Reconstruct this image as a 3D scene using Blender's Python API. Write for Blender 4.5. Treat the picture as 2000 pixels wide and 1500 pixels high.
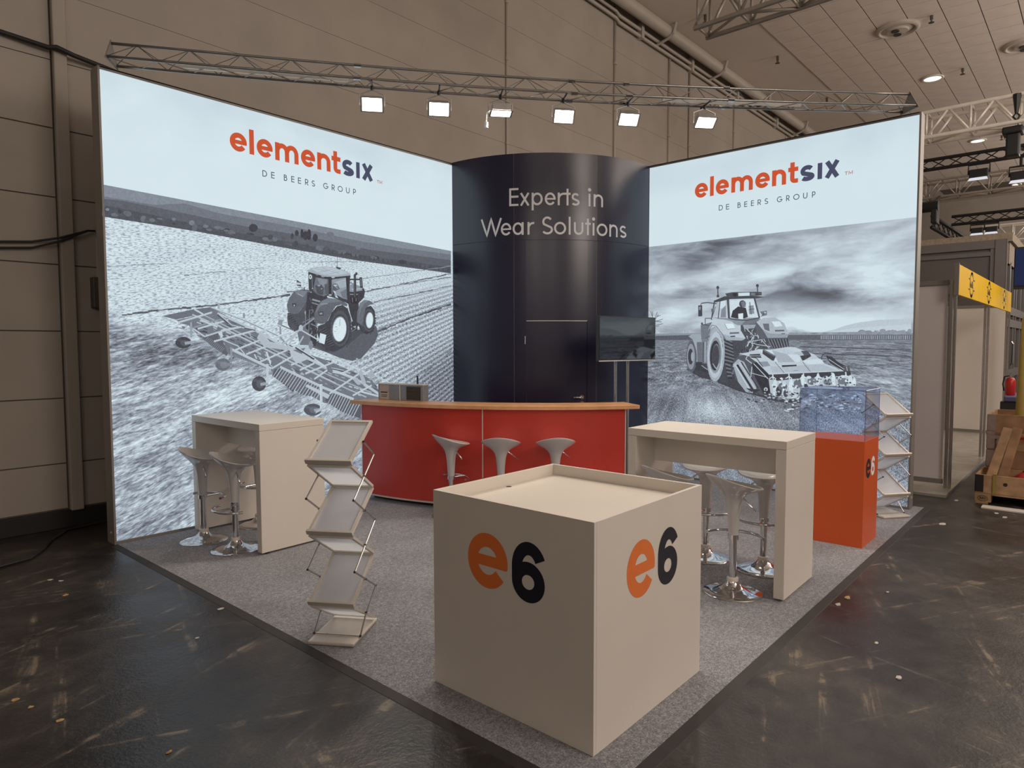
import bpy, bmesh, math, random
from mathutils import Vector, Matrix
random.seed(7)
for o in list(bpy.data.objects): bpy.data.objects.remove(o)
SC = bpy.context.scene
COL = SC.collection
PI = math.pi
# ------------------------------------------------------------------ camera
YAW, PITCH, ROLL = 0.7214, -0.0570, -0.0025
cam_d = bpy.data.cameras.new('camera'); cam = bpy.data.objects.new('camera', cam_d); COL.objects.link(cam)
cam_d.sensor_width = 36.0; cam_d.lens = 1314.47 * 36 / 2000; cam_d.clip_start = 0.05; cam_d.clip_end = 200
fw = Vector((math.cos(YAW)*math.cos(PITCH), math.sin(YAW)*math.cos(PITCH), math.sin(PITCH)))
rt = Vector((math.sin(YAW), -math.cos(YAW), 0)); up = rt.cross(fw)
r2 = math.cos(ROLL)*rt + math.sin(ROLL)*up; u2 = -math.sin(ROLL)*rt + math.cos(ROLL)*up
M = Matrix((r2, u2, -fw)).transposed().to_4x4(); M.translation = Vector((-2.0844, -1.3881, 1.7423))
cam.matrix_world = M
SC.camera = cam
# ------------------------------------------------------------------ world, hall light, exposure
SC.view_settings.view_transform = 'Standard'; SC.view_settings.look = 'None'
SC.view_settings.gamma = 1.0; SC.view_settings.use_curve_mapping = False
SC.view_settings.exposure = 0.0
W = bpy.data.worlds.new('hall_air'); SC.world = W; W.use_nodes = True
W.node_tree.nodes['Background'].inputs[0].default_value = (1.0, 0.86, 0.76, 1)
W.node_tree.nodes['Background'].inputs[1].default_value = 0.15
HALL_FILL = 455.0; SPOT = 70.0
def hall_fill(x, y, power):      # unseen point lights without fixtures, added to fill in the hall lighting
    d = bpy.data.lights.new('hall_fill', 'POINT'); d.shadow_soft_size = 1.4; d.energy = power; d.color = (1.0, 0.88, 0.78)
    o = bpy.data.objects.new('hall_fill', d); COL.objects.link(o); o.location = (x, y, 5.6)
for x, y, p in ((2, -7, 1.65), (9, -6.5, 1.05), (16, -5, 1.3), (-6, -8, .45), (-9, -5, .55), (24, -4, 1.3), (9.8, -2.2, .45), (30, -3, .9)):
    hall_fill(x, y, HALL_FILL*p)
# ------------------------------------------------------------------ materials
def lin(r, g, b):
    f = lambda c: (c/255/12.92) if c/255 <= 0.04045 else ((c/255+0.055)/1.055)**2.4
    return (f(r), f(g), f(b), 1)
MATS = {}
def mat(name, col, rough=0.5, metal=0.0, vary=0.06, scale=18.0, bump=0.0, bscale=None, spec=0.5, coat=0.0, trans=0.0, emit=None, es=0.0, alpha=1.0):
    if name in MATS: return MATS[name]
    m = bpy.data.materials.new(name); m.use_nodes = True; MATS[name] = m
    nt = m.node_tree; b = nt.nodes['Principled BSDF']
    tc = nt.nodes.new('ShaderNodeTexCoord'); n = nt.nodes.new('ShaderNodeTexNoise')
    n.inputs['Scale'].default_value = scale; n.inputs['Detail'].default_value = 4
    nt.links.new(tc.outputs['Object'], n.inputs['Vector'])
    r = nt.nodes.new('ShaderNodeValToRGB')
    c = col if len(col) == 4 else (*col, 1)
    r.color_ramp.elements[0].position = 0.3; r.color_ramp.elements[1].position = 0.7
    r.color_ramp.elements[0].color = (*[x*(1-vary) for x in c[:3]], 1); r.color_ramp.elements[1].color = (*[min(1, x*(1+vary)) for x in c[:3]], 1)
    nt.links.new(n.outputs['Fac'], r.inputs['Fac']); nt.links.new(r.outputs['Color'], b.inputs['Base Color'])
    b.inputs['Roughness'].default_value = rough; b.inputs['Metallic'].default_value = metal
    b.inputs['Specular IOR Level'].default_value = spec; b.inputs['Coat Weight'].default_value = coat
    b.inputs['Transmission Weight'].default_value = trans; b.inputs['Alpha'].default_value = alpha
    if emit:
        b.inputs['Emission Color'].default_value = (*emit[:3], 1); b.inputs['Emission Strength'].default_value = es
    if bump:
        n2 = nt.nodes.new('ShaderNodeTexNoise'); n2.inputs['Scale'].default_value = bscale or scale*4; n2.inputs['Detail'].default_value = 6
        nt.links.new(tc.outputs['Object'], n2.inputs['Vector'])
        bp = nt.nodes.new('ShaderNodeBump'); bp.inputs['Strength'].default_value = bump; bp.inputs['Distance'].default_value = 0.01
        nt.links.new(n2.outputs['Fac'], bp.inputs['Height']); nt.links.new(bp.outputs['Normal'], b.inputs['Normal'])
    return m
class NT:
    """tiny helper for math node graphs"""
    def __init__(s, nt): s.nt = nt
    def _in(s, sock, v):
        if isinstance(v, (int, float)): sock.default_value = v
        elif isinstance(v, tuple): sock.default_value = v
        else: s.nt.links.new(v, sock)
    def m(s, op, a, b=0.0, c=0.0, clamp=False):
        n = s.nt.nodes.new('ShaderNodeMath'); n.operation = op; n.use_clamp = clamp
        for k, v in zip(n.inputs, (a, b, c)): s._in(k, v)
        return n.outputs[0]
    def xyz(s, x, y, z):
        n = s.nt.nodes.new('ShaderNodeCombineXYZ')
        for k, v in zip(n.inputs, (x, y, z)): s._in(k, v)
        return n.outputs[0]
    def sep(s, v):
        n = s.nt.nodes.new('ShaderNodeSeparateXYZ'); s._in(n.inputs[0], v); return n.outputs
    def noise(s, v, scale, detail=3, rough=0.5, dist=0.0):
        n = s.nt.nodes.new('ShaderNodeTexNoise'); s._in(n.inputs['Vector'], v); n.inputs['Scale'].default_value = scale
        n.inputs['Detail'].default_value = detail; n.inputs['Roughness'].default_value = rough; n.inputs['Distortion'].default_value = dist
        return n.outputs['Fac']
    def vor(s, v, scale, feature='F1'):
        n = s.nt.nodes.new('ShaderNodeTexVoronoi'); n.feature = feature; s._in(n.inputs['Vector'], v); n.inputs['Scale'].default_value = scale
        return n.outputs['Distance']
    def ss(s, v, a, b, lo=0.0, hi=1.0):
        n = s.nt.nodes.new('ShaderNodeMapRange'); n.interpolation_type = 'SMOOTHSTEP'
        for k, q in zip(n.inputs, (v, a, b, lo, hi)): s._in(k, q)
        return n.outputs[0]
    def mix(s, f, a, b):
        return s.m('ADD', s.m('MULTIPLY', a, s.m('SUBTRACT', 1.0, f)), s.m('MULTIPLY', b, f))
    def gauss(s, x, y, cx, cy, rx, ry):
        dx = s.m('DIVIDE', s.m('SUBTRACT', x, cx), rx); dy = s.m('DIVIDE', s.m('SUBTRACT', y, cy), ry)
        d = s.m('ADD', s.m('MULTIPLY', dx, dx), s.m('MULTIPLY', dy, dy))
        return s.m('POWER', 2.718, s.m('MULTIPLY', d, -1.0))
    def ramp(s, f, stops):
        n = s.nt.nodes.new('ShaderNodeValToRGB'); s._in(n.inputs[0], f); e = n.color_ramp.elements
        while len(e) < len(stops): e.new(0.5)
        for q, (p, c) in zip(e, stops): q.position = p; q.color = c
        return n.outputs[0]
TONES = [(p, lin(*c)) for p, c in ((0, (22, 21, 27)), (.15, (45, 43, 50)), (.25, (66, 67, 75)), (.4, (98, 102, 112)), (.5, (120, 127, 138)), (.6, (142, 151, 163)), (.7, (164, 175, 186)), (.8, (186, 198, 208)), (.9, (202, 218, 227)), (1, (220, 237, 242)))]
LIT = 0.98      # backlighting of the two light walls
def print_mat(name, build):
    m = bpy.data.materials.new(name); m.use_nodes = True; MATS[name] = m; nt = m.node_tree; g = NT(nt); b = nt.nodes['Principled BSDF']
    b.inputs['Base Color'].default_value = (.02, .02, .02, 1); b.inputs['Roughness'].default_value = 0.8; b.inputs['Specular IOR Level'].default_value = 0.1
    col = build(g)
    nt.links.new(col, b.inputs['Emission Color']); b.inputs['Emission Strength'].default_value = LIT
    return m
def opos(g):
    return g.sep(g.nt.nodes.new('ShaderNodeTexCoord').outputs['Object'])
def field_left(g):
    x, y, z = opos(g)
    dx = g.m('SUBTRACT', 8.7, x); dz = g.m('SUBTRACT', 3.75, z)
    ang = g.m('ARCTAN2', dz, dx); lr = g.m('LOGARITHM', g.m('SQRT', g.m('ADD', g.m('MULTIPLY', dx, dx), g.m('MULTIPLY', dz, dz))), 2.718)
    P = lambda sa, sr: g.xyz(g.m('MULTIPLY', ang, sa), g.m('MULTIPLY', lr, sr), 0.0)
    depth = g.ss(z, 2.75, 1.0)                       # 0 far .. 1 near
    # far stubble: bright, fine dark flecks that grow towards the viewer
    f1 = g.noise(P(900, 210), 1.0, 2, 0.6); f2 = g.noise(P(520, 120), 1.0, 3, 0.65); f3 = g.noise(P(60, 10), 1.0, 3)
    fl = g.mix(depth, f1, f2)
    far = g.m('SUBTRACT', g.m('ADD', 0.95, g.m('MULTIPLY', g.m('SUBTRACT', f3, 0.5), 0.16)), g.m('MULTIPLY', g.ss(fl, 0.46, 0.64), g.m('ADD', 0.30, g.m('MULTIPLY', depth, 0.24))))
    # planted rows to the right of the tractor
    wob = g.m('MULTIPLY', g.m('SUBTRACT', f2, 0.5), 2.4)
    row = g.m('SINE', g.m('ADD', g.m('MULTIPLY', ang, 600.0), wob))
    rows = g.m('ADD', g.m('ADD', 0.70, g.m('MULTIPLY', row, 0.13)), g.m('MULTIPLY', g.m('SUBTRACT', g.noise(P(620, 190), 1.0, 3, .65), 0.5), 1.7))
    right = g.m('MULTIPLY', g.ss(x, 2.0, 2.9), g.ss(ang, 0.215, 0.30))
    lo = g.m('MULTIPLY', g.ss(x, 3.0, 3.75), g.ss(ang, 0.36, 0.47))
    rows = g.m('SUBTRACT', rows, g.m('MULTIPLY', lo, 0.22))
    # worked soil behind the harrow: streaks, darker
    w1 = g.noise(P(210, 34), 1.0, 5, 0.70, 0.3); w2 = g.noise(P(30, 7), 1.0, 4); w3 = g.noise(P(600, 140), 1.0, 3, .6)
    till = g.m('ADD', g.m('ADD', 0.66, g.m('MULTIPLY', g.m('SUBTRACT', w1, 0.5), 1.35)), g.m('MULTIPLY', g.m('SUBTRACT', w2, 0.5), 0.65))
    till = g.m('ADD', till, g.m('MULTIPLY', g.m('SUBTRACT', w3, 0.5), 1.0))
    till = g.m('ADD', till, g.m('MULTIPLY', g.gauss(x, z, 1.15, 1.35, 0.55, 0.22), 0.16))
    till = g.m('SUBTRACT', till, g.m('MULTIPLY', g.gauss(x, z, 0.75, 1.72, 0.6, 0.16), 0.16))
    edge = g.m('ADD', z, g.m('MULTIPLY', x, 0.27))
    tm = g.ss(g.m('ADD', edge, g.m('MULTIPLY', g.m('SUBTRACT', f3, 0.5), 0.4)), 2.12, 1.90)
    t = g.mix(right, far, rows); t = g.mix(g.m('MULTIPLY', tm, g.ss(x, 3.1, 2.8)), t, till)
    t = g.m('MAXIMUM', t, 0.16); 
    # upper plain part of the print, paler than the picture, with faint drifting grey
    top = g.m('ADD', 0.965, g.m('MULTIPLY', g.m('SUBTRACT', g.noise(g.xyz(g.m('MULTIPLY', x, 0.7), 0.0, z), 2.2, 4), 0.5), g.ss(z, 3.4, 4.0, 0.03, 0.16)))
    top = g.m('SUBTRACT', top, g.ss(z, 3.5, 4.1, 0.0, 0.05))
    line = g.m('SUBTRACT', 3.122, g.m('MULTIPLY', x, 0.0350))
    t = g.mix(g.ss(g.m('SUBTRACT', z, line), -0.002, 0.002), t, top)
    return g.ramp(t, TONES)
def field_right(g):
    x, y, z = opos(g)
    s = g.m('SUBTRACT', 5.08, y)
    # clouds
    wz = g.m('MULTIPLY', z, 2.3)
    c1 = g.noise(g.xyz(g.m('MULTIPLY', s, 0.95), wz, 0.3), 1.25, 7, 0.55, 0.5); c2 = g.noise(g.xyz(g.m('MULTIPLY', s, 0.6), wz, 4.2), 3.2, 5, 0.6, 0.3)
    sky = g.m('ADD', g.m('ADD', 0.74, g.m('MULTIPLY', g.m('SUBTRACT', c1, 0.5), 0.75)), g.m('MULTIPLY', g.m('SUBTRACT', c2, 0.5), 0.45))
    wrp = g.m('MULTIPLY', g.m('SUBTRACT', c2, 0.5), 0.55); sw = g.m('ADD', s, wrp); zw = g.m('ADD', z, g.m('MULTIPLY', g.m('SUBTRACT', c1, .5), .45))
    for cx, cz, rx, rz, a in ((2.45, 2.80, 0.36, 0.10, -.30), (2.9, 2.90, .45, .07, -.18), (4.0, 2.30, 0.42, 0.12, -.26), (4.35, 2.22, .35, .07, -.16), (2.3, 2.42, .30, .09, -.2), (3.3, 2.30, .5, .05, -.14), (3.6, 2.62, .6, .08, .12), (4.6, 2.6, .5, .3, .12), (2.25, 2.15, .4, .1, .14), (4.0, 2.02, .9, .10, .24), (3.2, 2.55, .4, .08, .08)):
        sky = g.m('ADD', sky, g.m('MULTIPLY', g.gauss(sw, zw, cx, cz, rx, rz), a))
    sky = g.m('MINIMUM', g.m('MAXIMUM', sky, 0.33), 0.95)
    # ground in perspective under the horizon
    q = g.m('DIVIDE', 1.0, g.m('MAXIMUM', g.m('SUBTRACT', 1.93, z), 0.05))
    gx = g.m('MULTIPLY', g.m('SUBTRACT', s, 2.6), q)
    G = lambda sx, sq: g.xyz(g.m('MULTIPLY', gx, sx), g.m('MULTIPLY', q, sq), 0.0)
    n1 = g.noise(G(24, 26), 1.0, 4, 0.65, .4); n2 = g.noise(G(3.2, 6), 1.0, 5, 0.6, .4); n3 = g.noise(G(9, 2.2), 1.0, 3, .6)
    blades = g.noise(g.xyz(g.m('MULTIPLY', s, 95.0), g.m('MULTIPLY', z, 55.0), 0.0), 1.0, 4, 0.65, .6)
    soil = g.m('ADD', g.m('ADD', 0.50, g.m('MULTIPLY', g.m('SUBTRACT', n1, 0.5), 1.1)), g.m('MULTIPLY', g.m('SUBTRACT', n2, 0.5), 1.0))
    soil = g.m('ADD', soil, g.m('MULTIPLY', g.gauss(s, z, 4.7, 1.35, .6, .16), .12))
    grass = g.m('ADD', g.m('ADD', 0.53, g.m('MULTIPLY', g.m('SUBTRACT', blades, 0.5), 1.35)), g.m('MULTIPLY', g.m('SUBTRACT', n3, 0.5), 0.5))
    for cx, cz, rx, rz, a in ((2.75, 0.92, .42, .16, .26), (2.35, 1.25, .25, .1, .22), (2.2, .95, .25, .12, -.16), (3.35, .86, .35, .1, .02), (4.3, .82, .5, .1, .16), (4.0, .72, .5, .12, -.12), (4.7, .5, .5, .3, -.06), (4.2, .3, .5, .2, .05)):
        grass = g.m('ADD', grass, g.m('MULTIPLY', g.gauss(s, z, cx, cz, rx, rz), a))
    gm = g.ss(g.m('ADD', z, g.m('MULTIPLY', g.m('SUBTRACT', n2, .5), .3)), 1.28, 1.02)
    t = g.mix(gm, soil, grass); t = g.m('MINIMUM', g.m('MAXIMUM', t, 0.13), 0.93)
    t = g.mix(g.ss(z, 1.852, 1.868), t, sky)
    top = g.m('ADD', 0.955, g.m('MULTIPLY', g.m('SUBTRACT', g.noise(g.xyz(0.0, g.m('MULTIPLY', s, 0.7), z), 2.0, 4), 0.5), g.ss(z, 3.3, 4.0, 0.02, 0.13)))
    top = g.m('SUBTRACT', top, g.ss(z, 3.5, 4.1, 0.0, 0.05))
    t = g.mix(g.ss(z, 3.052, 3.056), t, top)
    return g.ramp(t, TONES)
def art_mat(g):
    a = g.nt.nodes.new('ShaderNodeAttribute'); a.attribute_name = 'tone'; x, y, z = opos(g)
    n = g.noise(g.xyz(x, y, z), 55.0, 3, .6)
    return g.ramp(g.m('ADD', a.outputs['Fac'], g.m('MULTIPLY', g.m('SUBTRACT', n, 0.5), 0.16)), TONES)
def flat(col):
    def f(g):
        x, y, z = opos(g); n = g.noise(g.xyz(x, y, z), 3.0, 2)
        c2 = (col[0]*1.05, col[1]*1.05, col[2]*1.05, 1)
        return g.ramp(n, [(.3, col), (.7, c2)])
    return f
M_FL = print_mat('print_field_left', field_left); M_FR = print_mat('print_field_right', field_right); M_ART = print_mat('print_machines', art_mat)
M_OR = print_mat('print_orange', flat(lin(198, 82, 48))); M_NV = print_mat('print_navy', flat(lin(70, 74, 98))); M_GT = print_mat('print_grey_text', flat(lin(70, 82, 95)))
M_TM = print_mat('print_red_small', flat(lin(180, 90, 80)))
def floor_mat():
    m = bpy.data.materials.new('hall_floor'); m.use_nodes = True; MATS['hall_floor'] = m; nt = m.node_tree; g = NT(nt); b = nt.nodes['Principled BSDF']
    x, y, z = opos(g); v = g.xyz(x, y, 0.0)
    a = g.noise(v, 0.9, 5, .6); c = g.noise(v, 6.0, 6, .65); d = g.noise(v, 60.0, 3, .6)
    # long scuffs in a few directions
    def scuff(rot, sx, sy, lo, hi, off):
        cr, sr = math.cos(rot), math.sin(rot)
        u = g.m('ADD', g.m('MULTIPLY', x, cr*sx), g.m('MULTIPLY', y, sr*sx)); w = g.m('ADD', g.m('MULTIPLY', x, -sr*sy), g.m('MULTIPLY', y, cr*sy))
        return g.ss(g.noise(g.xyz(u, w, off), 1.0, 5, .62, .5), lo, hi)
    s = g.m('MAXIMUM', g.m('MAXIMUM', scuff(.35, .7, 7, .56, .70, 0.0), scuff(-.5, .5, 9, .57, .71, 3.0)), scuff(1.3, .6, 8, .58, .72, 7.0))
    s = g.m('MULTIPLY', s, g.ss(c, .38, .58))
    e = g.noise(v, 2.4, 5, .6); sp = g.noise(v, 26.0, 2, .5)
    t = g.m('ADD', g.m('ADD', .26, g.m('MULTIPLY', g.m('SUBTRACT', a, .5), 1.3)), g.m('MULTIPLY', g.m('SUBTRACT', c, .5), .8))
    t = g.m('ADD', t, g.m('MULTIPLY', g.m('SUBTRACT', e, .5), .6)); t = g.m('ADD', t, g.m('MULTIPLY', g.m('SUBTRACT', d, .5), .35))
    t = g.m('ADD', t, g.m('MULTIPLY', g.ss(sp, .70, .78), .35)); t = g.m('ADD', t, g.m('MULTIPLY', s, .75), 0, True)
    col = g.ramp(t, [(0, (.015, .0135, .014, 1)), (.3, (.033, .029, .028, 1)), (.6, (.068, .058, .050, 1)), (1, (.20, .16, .12, 1))])
    nt.links.new(col, b.inputs['Base Color'])
    nt.links.new(g.m('ADD', g.ss(a, .36, .6, .22, .38), g.m('MULTIPLY', c, .16)), b.inputs['Roughness'])
    b.inputs['Specular IOR Level'].default_value = .5
    bp = nt.nodes.new('ShaderNodeBump'); bp.inputs['Strength'].default_value = .25; bp.inputs['Distance'].default_value = .01
    nt.links.new(g.m('ADD', g.noise(v, 30.0, 4, .6), g.m('MULTIPLY', d, .3)), bp.inputs['Height']); nt.links.new(bp.outputs['Normal'], b.inputs['Normal'])
    return m
def carpet_mat():
    m = bpy.data.materials.new('carpet_needlefelt'); m.use_nodes = True; MATS['carpet_needlefelt'] = m; nt = m.node_tree; g = NT(nt); b = nt.nodes['Principled BSDF']
    x, y, z = opos(g); v = g.xyz(x, y, z)
    n = g.noise(v, 130.0, 3, .7); n2 = g.noise(v, 45.0, 3, .6); n3 = g.noise(v, 2.0, 3)
    t = g.m('ADD', g.m('ADD', g.m('MULTIPLY', n, .65), g.m('MULTIPLY', n2, .3)), g.m('MULTIPLY', n3, .12))
    nt.links.new(g.ramp(t, [(.36, (.102, .102, .112, 1)), (.52, (.235, .235, .256, 1)), (.68, (.48, .485, .52, 1))]), b.inputs['Base Color'])
    b.inputs['Roughness'].default_value = .95; b.inputs['Specular IOR Level'].default_value = .1; b.inputs['Sheen Weight'].default_value = .15
    bp = nt.nodes.new('ShaderNodeBump'); bp.inputs['Strength'].default_value = .5; bp.inputs['Distance'].default_value = .006
    nt.links.new(n, bp.inputs['Height']); nt.links.new(bp.outputs['Normal'], b.inputs['Normal'])
    return m
M_FLOOR = floor_mat(); M_CARPET = carpet_mat()
M_GAPSHADE = mat('ceiling_gap_painted_shade', (.16, .14, .12), .9)
M_SPRK = mat('dull_bronze', (.10, .085, .07), .5, .3)
M_HALL = mat('painted_concrete', (.41, .36, .31), .8, vary=.07, scale=1.3, bump=.12, bscale=40)
M_CEIL = mat('ceiling_plaster', (.66, .58, .515), .9, vary=.05, scale=.6)
M_TILE = mat('ceiling_tile_board', (.68, .595, .53), .9, vary=.06, scale=2.0, bump=.1, bscale=120)
M_CREAM = mat('white_laminate', (.74, .685, .615), .38, vary=.015, scale=3, spec=.4)
M_ALU = mat('aluminium_frame', (.25, .23, .21), .55, .3, vary=.04, scale=9)
M_PROF = mat('grey_frame_profile', (.30, .275, .25), .55, 0.2, vary=.04, scale=6)
M_BACK = mat('back_sheet', (.20, .19, .18), .8, vary=.05)
M_NAVY = mat('navy_panel', (.0115, .0105, .036), .30, vary=.04, scale=2, spec=.8)
M_WHITE = mat('white_vinyl', (.90, .90, .92), .5, vary=.02)
M_RED = mat('red_laminate', (.58, .050, .034), .30, vary=.03, scale=3)
M_WOOD = mat('beech_worktop', (.72, .37, .18), .32, vary=.14, scale=7)
M_BLACK = mat('black_plinth', (.015, .014, .015), .6)
M_ABS = mat('white_gloss_plastic', (.60, .575, .56), .14, vary=.015, scale=4, coat=.3)
M_CHROME = mat('chrome', (.75, .74, .74), .07, 1.0, vary=.02)
M_STEEL = mat('brushed_steel', (.50, .48, .46), .28, 1.0, vary=.08, scale=30)
M_SILV = mat('silver_frame', (.72, .665, .60), .40, .25, vary=.03)
M_ORANGE = mat('orange_lacquer', (.70, .108, .022), .35, vary=.03, scale=2)
M_ORV = mat('orange_vinyl', (.84, .205, .045), .4, vary=.02)
M_NVV = mat('navy_vinyl', (.014, .013, .026), .4, vary=.04)
M_SCREEN = mat('dark_glass_screen', (.008, .008, .010), .05, vary=.03, spec=1.0, coat=.6)
M_BEZ = mat('screen_bezel', (.03, .03, .033), .3)
M_TRUSS = mat('truss_steel', (.30, .285, .27), .30, .85, vary=.1, scale=12)
M_TRUSSW = mat('pale_truss_tube', (.78, .73, .65), .35, .2, vary=.06, scale=5)
M_TRUSSG = mat('grey_truss_tube', (.40, .355, .31), .4, .4, vary=.06, scale=5)
M_TRUSSB = mat('black_truss_tube', (.02, .02, .021), .45, .3)
M_RUB = mat('black_rubber', (.022, .02, .02), .6, vary=.15)
M_SHELL = mat('shell_wall_board', (.70, .635, .63), .6, vary=.025, scale=2)
M_SHELLF = mat('plastic_film_floor', (.34, .32, .28), .25, vary=.16, scale=5, bump=.25, bscale=9)
M_YEL = mat('yellow_fascia', (.88, .53, .010), .6, vary=.03, scale=3, spec=.15)
M_INK = mat('black_ink', (.03, .025, .02), .5)
M_GREYB = mat('dark_grey_board', (.115, .103, .100), .6, vary=.05, scale=2)
M_GREYF = mat('grey_steel_frame', (.165, .15, .145), .5, .2, vary=.05, scale=3)
M_PINE = mat('pine_board', (.42, .26, .14), .65, vary=.25, scale=9, bump=.2, bscale=30)
M_PINE2 = mat('weathered_pine', (.33, .19, .10), .7, vary=.3, scale=7, bump=.2, bscale=30)
M_PIPE = mat('painted_pipe', (.47, .415, .36), .5, vary=.05, scale=3)
# ------------------------------------------------------------------ mesh helpers
class MB:
    def __init__(s): s.v = []; s.f = []
    def add(s, v, f):
        n = len(s.v); s.v += [tuple(p) for p in v]; s.f += [tuple(i+n for i in q) for q in f]; return s
    def box(s, x0, x1, y0, y1, z0, z1, T=None):
        v = [(x, y, z) for z in (z0, z1) for y in (y0, y1) for x in (x0, x1)]
        if T: v = [T @ Vector(p) for p in v]
        return s.add(v, [(0, 2, 3, 1), (4, 5, 7, 6), (0, 1, 5, 4), (2, 6, 7, 3), (0, 4, 6, 2), (1, 3, 7, 5)])
    def tube(s, pts, r, n=8, closed=False, caps=True):
        P = [Vector(p) for p in pts]; m = len(P); rings = []
        R = r if isinstance(r, (list, tuple)) else [r]*m
        t0 = (P[1]-P[0]).normalized(); a = Vector((0, 0, 1)) if abs(t0.z) < .9 else Vector((1, 0, 0)); nrm = t0.cross(a).normalized()
        for i in range(m):
            if closed: t = (P[(i+1) % m]-P[i-1]).normalized()
            else: t = (P[min(i+1, m-1)]-P[max(i-1, 0)]).normalized()
            nrm = (nrm - t*nrm.dot(t)).normalized(); b = t.cross(nrm)
            k = 1.0
            if 0 < i < m-1 or closed:
                d1 = (P[i]-P[i-1]).normalized(); k = 1/max(.5, d1.dot(t))
            rings.append([P[i] + (nrm*math.cos(2*PI*j/n) + b*math.sin(2*PI*j/n))*R[i]*(k if k < 1.3 else 1.3) for j in range(n)])
        v = [p for q in rings for p in q]; f = []
        for i in range(m if closed else m-1):
            for j in range(n): f.append((i*n+j, i*n+(j+1) % n, ((i+1) % m)*n+(j+1) % n, ((i+1) % m)*n+j))
        if caps and not closed: f += [tuple(range(n))[::-1], tuple(range((m-1)*n, m*n))]
        return s.add(v, f)
    def lathe(s, prof, n=24, cx=0, cy=0, z0=0, fn=None, cap=True):
        v = []; f = []; m = len(prof)
        for i, (r, z) in enumerate(prof):
            for j in range(n):
                a = 2*PI*j/n; p = Vector((cx+r*math.cos(a), cy+r*math.sin(a), z0+z))
                if fn: p = fn(p, a, i)
                v.append(p)
        for i in range(m-1):
            for j in range(n): f.append((i*n+j, i*n+(j+1) % n, (i+1)*n+(j+1) % n, (i+1)*n+j))
        if cap: f += [tuple(range(n))[::-1], tuple(range((m-1)*n, m*n))]
        return s.add(v, f)
    def prism(s, poly, h, T):      # polygon in local xy extruded by h along local z, placed by T(x, y, z)
        n = len(poly); v = [T(x, y, 0) for x, y in poly] + [T(x, y, h) for x, y in poly]
        return s.add(v, [tuple(range(n))[::-1], tuple(range(n, 2*n))] + [(i, (i+1) % n, n+(i+1) % n, n+i) for i in range(n)])
    def ribbon(s, pts, w, T, closed=False, h=0.0):
        m = len(pts); L = []; R = []
        for i, p in enumerate(pts):
            a = pts[i-1] if (closed or i) else p; b = pts[(i+1) % m] if (closed or i < m-1) else p
            d1 = Vector((p[0]-a[0], p[1]-a[1])); d2 = Vector((b[0]-p[0], b[1]-p[1]))
            if d1.length < 1e-9: d1 = d2
            if d2.length < 1e-9: d2 = d1
            d1.normalize(); d2.normalize(); t = (d1+d2); t = t.normalized() if t.length > 1e-6 else d1
            nr = Vector((-t.y, t.x)); k = min(2.0, 1/max(.35, nr.dot(Vector((-d1.y, d1.x)))))
            L.append((p[0]+nr.x*w/2*k, p[1]+nr.y*w/2*k)); R.append((p[0]-nr.x*w/2*k, p[1]-nr.y*w/2*k))
        v = [T(*p) for p in L] + [T(*p) for p in R]
        f = [(i, m+i, m+(i+1) % m, (i+1) % m) for i in range(m if closed else m-1)]
        return s.add(v, f)
    def mesh(s, name, smooth=False):
        me = bpy.data.meshes.new(name); me.from_pydata(s.v, [], s.f); me.update()
        if smooth:
            me.polygons.foreach_set('use_smooth', [True]*len(me.polygons))
        return me
def thing(name, label, cat, loc=(0, 0, 0), rz=0.0, group=None):
    o = bpy.data.objects.new(name, None); COL.objects.link(o); o.location = loc; o.rotation_euler = (0, 0, rz); o.empty_display_size = .2
    o['label'] = label; o['category'] = cat
    if group: o['group'] = group
    return o
def obj(name, mb, m, parent=None, smooth=False, bevel=0.0, world=False, sharp=None, label=None):
    """one mesh object; world=True: its vertices are written in hall coordinates although its parent stands elsewhere"""
    me = mb if isinstance(mb, bpy.types.Mesh) else mb.mesh(name, smooth)
    o = bpy.data.objects.new(name, me); COL.objects.link(o)
    if m is not None and len(me.materials) == 0: me.materials.append(m)
    if parent is not None:
        o.parent = parent
        if world and parent.type == 'EMPTY': o.matrix_parent_inverse = parent.matrix_basis.inverted()
    if bevel:
        b = o.modifiers.new('bevel', 'BEVEL'); b.width = bevel; b.segments = 2; b.limit_method = 'ANGLE'
    if sharp is not None and smooth:
        me.set_sharp_from_angle(angle=math.radians(sharp))
    if label: o['label'] = label
    return o
def tag(o, label, cat, group=None):
    o['label'] = label; o['category'] = cat
    if group: o['group'] = group
    return o
def structure(o): o['kind'] = 'structure'; return o
def copy_tree(root, loc, rz, label, extra=None):
    c = root.copy(); COL.objects.link(c); c.location = loc; c.rotation_euler = (0, 0, rz); c['label'] = label
    for ch in list(root.children):
        d = ch.copy(); COL.objects.link(d); d.parent = c
        for g in list(ch.children):
            e = g.copy(); COL.objects.link(e); e.parent = d
    return c
def box_mb(*a, T=None): return MB().box(*a, T=T)
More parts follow.
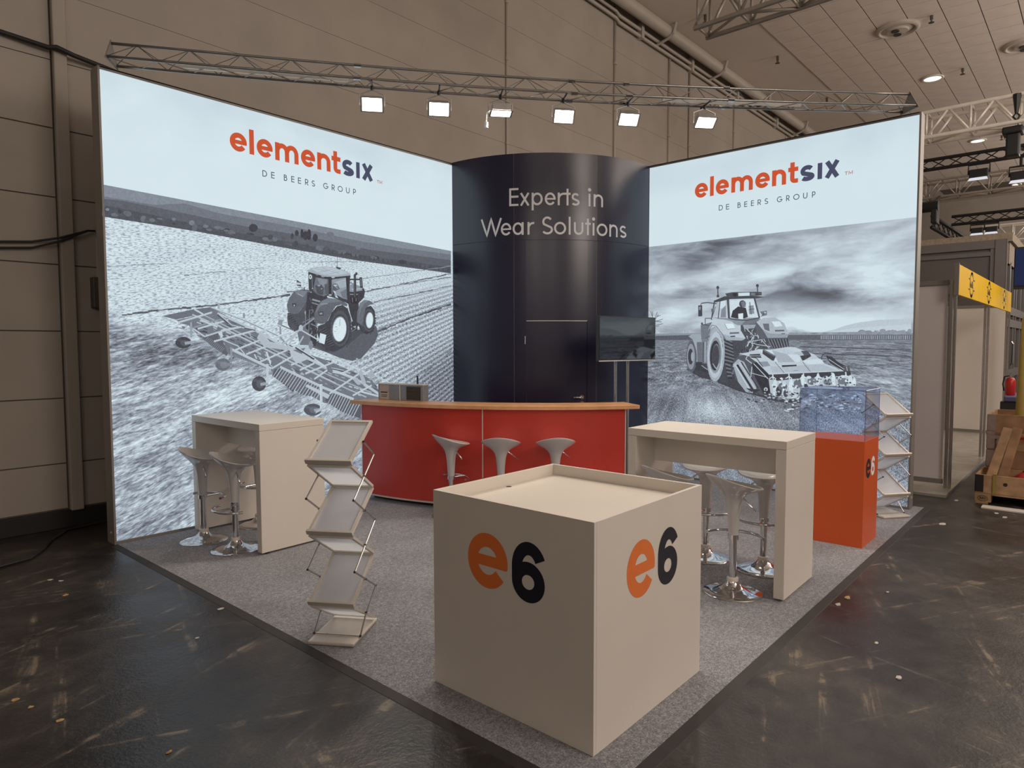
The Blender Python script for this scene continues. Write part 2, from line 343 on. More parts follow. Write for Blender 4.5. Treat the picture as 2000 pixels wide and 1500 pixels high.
# ------------------------------------------------------------------ stroke lettering
def arc(cx, cy, rx, ry, a0, a1, n=14): return [(cx+rx*math.cos(math.radians(a0+(a1-a0)*i/n)), cy+ry*math.sin(math.radians(a0+(a1-a0)*i/n))) for i in range(n+1)]
def glyph(ch, w, H, xh, s):
    """strokes of a letter in a box 0..w; capital height H, x-height xh, stroke s.  Returns [(points, closed)]"""
    h = s/2; o = []
    L = lambda *p: o.append((list(p), False))
    if ch in 'eo' or ch in 'ac':
        rx, ry = w/2-h, xh/2-h
        if ch == 'o': o.append((arc(w/2, xh/2, rx, ry, 0, 360, 32)[:-1], True))
        if ch == 'e': q = -math.degrees(math.asin(min(.9, .40*s/(xh/2)))); o.append((arc(w/2, xh/2, rx, ry, q, 324, 34), False)); o.append(([(h, xh/2), (w-s*.12, xh/2)], False, .8))
        if ch == 'a': o.append((arc(w/2-h*.3, xh/2, rx, ry, 0, 360, 32)[:-1], True)); L((w-h, 0), (w-h, xh))
    elif ch == 'l': L((w/2, 0), (w/2, H))
    elif ch == 'i': L((w/2, 0), (w/2, xh)); o.append(([(w/2-s*.55, H-s*.62), (w/2, H-s*.05), (w/2+s*.55, H-s*.62), (w/2, H-s*1.2)], 'fill')); o.append((arc(w/2, H-s*.62, s*.35, s*.35, 0, 360, 12)[:-1], True))
    elif ch == 'I': L((w/2, 0), (w/2, xh))
    elif ch == 'n': L((h, 0), (h, xh)); o.append(([(h, xh*.45)]+arc(w/2, xh-w/2+0*h, w/2-h, w/2-h, 180, 0, 16)+[(w-h, 0)], False))
    elif ch == 'm':
        q = (w-s)/4; ry = min(q*1.15, xh*.36)
        L((h, 0), (h, xh))
        for k in (0, 1): c = h+q*(1+2*k); o.append(([(c-q, xh*.4)]+arc(c, xh-h-ry, q, ry, 180, 0, 14)+[(c+q, 0)], False))
    elif ch == 'u': o.append(([(h, xh)]+arc(w/2, w/2, w/2-h, w/2-h, 180, 360, 16)+[(w-h, xh)], False))
    elif ch == 't':
        if s > .03 and H > .2 and w < .13 and xh > .17:      # bold t with a foot
            c = w*.42; L((0, xh-h), (w, xh-h)); o.append(([(c, H-s*.1), (c, s*1.1)]+arc(c+s*.6, s*1.1, s*.6, s*.6, 180, 270, 6)+[(w, h)], False))
        else: L((w/2, 0), (w/2, H*.93)); L((0, xh-h), (w, xh-h))
    elif ch == 'r': L((h, 0), (h, xh)); o.append(([(h, xh*.55)]+arc(w*.95, xh*.52, w*.95-h, xh*.48-h, 180, 82, 12), False))
    elif ch == 'p': rx = w/2-h; o.append((arc(w/2, xh/2, rx, xh/2-h, 0, 360, 32)[:-1], True)); L((h, -H*.28), (h, xh))
    elif ch == 'x': L((h, 0), (w-h, xh)); L((h, xh), (w-h, 0))
    elif ch == 'X': L((h*1.3, 0), (w-h*1.3, xh)); L((h*1.3, xh), (w-h*1.3, 0))
    elif ch in 'sS':
        T = H if ch == 'S' else xh; ru = T*.245-h*.15; rl = T*.5-ru-h+0*T; yu = T-h-ru; yl = h+rl; rx1 = (w/2-h)*(.88 if ch == 'S' else .93); rx2 = w/2-h
        up_ = arc(w/2, yu, rx1, ru, 32, 215, 14); lo_ = arc(w/2, yl, rx2, rl, 40, -152, 16)
        o.append((up_+lo_, False))
    elif ch == 'W': L((h*.6, H), (w*.29, h*.9), (w/2, H*.98), (w*.71, h*.9), (w-h*.6, H))
    elif ch == 'E':
        L((h, 0), (h, H))
        for y in (h, H*.52, H-h): L((h, y), (w, y))
    elif ch == 'D': o.append(([(h, h), (w*.4, h)]+arc(w*.4, H/2, w*.6-h, H/2-h, -90, 90, 18)+[(h, H-h)], True))
    elif ch == 'B':
        o.append(([(h, h), (w*.5, h)]+arc(w*.5, h+H*.26, w*.5-h, H*.26, -90, 90, 12)+[(h, h+H*.52)], True)); o.append(([(w*.45, h+H*.52)]+arc(w*.45, H*.76, w*.42-h, H*.24-h, -90, 90, 12)+[(h, H-h), (h, H*.5)], False))
    elif ch in 'RP':
        L((h, 0), (h, H)); r = H*.26; o.append(([(h, H-h), (w*.5, H-h)]+arc(w*.5, H-h-r, w*.5-h, r, 90, -90, 12)+[(h, H-h-2*r)], False))
        if ch == 'R': L((w*.45, H-h-2*r), (w-h*.5, 0))
    elif ch == 'G': o.append((arc(w/2, H/2, w/2-h, H/2-h, 42, 350, 26), False)); L((w*.52, H*.46), (w, H*.46))
    elif ch == 'O': o.append((arc(w/2, H/2, w/2-h, H/2-h, 0, 360, 36)[:-1], True))
    elif ch == 'U': o.append(([(h, H)]+arc(w/2, w/2, w/2-h, w/2-h, 180, 360, 16)+[(w-h, H)], False))
    elif ch == 'T': L((w/2, 0), (w/2, H)); L((0, H-h), (w, H-h))
    elif ch == 'M': L((h, 0), (h, H), (w/2, H*.25), (w-h, H), (w-h, 0))
    elif ch == '6':
        rx, ry = w/2-h, xh*.335-h*.9; o.append((arc(w/2, ry+h*.85, rx, ry, 0, 360, 34)[:-1], True))
        o.append(([(h*1.0, ry+h)]+arc(w*.53, xh*.56, w*.53-h*1.0, xh*.44-h*.85, 175, 28, 20), False))
    return o
def write(mb, letters, y0, H, xh, s, T, dn=(0, 0, 0)):
    dn = Vector(dn)*.0003; T0 = T
    for ch, a, b in letters:
        idx = -1
        sg = 1 if b > a else -1
        for pts, cl, *k in glyph(ch, abs(b-a), H, xh, s):
            idx += 1
            t = lambda x, y: Vector(T0(a+sg*x, y0+y)) + dn*idx
            if cl == 'fill': mb.add([t(*p) for p in pts], [tuple(range(len(pts)))])
            else: mb.ribbon(pts, s*(k[0] if k else 1), t, bool(cl))
    return mb
# flat print of the two machine pictures: tone, then outline points in millimetres on the wall (first absolute, then steps)
ART_L = ('140,-13,3124,4081,-143,-3,-272,-1460,35,-1017,45,-834,52,-776,18;118,-9,3025,405,-11,271,55,336,-45,706,-20,900,-57,677,-15,782,3,-3,-226,-2477,80,-1598,72;95,-9,3004,152,6,209,-12,220,-13,281,-21,354,-26,500,-14,494,-23,550,-38,1316,-1,-2,-153,-1460,35,-1017,45,-834,52,-764,20;80,-7,2952,400,-29,556,-48,640,-33,1017,-52,1460,-22,-1,-79,-1460,31,-1018,53,-834,53,-763,26;112,2149,2809,-15,-19,-31,-10,-32,4,-19,16,4,21,24,15,34,3,27,-10;76,1508,2841,-13,-21,-25,-11,-25,4,-13,18,4,22,19,17,27,4,20,-12;112,1517,2835,-10,-10,-21,-5,-23,2,-14,8,2,11,16,8,24,1,20,-5;104,2616,2781,-8,-10,-18,-5,-19,2,-11,8,2,11,14,8,19,1,16,-5;76,2959,2765,-13,-7,-30,-3,-33,2,-21,6,1,7,23,5,34,1,29,-4;76,3938,2727,-17,-5,-41,-2,-45,2,-28,5,1,6,30,4,45,0,40,-4;76,883,2865,-11,-20,-19,-10,-20,4,-10,16,3,22,16,16,21,3,16,-10;104,3925,2731,-20,-8,-47,-3,-51,3,-32,7,1,8,35,6,52,1,46,-5;66,1113,2851,-6,-9,-12,-4,-13,2,-8,7,2,9,10,6,13,2,11,-5;88,3062,2768,-14,-13,-31,-6,-33,3,-20,11,3,13,23,10,34,2,29,-7;76,1110,2861,-10,-10,-23,-6,-24,3,-14,8,2,11,17,9,25,2,20,-6;66,2524,2779,-15,-5,-37,-2,-40,2,-25,5,1,5,27,4,41,1,35,-4;104,1114,2857,-10,-12,-20,-6,-21,2,-12,10,2,13,15,10,22,2,18,-7;76,1933,2802,-6,-7,-12,-3,-13,1,-8,6,1,7,10,5,13,1,12,-4;104,3803,2734,-11,-7,-24,-3,-25,1,-16,6,1,8,18,5,27,1,22,-4;66,1111,2870,-11,-13,-25,-7,-25,2,-15,12,2,15,19,11,26,2,22,-8;104,2863,2771,-10,-9,-21,-5,-23,2,-14,8,2,11,16,7,24,2,20,-6;76,279,2882,-8,-10,-17,-5,-18,2,-11,9,2,10,13,8,19,2,16,-6;88,3630,2747,-12,-13,-26,-6,-27,3,-16,11,3,13,20,10,28,2,23,-7;88,2972,2772,-15,-13,-34,-7,-36,4,-22,11,3,14,26,10,37,2,31,-8;112,495,2898,-10,-6,-24,-3,-26,1,-16,5,1,6,18,5,26,1,23,-3;88,108,2899,-7,-15,-13,-8,-13,3,-7,13,3,16,10,12,14,3,11,-8;66,1354,2865,-12,-7,-28,-3,-30,2,-19,5,1,8,21,5,31,1,26,-4;112,1047,2885,-12,-9,-27,-5,-30,2,-18,8,2,9,20,7,30,2,26,-5;104,2156,2809,-9,-20,-16,-10,-15,4,-7,16,4,22,13,16,16,4,12,-11;112,178,2910,-6,-11,-10,-6,-10,2,-5,9,1,12,9,9,11,2,8,-6;88,3945,2734,-15,-11,-32,-6,-35,3,-21,10,2,13,25,9,36,1,30,-7;104,878,2887,-7,-12,-12,-6,-12,2,-7,10,2,12,10,10,13,2,10,-7;88,1775,2811,-14,-9,-31,-4,-33,2,-21,8,2,10,23,7,34,1,29,-5;112,1605,2843,-11,-15,-23,-7,-23,3,-14,12,3,15,18,12,24,2,20,-8;66,2906,2776,-15,-15,-33,-7,-34,4,-21,12,3,16,25,12,36,2,30,-9;104,1125,2857,-8,-17,-16,-9,-15,4,-8,13,3,18,12,14,17,3,13,-10;88,4000,2737,-21,-15,-48,-8,-52,4,-31,14,3,16,36,12,53,2,45,-9;88,1960,2801,-10,-6,-23,-3,-26,1,-16,6,2,7,17,5,26,1,23,-4;88,830,2863,-8,-9,-18,-6,-19,3,-11,8,2,10,14,8,19,2,16,-6;88,2243,2806,-15,-19,-33,-10,-34,4,-19,16,4,21,25,15,35,3,29,-11;88,514,2912,-9,-18,-16,-9,-17,3,-8,15,3,19,13,14,18,3,13,-9;88,1695,2870,-8,-15,-15,-7,-15,2,-8,13,2,16,13,12,16,2,12,-8;104,1554,2838,-12,-18,-26,-8,-27,3,-16,15,4,18,20,14,28,3,23,-10;104,2877,2774,-15,-12,-31,-6,-34,3,-21,11,3,13,24,9,35,2,29,-7;66,1838,2822,-10,-21,-19,-10,-18,4,-9,17,4,22,15,17,20,3,14,-11;76,1971,2813,-9,-17,-16,-9,-16,3,-9,14,3,18,14,14,17,3,13,-9;66,133,2914,-6,-12,-11,-6,-11,2,-6,10,2,12,9,9,12,2,9,-6;112,332,2877,-9,-19,-16,-10,-16,4,-9,15,4,21,13,15,17,3,13,-10;112,1505,2835,-11,-12,-23,-6,-24,3,-14,10,2,13,18,9,25,2,21,-7;88,2561,2782,-10,-9,-22,-5,-23,3,-14,7,2,10,16,8,24,1,20,-5;66,3319,2760,-14,-14,-31,-7,-33,3,-20,12,3,16,24,11,34,2,28,-8;112,922,2858,-9,-10,-18,-5,-20,2,-12,8,2,11,15,8,20,2,16,-6;112,1089,2866,-8,-7,-17,-4,-18,1,-11,7,1,8,13,6,19,2,16,-5;112,1156,2856,-9,-8,-21,-4,-22,2,-14,7,2,8,15,7,23,1,20,-4;66,584,2870,-5,-7,-10,-4,-10,2,-6,6,1,8,8,6,11,1,9,-4;88,1006,2883,-11,-20,-20,-10,-20,3,-11,17,4,21,16,15,21,4,17,-11;76,3450,2751,-12,-11,-29,-4,-30,2,-18,9,2,11,22,8,31,1,26,-6;76,1552,2860,-10,-17,-19,-10,-19,4,-11,14,3,19,16,14,20,3,16,-9;104,785,2861,-9,-20,-19,-11,-18,4,-10,17,4,21,15,17,19,3,15,-11;76,3784,2738,-19,-9,-45,-5,-49,3,-31,9,2,10,34,7,50,1,42,-6;88,363,2870,-8,-14,-15,-7,-16,3,-9,11,3,15,12,12,17,2,13,-7;112,407,2876,-8,-11,-16,-6,-17,3,-9,9,2,11,12,9,17,2,14,-6;88,3691,2748,-13,-16,-24,-8,-25,4,-14,13,4,17,19,13,26,3,21,-9;104,2583,2780,-1'
'1,-8,-26,-4,-27,2,-17,7,2,9,19,7,28,1,24,-5;66,3320,2764,-19,-17,-41,-8,-44,4,-26,14,4,18,31,13,45,2,38,-9;88,915,2883,-8,-13,-16,-7,-16,2,-9,12,3,14,12,11,17,3,13,-8;112,102,2879,-8,-10,-18,-5,-19,2,-11,9,2,10,14,8,19,2,16,-6;66,39,2918,-8,-13,-18,-6,-18,2,-11,10,2,14,14,10,19,2,16,-7;104,1825,2806,-12,-6,-28,-3,-30,2,-19,5,1,7,21,5,31,1,26,-4;104,2439,2795,-14,-16,-30,-8,-30,3,-18,14,3,17,23,14,32,2,26,-9;104,2418,2793,-16,-14,-34,-6,-38,3,-22,11,3,15,26,10,38,2,32,-7;104,211,2903,-9,-16,-19,-9,-19,3,-11,14,3,18,15,13,20,3,16,-9;76,2242,2795,-9,-10,-20,-5,-21,2,-12,9,2,11,15,8,22,1,18,-6;76,1823,2815,-9,-14,-19,-8,-20,3,-11,13,3,15,15,12,21,2,16,-8;128,760,2903,-5,-14,-15,-11,-18,-2,-14,7,-4,13,5,14,15,11,17,2,14,-6;120,890,2887,-6,-9,-15,-8,-18,-2,-14,4,-5,7,5,10,15,7,18,2,15,-3;118,1010,2893,-7,-10,-18,-8,-22,-2,-17,3,-7,8,7,9,18,8,22,2,17,-3;65,1389,2936,-10,-25,-25,-18,-30,-4,-24,12,-9,23,10,25,25,18,30,4,24,-12;60,1967,2929,-8,-30,-19,-20,-23,-3,-18,16,-6,28,7,29,19,20,23,3,18,-15;58,1998,2943,-5,-36,-13,-23,-16,-2,-12,21,-4,34,6,36,13,23,15,2,12,-20;60,2080,2920,-7,-27,-16,-17,-20,-3,-15,15,-6,25,7,26,16,18,20,2,15,-14;70,1789,2902,-3,-19,-10,-13,-11,-1,-8,10,-3,19,3,19,10,13,11,1,8,-10;115,2288,2978,-10,-17,-27,-14,-32,-4,-26,7,-10,16,11,17,26,14,32,4,27,-7;120,2643,2876,-7,-18,-18,-13,-22,-2,-17,9,-6,16,7,18,17,12,22,3,18,-9;125,588,2913,-3,-9,-10,-6,-11,-2,-9,4,-3,8,4,9,9,6,11,2,9,-4;130,35,2920,-3,-9,-8,-5,-10,-2,-8,4,-2,7,3,8,8,6,10,1,8,-3;64,1851,2942,-5,-20,-13,-13,-15,-2,-12,10,-4,19,5,19,13,13,15,2,11,-10;60,1905,2943,-4,-29,-9,-19,-12,-1,-8,16,-3,28,4,29,9,19,12,2,9,-17;70,2271,2757,1,45,-14,-1,-1,-45;70,2331,2755,1,45,-15,-2,-1,-44;70,2392,2754,1,44,-15,-2,-1,-44;70,2453,2752,1,43,-15,-1,-1,-44;70,2515,2750,1,43,-15,-1,-1,-43;70,2578,2748,1,43,-16,-2,0,-42;70,2642,2746,0,42,-15,-1,-1,-42;70,2706,2745,1,41,-16,-1,-1,-42;70,2771,2743,1,41,-16,-2,-1,-41;70,2837,2741,1,40,-16,-1,-1,-41;70,2904,2739,1,40,-17,-2,0,-40;70,2972,2737,1,39,-17,-1,-1,-40;70,3041,2735,0,39,-17,-2,0,-39;70,3110,2733,1,38,-17,-2,-1,-38;70,3180,2731,1,37,-17,-1,-1,-38;70,3252,2729,0,37,-17,-2,-1,-37;70,3324,2727,1,36,-18,-1,-1,-37;70,3397,2725,1,35,-18,-1,-1,-36;70,3472,2722,0,36,-18,-2,-1,-35;70,3547,2720,0,35,-18,-2,-1,-34;70,3623,2718,1,34,-19,-2,-1,-34;70,3700,2716,1,33,-19,-1,-1,-34;70,3779,2714,0,32,-19,-1,-1,-33;70,3858,2711,1,32,-20,-1,0,-32;70,3939,2709,0,31,-20,-1,0,-32;70,4020,2707,1,30,-20,-1,-1,-31;96,103,2012,42,3,0,11,-42,-3;80,145,2020,43,1,1,12,-43,-1;92,189,2027,44,6,-1,14,-44,-6;81,233,2033,44,4,-1,18,-44,-4;81,277,2036,45,7,-2,17,-44,-8;92,322,2049,45,9,-2,18,-45,-9;79,366,2058,41,3,0,16,-41,-2;103,407,2067,41,3,0,9,-41,-3;91,449,2069,41,11,-1,9,-42,-10;101,490,2072,42,7,-1,17,-42,-7;109,532,2081,42,5,0,15,-43,-4;101,573,2086,43,0,1,16,-43,-1;84,617,2092,43,4,0,19,-44,-4;87,661,2089,43,8,-2,19,-43,-7;93,704,2106,44,8,-1,8,-44,-8;89,749,2105,45,10,-3,20,-45,-11;95,793,2114,45,7,-1,14,-45,-6;111,837,2122,45,3,1,16,-46,-3;90,883,2123,46,5,-1,14,-46,-5;105,931,2127,47,14,-5,20,-47,-14;94,975,2143,47,4,0,14,-47,-4;107,1022,2148,47,3,0,18,-47,-2;105,1069,2158,48,5,0,14,-48,-5;87,1117,2164,48,6,0,14,-48,-6;78,1167,2171,49,16,-3,11,-49,-16;79,1215,2188,49,7,-1,12,-49,-7;94,1265,2187,50,12,-3,13,-50,-11;92,1313,2198,51,3,0,22,-50,-3;88,1365,2207,52,12,-4,18,-51,-12;79,1416,2214,51,9,-2,16,-51,-10;96,1466,2228,52,2,1,20,-52,-2;101,1518,2241,53,1,1,14,-53,-1;104,1572,2250,54,12,-2,9,-53,-12;93,1627,2249,55,16,-6,20,-54,-16;88,1681,2260,54,12,-4,24,-54,-12;103,1873,2347,-61,-12,1,-11,61,12;124,1812,2332,-61,-10,2,-11,60,10;108,1751,2326,-59,-9,1,-14,60,10;108,2529,2329,64,21,-3,8,-64,-21;93,2592,2345,64,13,-2,9,-64,-13;108,2656,2361,65,12,-1,8,-65,-12;93,2722,2369,66,15,-3,12,-66,-15;125,2789,2384,67,20,-5,14,-67,-20;95,2854,2402,68,13,-3,13,-67,-13;109,2924,2413,68,23,-6,14,-68,-23;108,2991,2429,69,12,-3,17,-69,-13;99,3059,2447,71,16,-3,9,-70,-16;100,3130,2461,71,17,-2,7,-72,-17;127,3202,2482,73,18,-4,14,-73,-18;114,3275,2497,74,1'
'9,-3,11,-74,-19;119,3349,2516,75,22,-2,7,-76,-22;119,3425,2527,76,15,-3,18,-77,-16;111,3501,2552,78,14,-3,16,-78,-15;101,3579,2569,79,21,-4,13,-79,-22;108,3658,2581,80,18,-5,17,-80,-17;115,3736,2609,81,16,-2,10,-81,-17;117,3818,2618,82,18,-4,17,-82,-18;94,3901,2639,83,24,-6,15,-83,-24;92,3982,2667,84,12,-1,9,-84,-12;113,2779,2396,68,7,0,12,-68,-7;112,2847,2412,69,9,0,7,-69,-9;140,2917,2419,69,16,-1,8,-70,-16;116,2986,2434,71,16,-2,5,-70,-15;131,3057,2445,72,21,-3,6,-71,-21;146,3129,2457,72,18,-2,7,-73,-18;146,3200,2480,74,8,-1,7,-73,-9;119,3275,2488,74,16,-2,11,-75,-16;117,3350,2495,75,22,-4,11,-75,-22;134,3423,2519,77,8,-1,9,-76,-7;127,3500,2533,78,13,-2,8,-77,-14;133,3578,2547,79,17,-3,11,-78,-16;117,3656,2562,80,15,-1,5,-80,-15;116,3736,2571,81,18,-2,7,-81,-17;112,3818,2584,82,23,-5,12,-82,-23;124,3900,2604,83,19,-4,13,-83,-19;122,3982,2619,84,13,-2,13,-84,-13;115,2815,2246,66,14,-3,13,-66,-13;134,2880,2270,67,9,-1,10,-67,-9;107,2948,2283,68,13,-2,7,-68,-12;116,3018,2288,69,19,-6,16,-69,-20;130,3085,2304,70,18,-3,11,-70,-18;121,3155,2325,71,13,-4,14,-70,-13;105,3226,2333,71,15,-3,15,-72,-15;102,3297,2349,72,15,-3,13,-72,-16;120,3369,2365,73,14,-2,12,-73,-14;130,3442,2380,75,12,-3,13,-74,-12;104,3517,2399,76,14,-4,18,-75,-14;102,3593,2413,76,24,-4,9,-76,-23;102,3670,2427,77,19,-6,17,-77,-20;135,3745,2453,78,11,-1,8,-78,-12;135,3824,2473,79,20,-3,8,-79,-20;136,3904,2486,80,18,-4,16,-81,-18;135,3984,2502,82,19,-4,13,-82,-19;73,2739,1857,65,20,-11,26,-65,-21;85,2804,1875,66,26,-10,17,-66,-26;97,2872,1900,67,26,-13,23,-67,-27;81,2938,1922,68,18,-11,28,-68,-18;94,3005,1947,69,31,-9,13,-69,-32;80,3073,1972,70,24,-7,13,-70,-24;104,3143,2003,71,21,-7,15,-70,-21;93,3216,2018,72,24,-12,23,-71,-24;89,3288,2046,72,27,-11,20,-73,-27;91,3357,2076,75,20,-6,14,-74,-20;102,3432,2096,76,22,-7,14,-75,-21;80,3509,2113,76,23,-9,20,-76,-22;81,3583,2142,78,14,-5,20,-78,-15;72,3665,2154,79,32,-15,21,-78,-33;72,3740,2186,80,20,-8,20,-79,-20;102,3823,2197,81,27,-15,28,-80,-27;100,3899,2238,81,16,-4,15,-81,-16;82,3983,2253,83,19,-9,25,-83,-20;127,140,1636,42,1,0,6,-42,-1;144,182,1637,42,5,0,10,-43,-4;143,224,1646,43,1,0,6,-43,-1;123,267,1650,43,-1,0,12,-43,0;139,310,1656,44,-1,0,9,-44,0;112,354,1656,44,6,0,5,-45,-5;112,398,1664,45,6,-1,10,-45,-6;129,443,1668,45,7,-1,5,-45,-8;121,3602,1390,64,40,-12,10,-63,-40;104,3667,1434,64,28,-14,17,-64,-28;119,3731,1474,65,38,-14,13,-65,-38;125,3794,1513,65,34,-10,11,-65,-34;127,3859,1550,66,33,-10,10,-66,-33;126,3926,1585,67,41,-12,10,-66,-41;122,3995,1619,68,48,-17,12,-67,-47;136,1195,2501,53,2,0,4,-53,-2;161,1248,2508,54,4,0,8,-53,-4;163,1302,2518,55,1,0,4,-54,-1;160,1357,2526,55,4,0,8,-55,-4;153,1412,2529,56,12,0,4,-56,-13;137,3,2427,37,7,0,6,-37,-7;165,40,2433,38,6,0,5,-38,-6;139,77,2440,38,2,0,6,-37,-2;161,115,2446,38,1,0,3,-38,-1;161,153,2453,39,3,0,4,-39,-3;138,192,2452,39,12,-1,4,-39,-12;146,231,2463,39,5,0,4,-40,-5;132,269,2463,40,4,0,6,-39,-4;134,309,2469,40,10,0,5,-40,-11;137,349,2474,40,5,0,5,-40,-5;143,389,2482,41,5,0,3,-41,-5;145,430,2484,42,11,-1,6,-42,-10;135,471,2495,41,1,1,4,-42,-1;129,647,2400,47,3,0,9,-47,-3;142,694,2410,48,10,-1,5,-47,-10;132,742,2413,48,11,-1,6,-48,-11;153,790,2422,49,16,-1,3,-49,-16;122,839,2434,49,10,-1,7,-49,-10;124,888,2447,50,7,-1,5,-49,-7;147,938,2452,50,8,0,9,-51,-9;130,988,2457,51,7,-1,9,-50,-8;152,1880,2636,57,9,0,4,-57,-9;164,1937,2639,57,8,0,7,-58,-9;153,1994,2646,58,5,0,8,-58,-6;153,2052,2650,58,7,0,3,-58,-6;139,2110,2656,60,11,-1,6,-59,-11;161,2169,2664,60,6,0,5,-59,-5;134,2229,2673,61,1,0,6,-60,0;133,2291,2671,61,12,-1,9,-62,-13;145,2351,2682,62,1,1,6,-62,-1;137,2414,2692,63,5,0,3,-63,-5;141,2476,2696,64,-1,1,8,-64,0;153,2540,2694,65,6,0,8,-65,-6;148,2601,2506,65,9,-1,6,-64,-9;131,2666,2519,66,9,-1,8,-66,-10;151,2732,2529,67,19,-2,6,-67,-19;141,2798,2542,67,14,-1,7,-67,-13;146,2865,2553,68,12,-1,8,-68,-12;148,2933,2573,68,6,0,6,-68,-6;145,3002,2579,69,9,0,10,-70,-9;151,3072,2597,70,11,-1,6,-70,-11;143,3142,2609,71,7,0,6,-71,-7;150,3214,2620,73,14,-2,8,-73,-14;1'
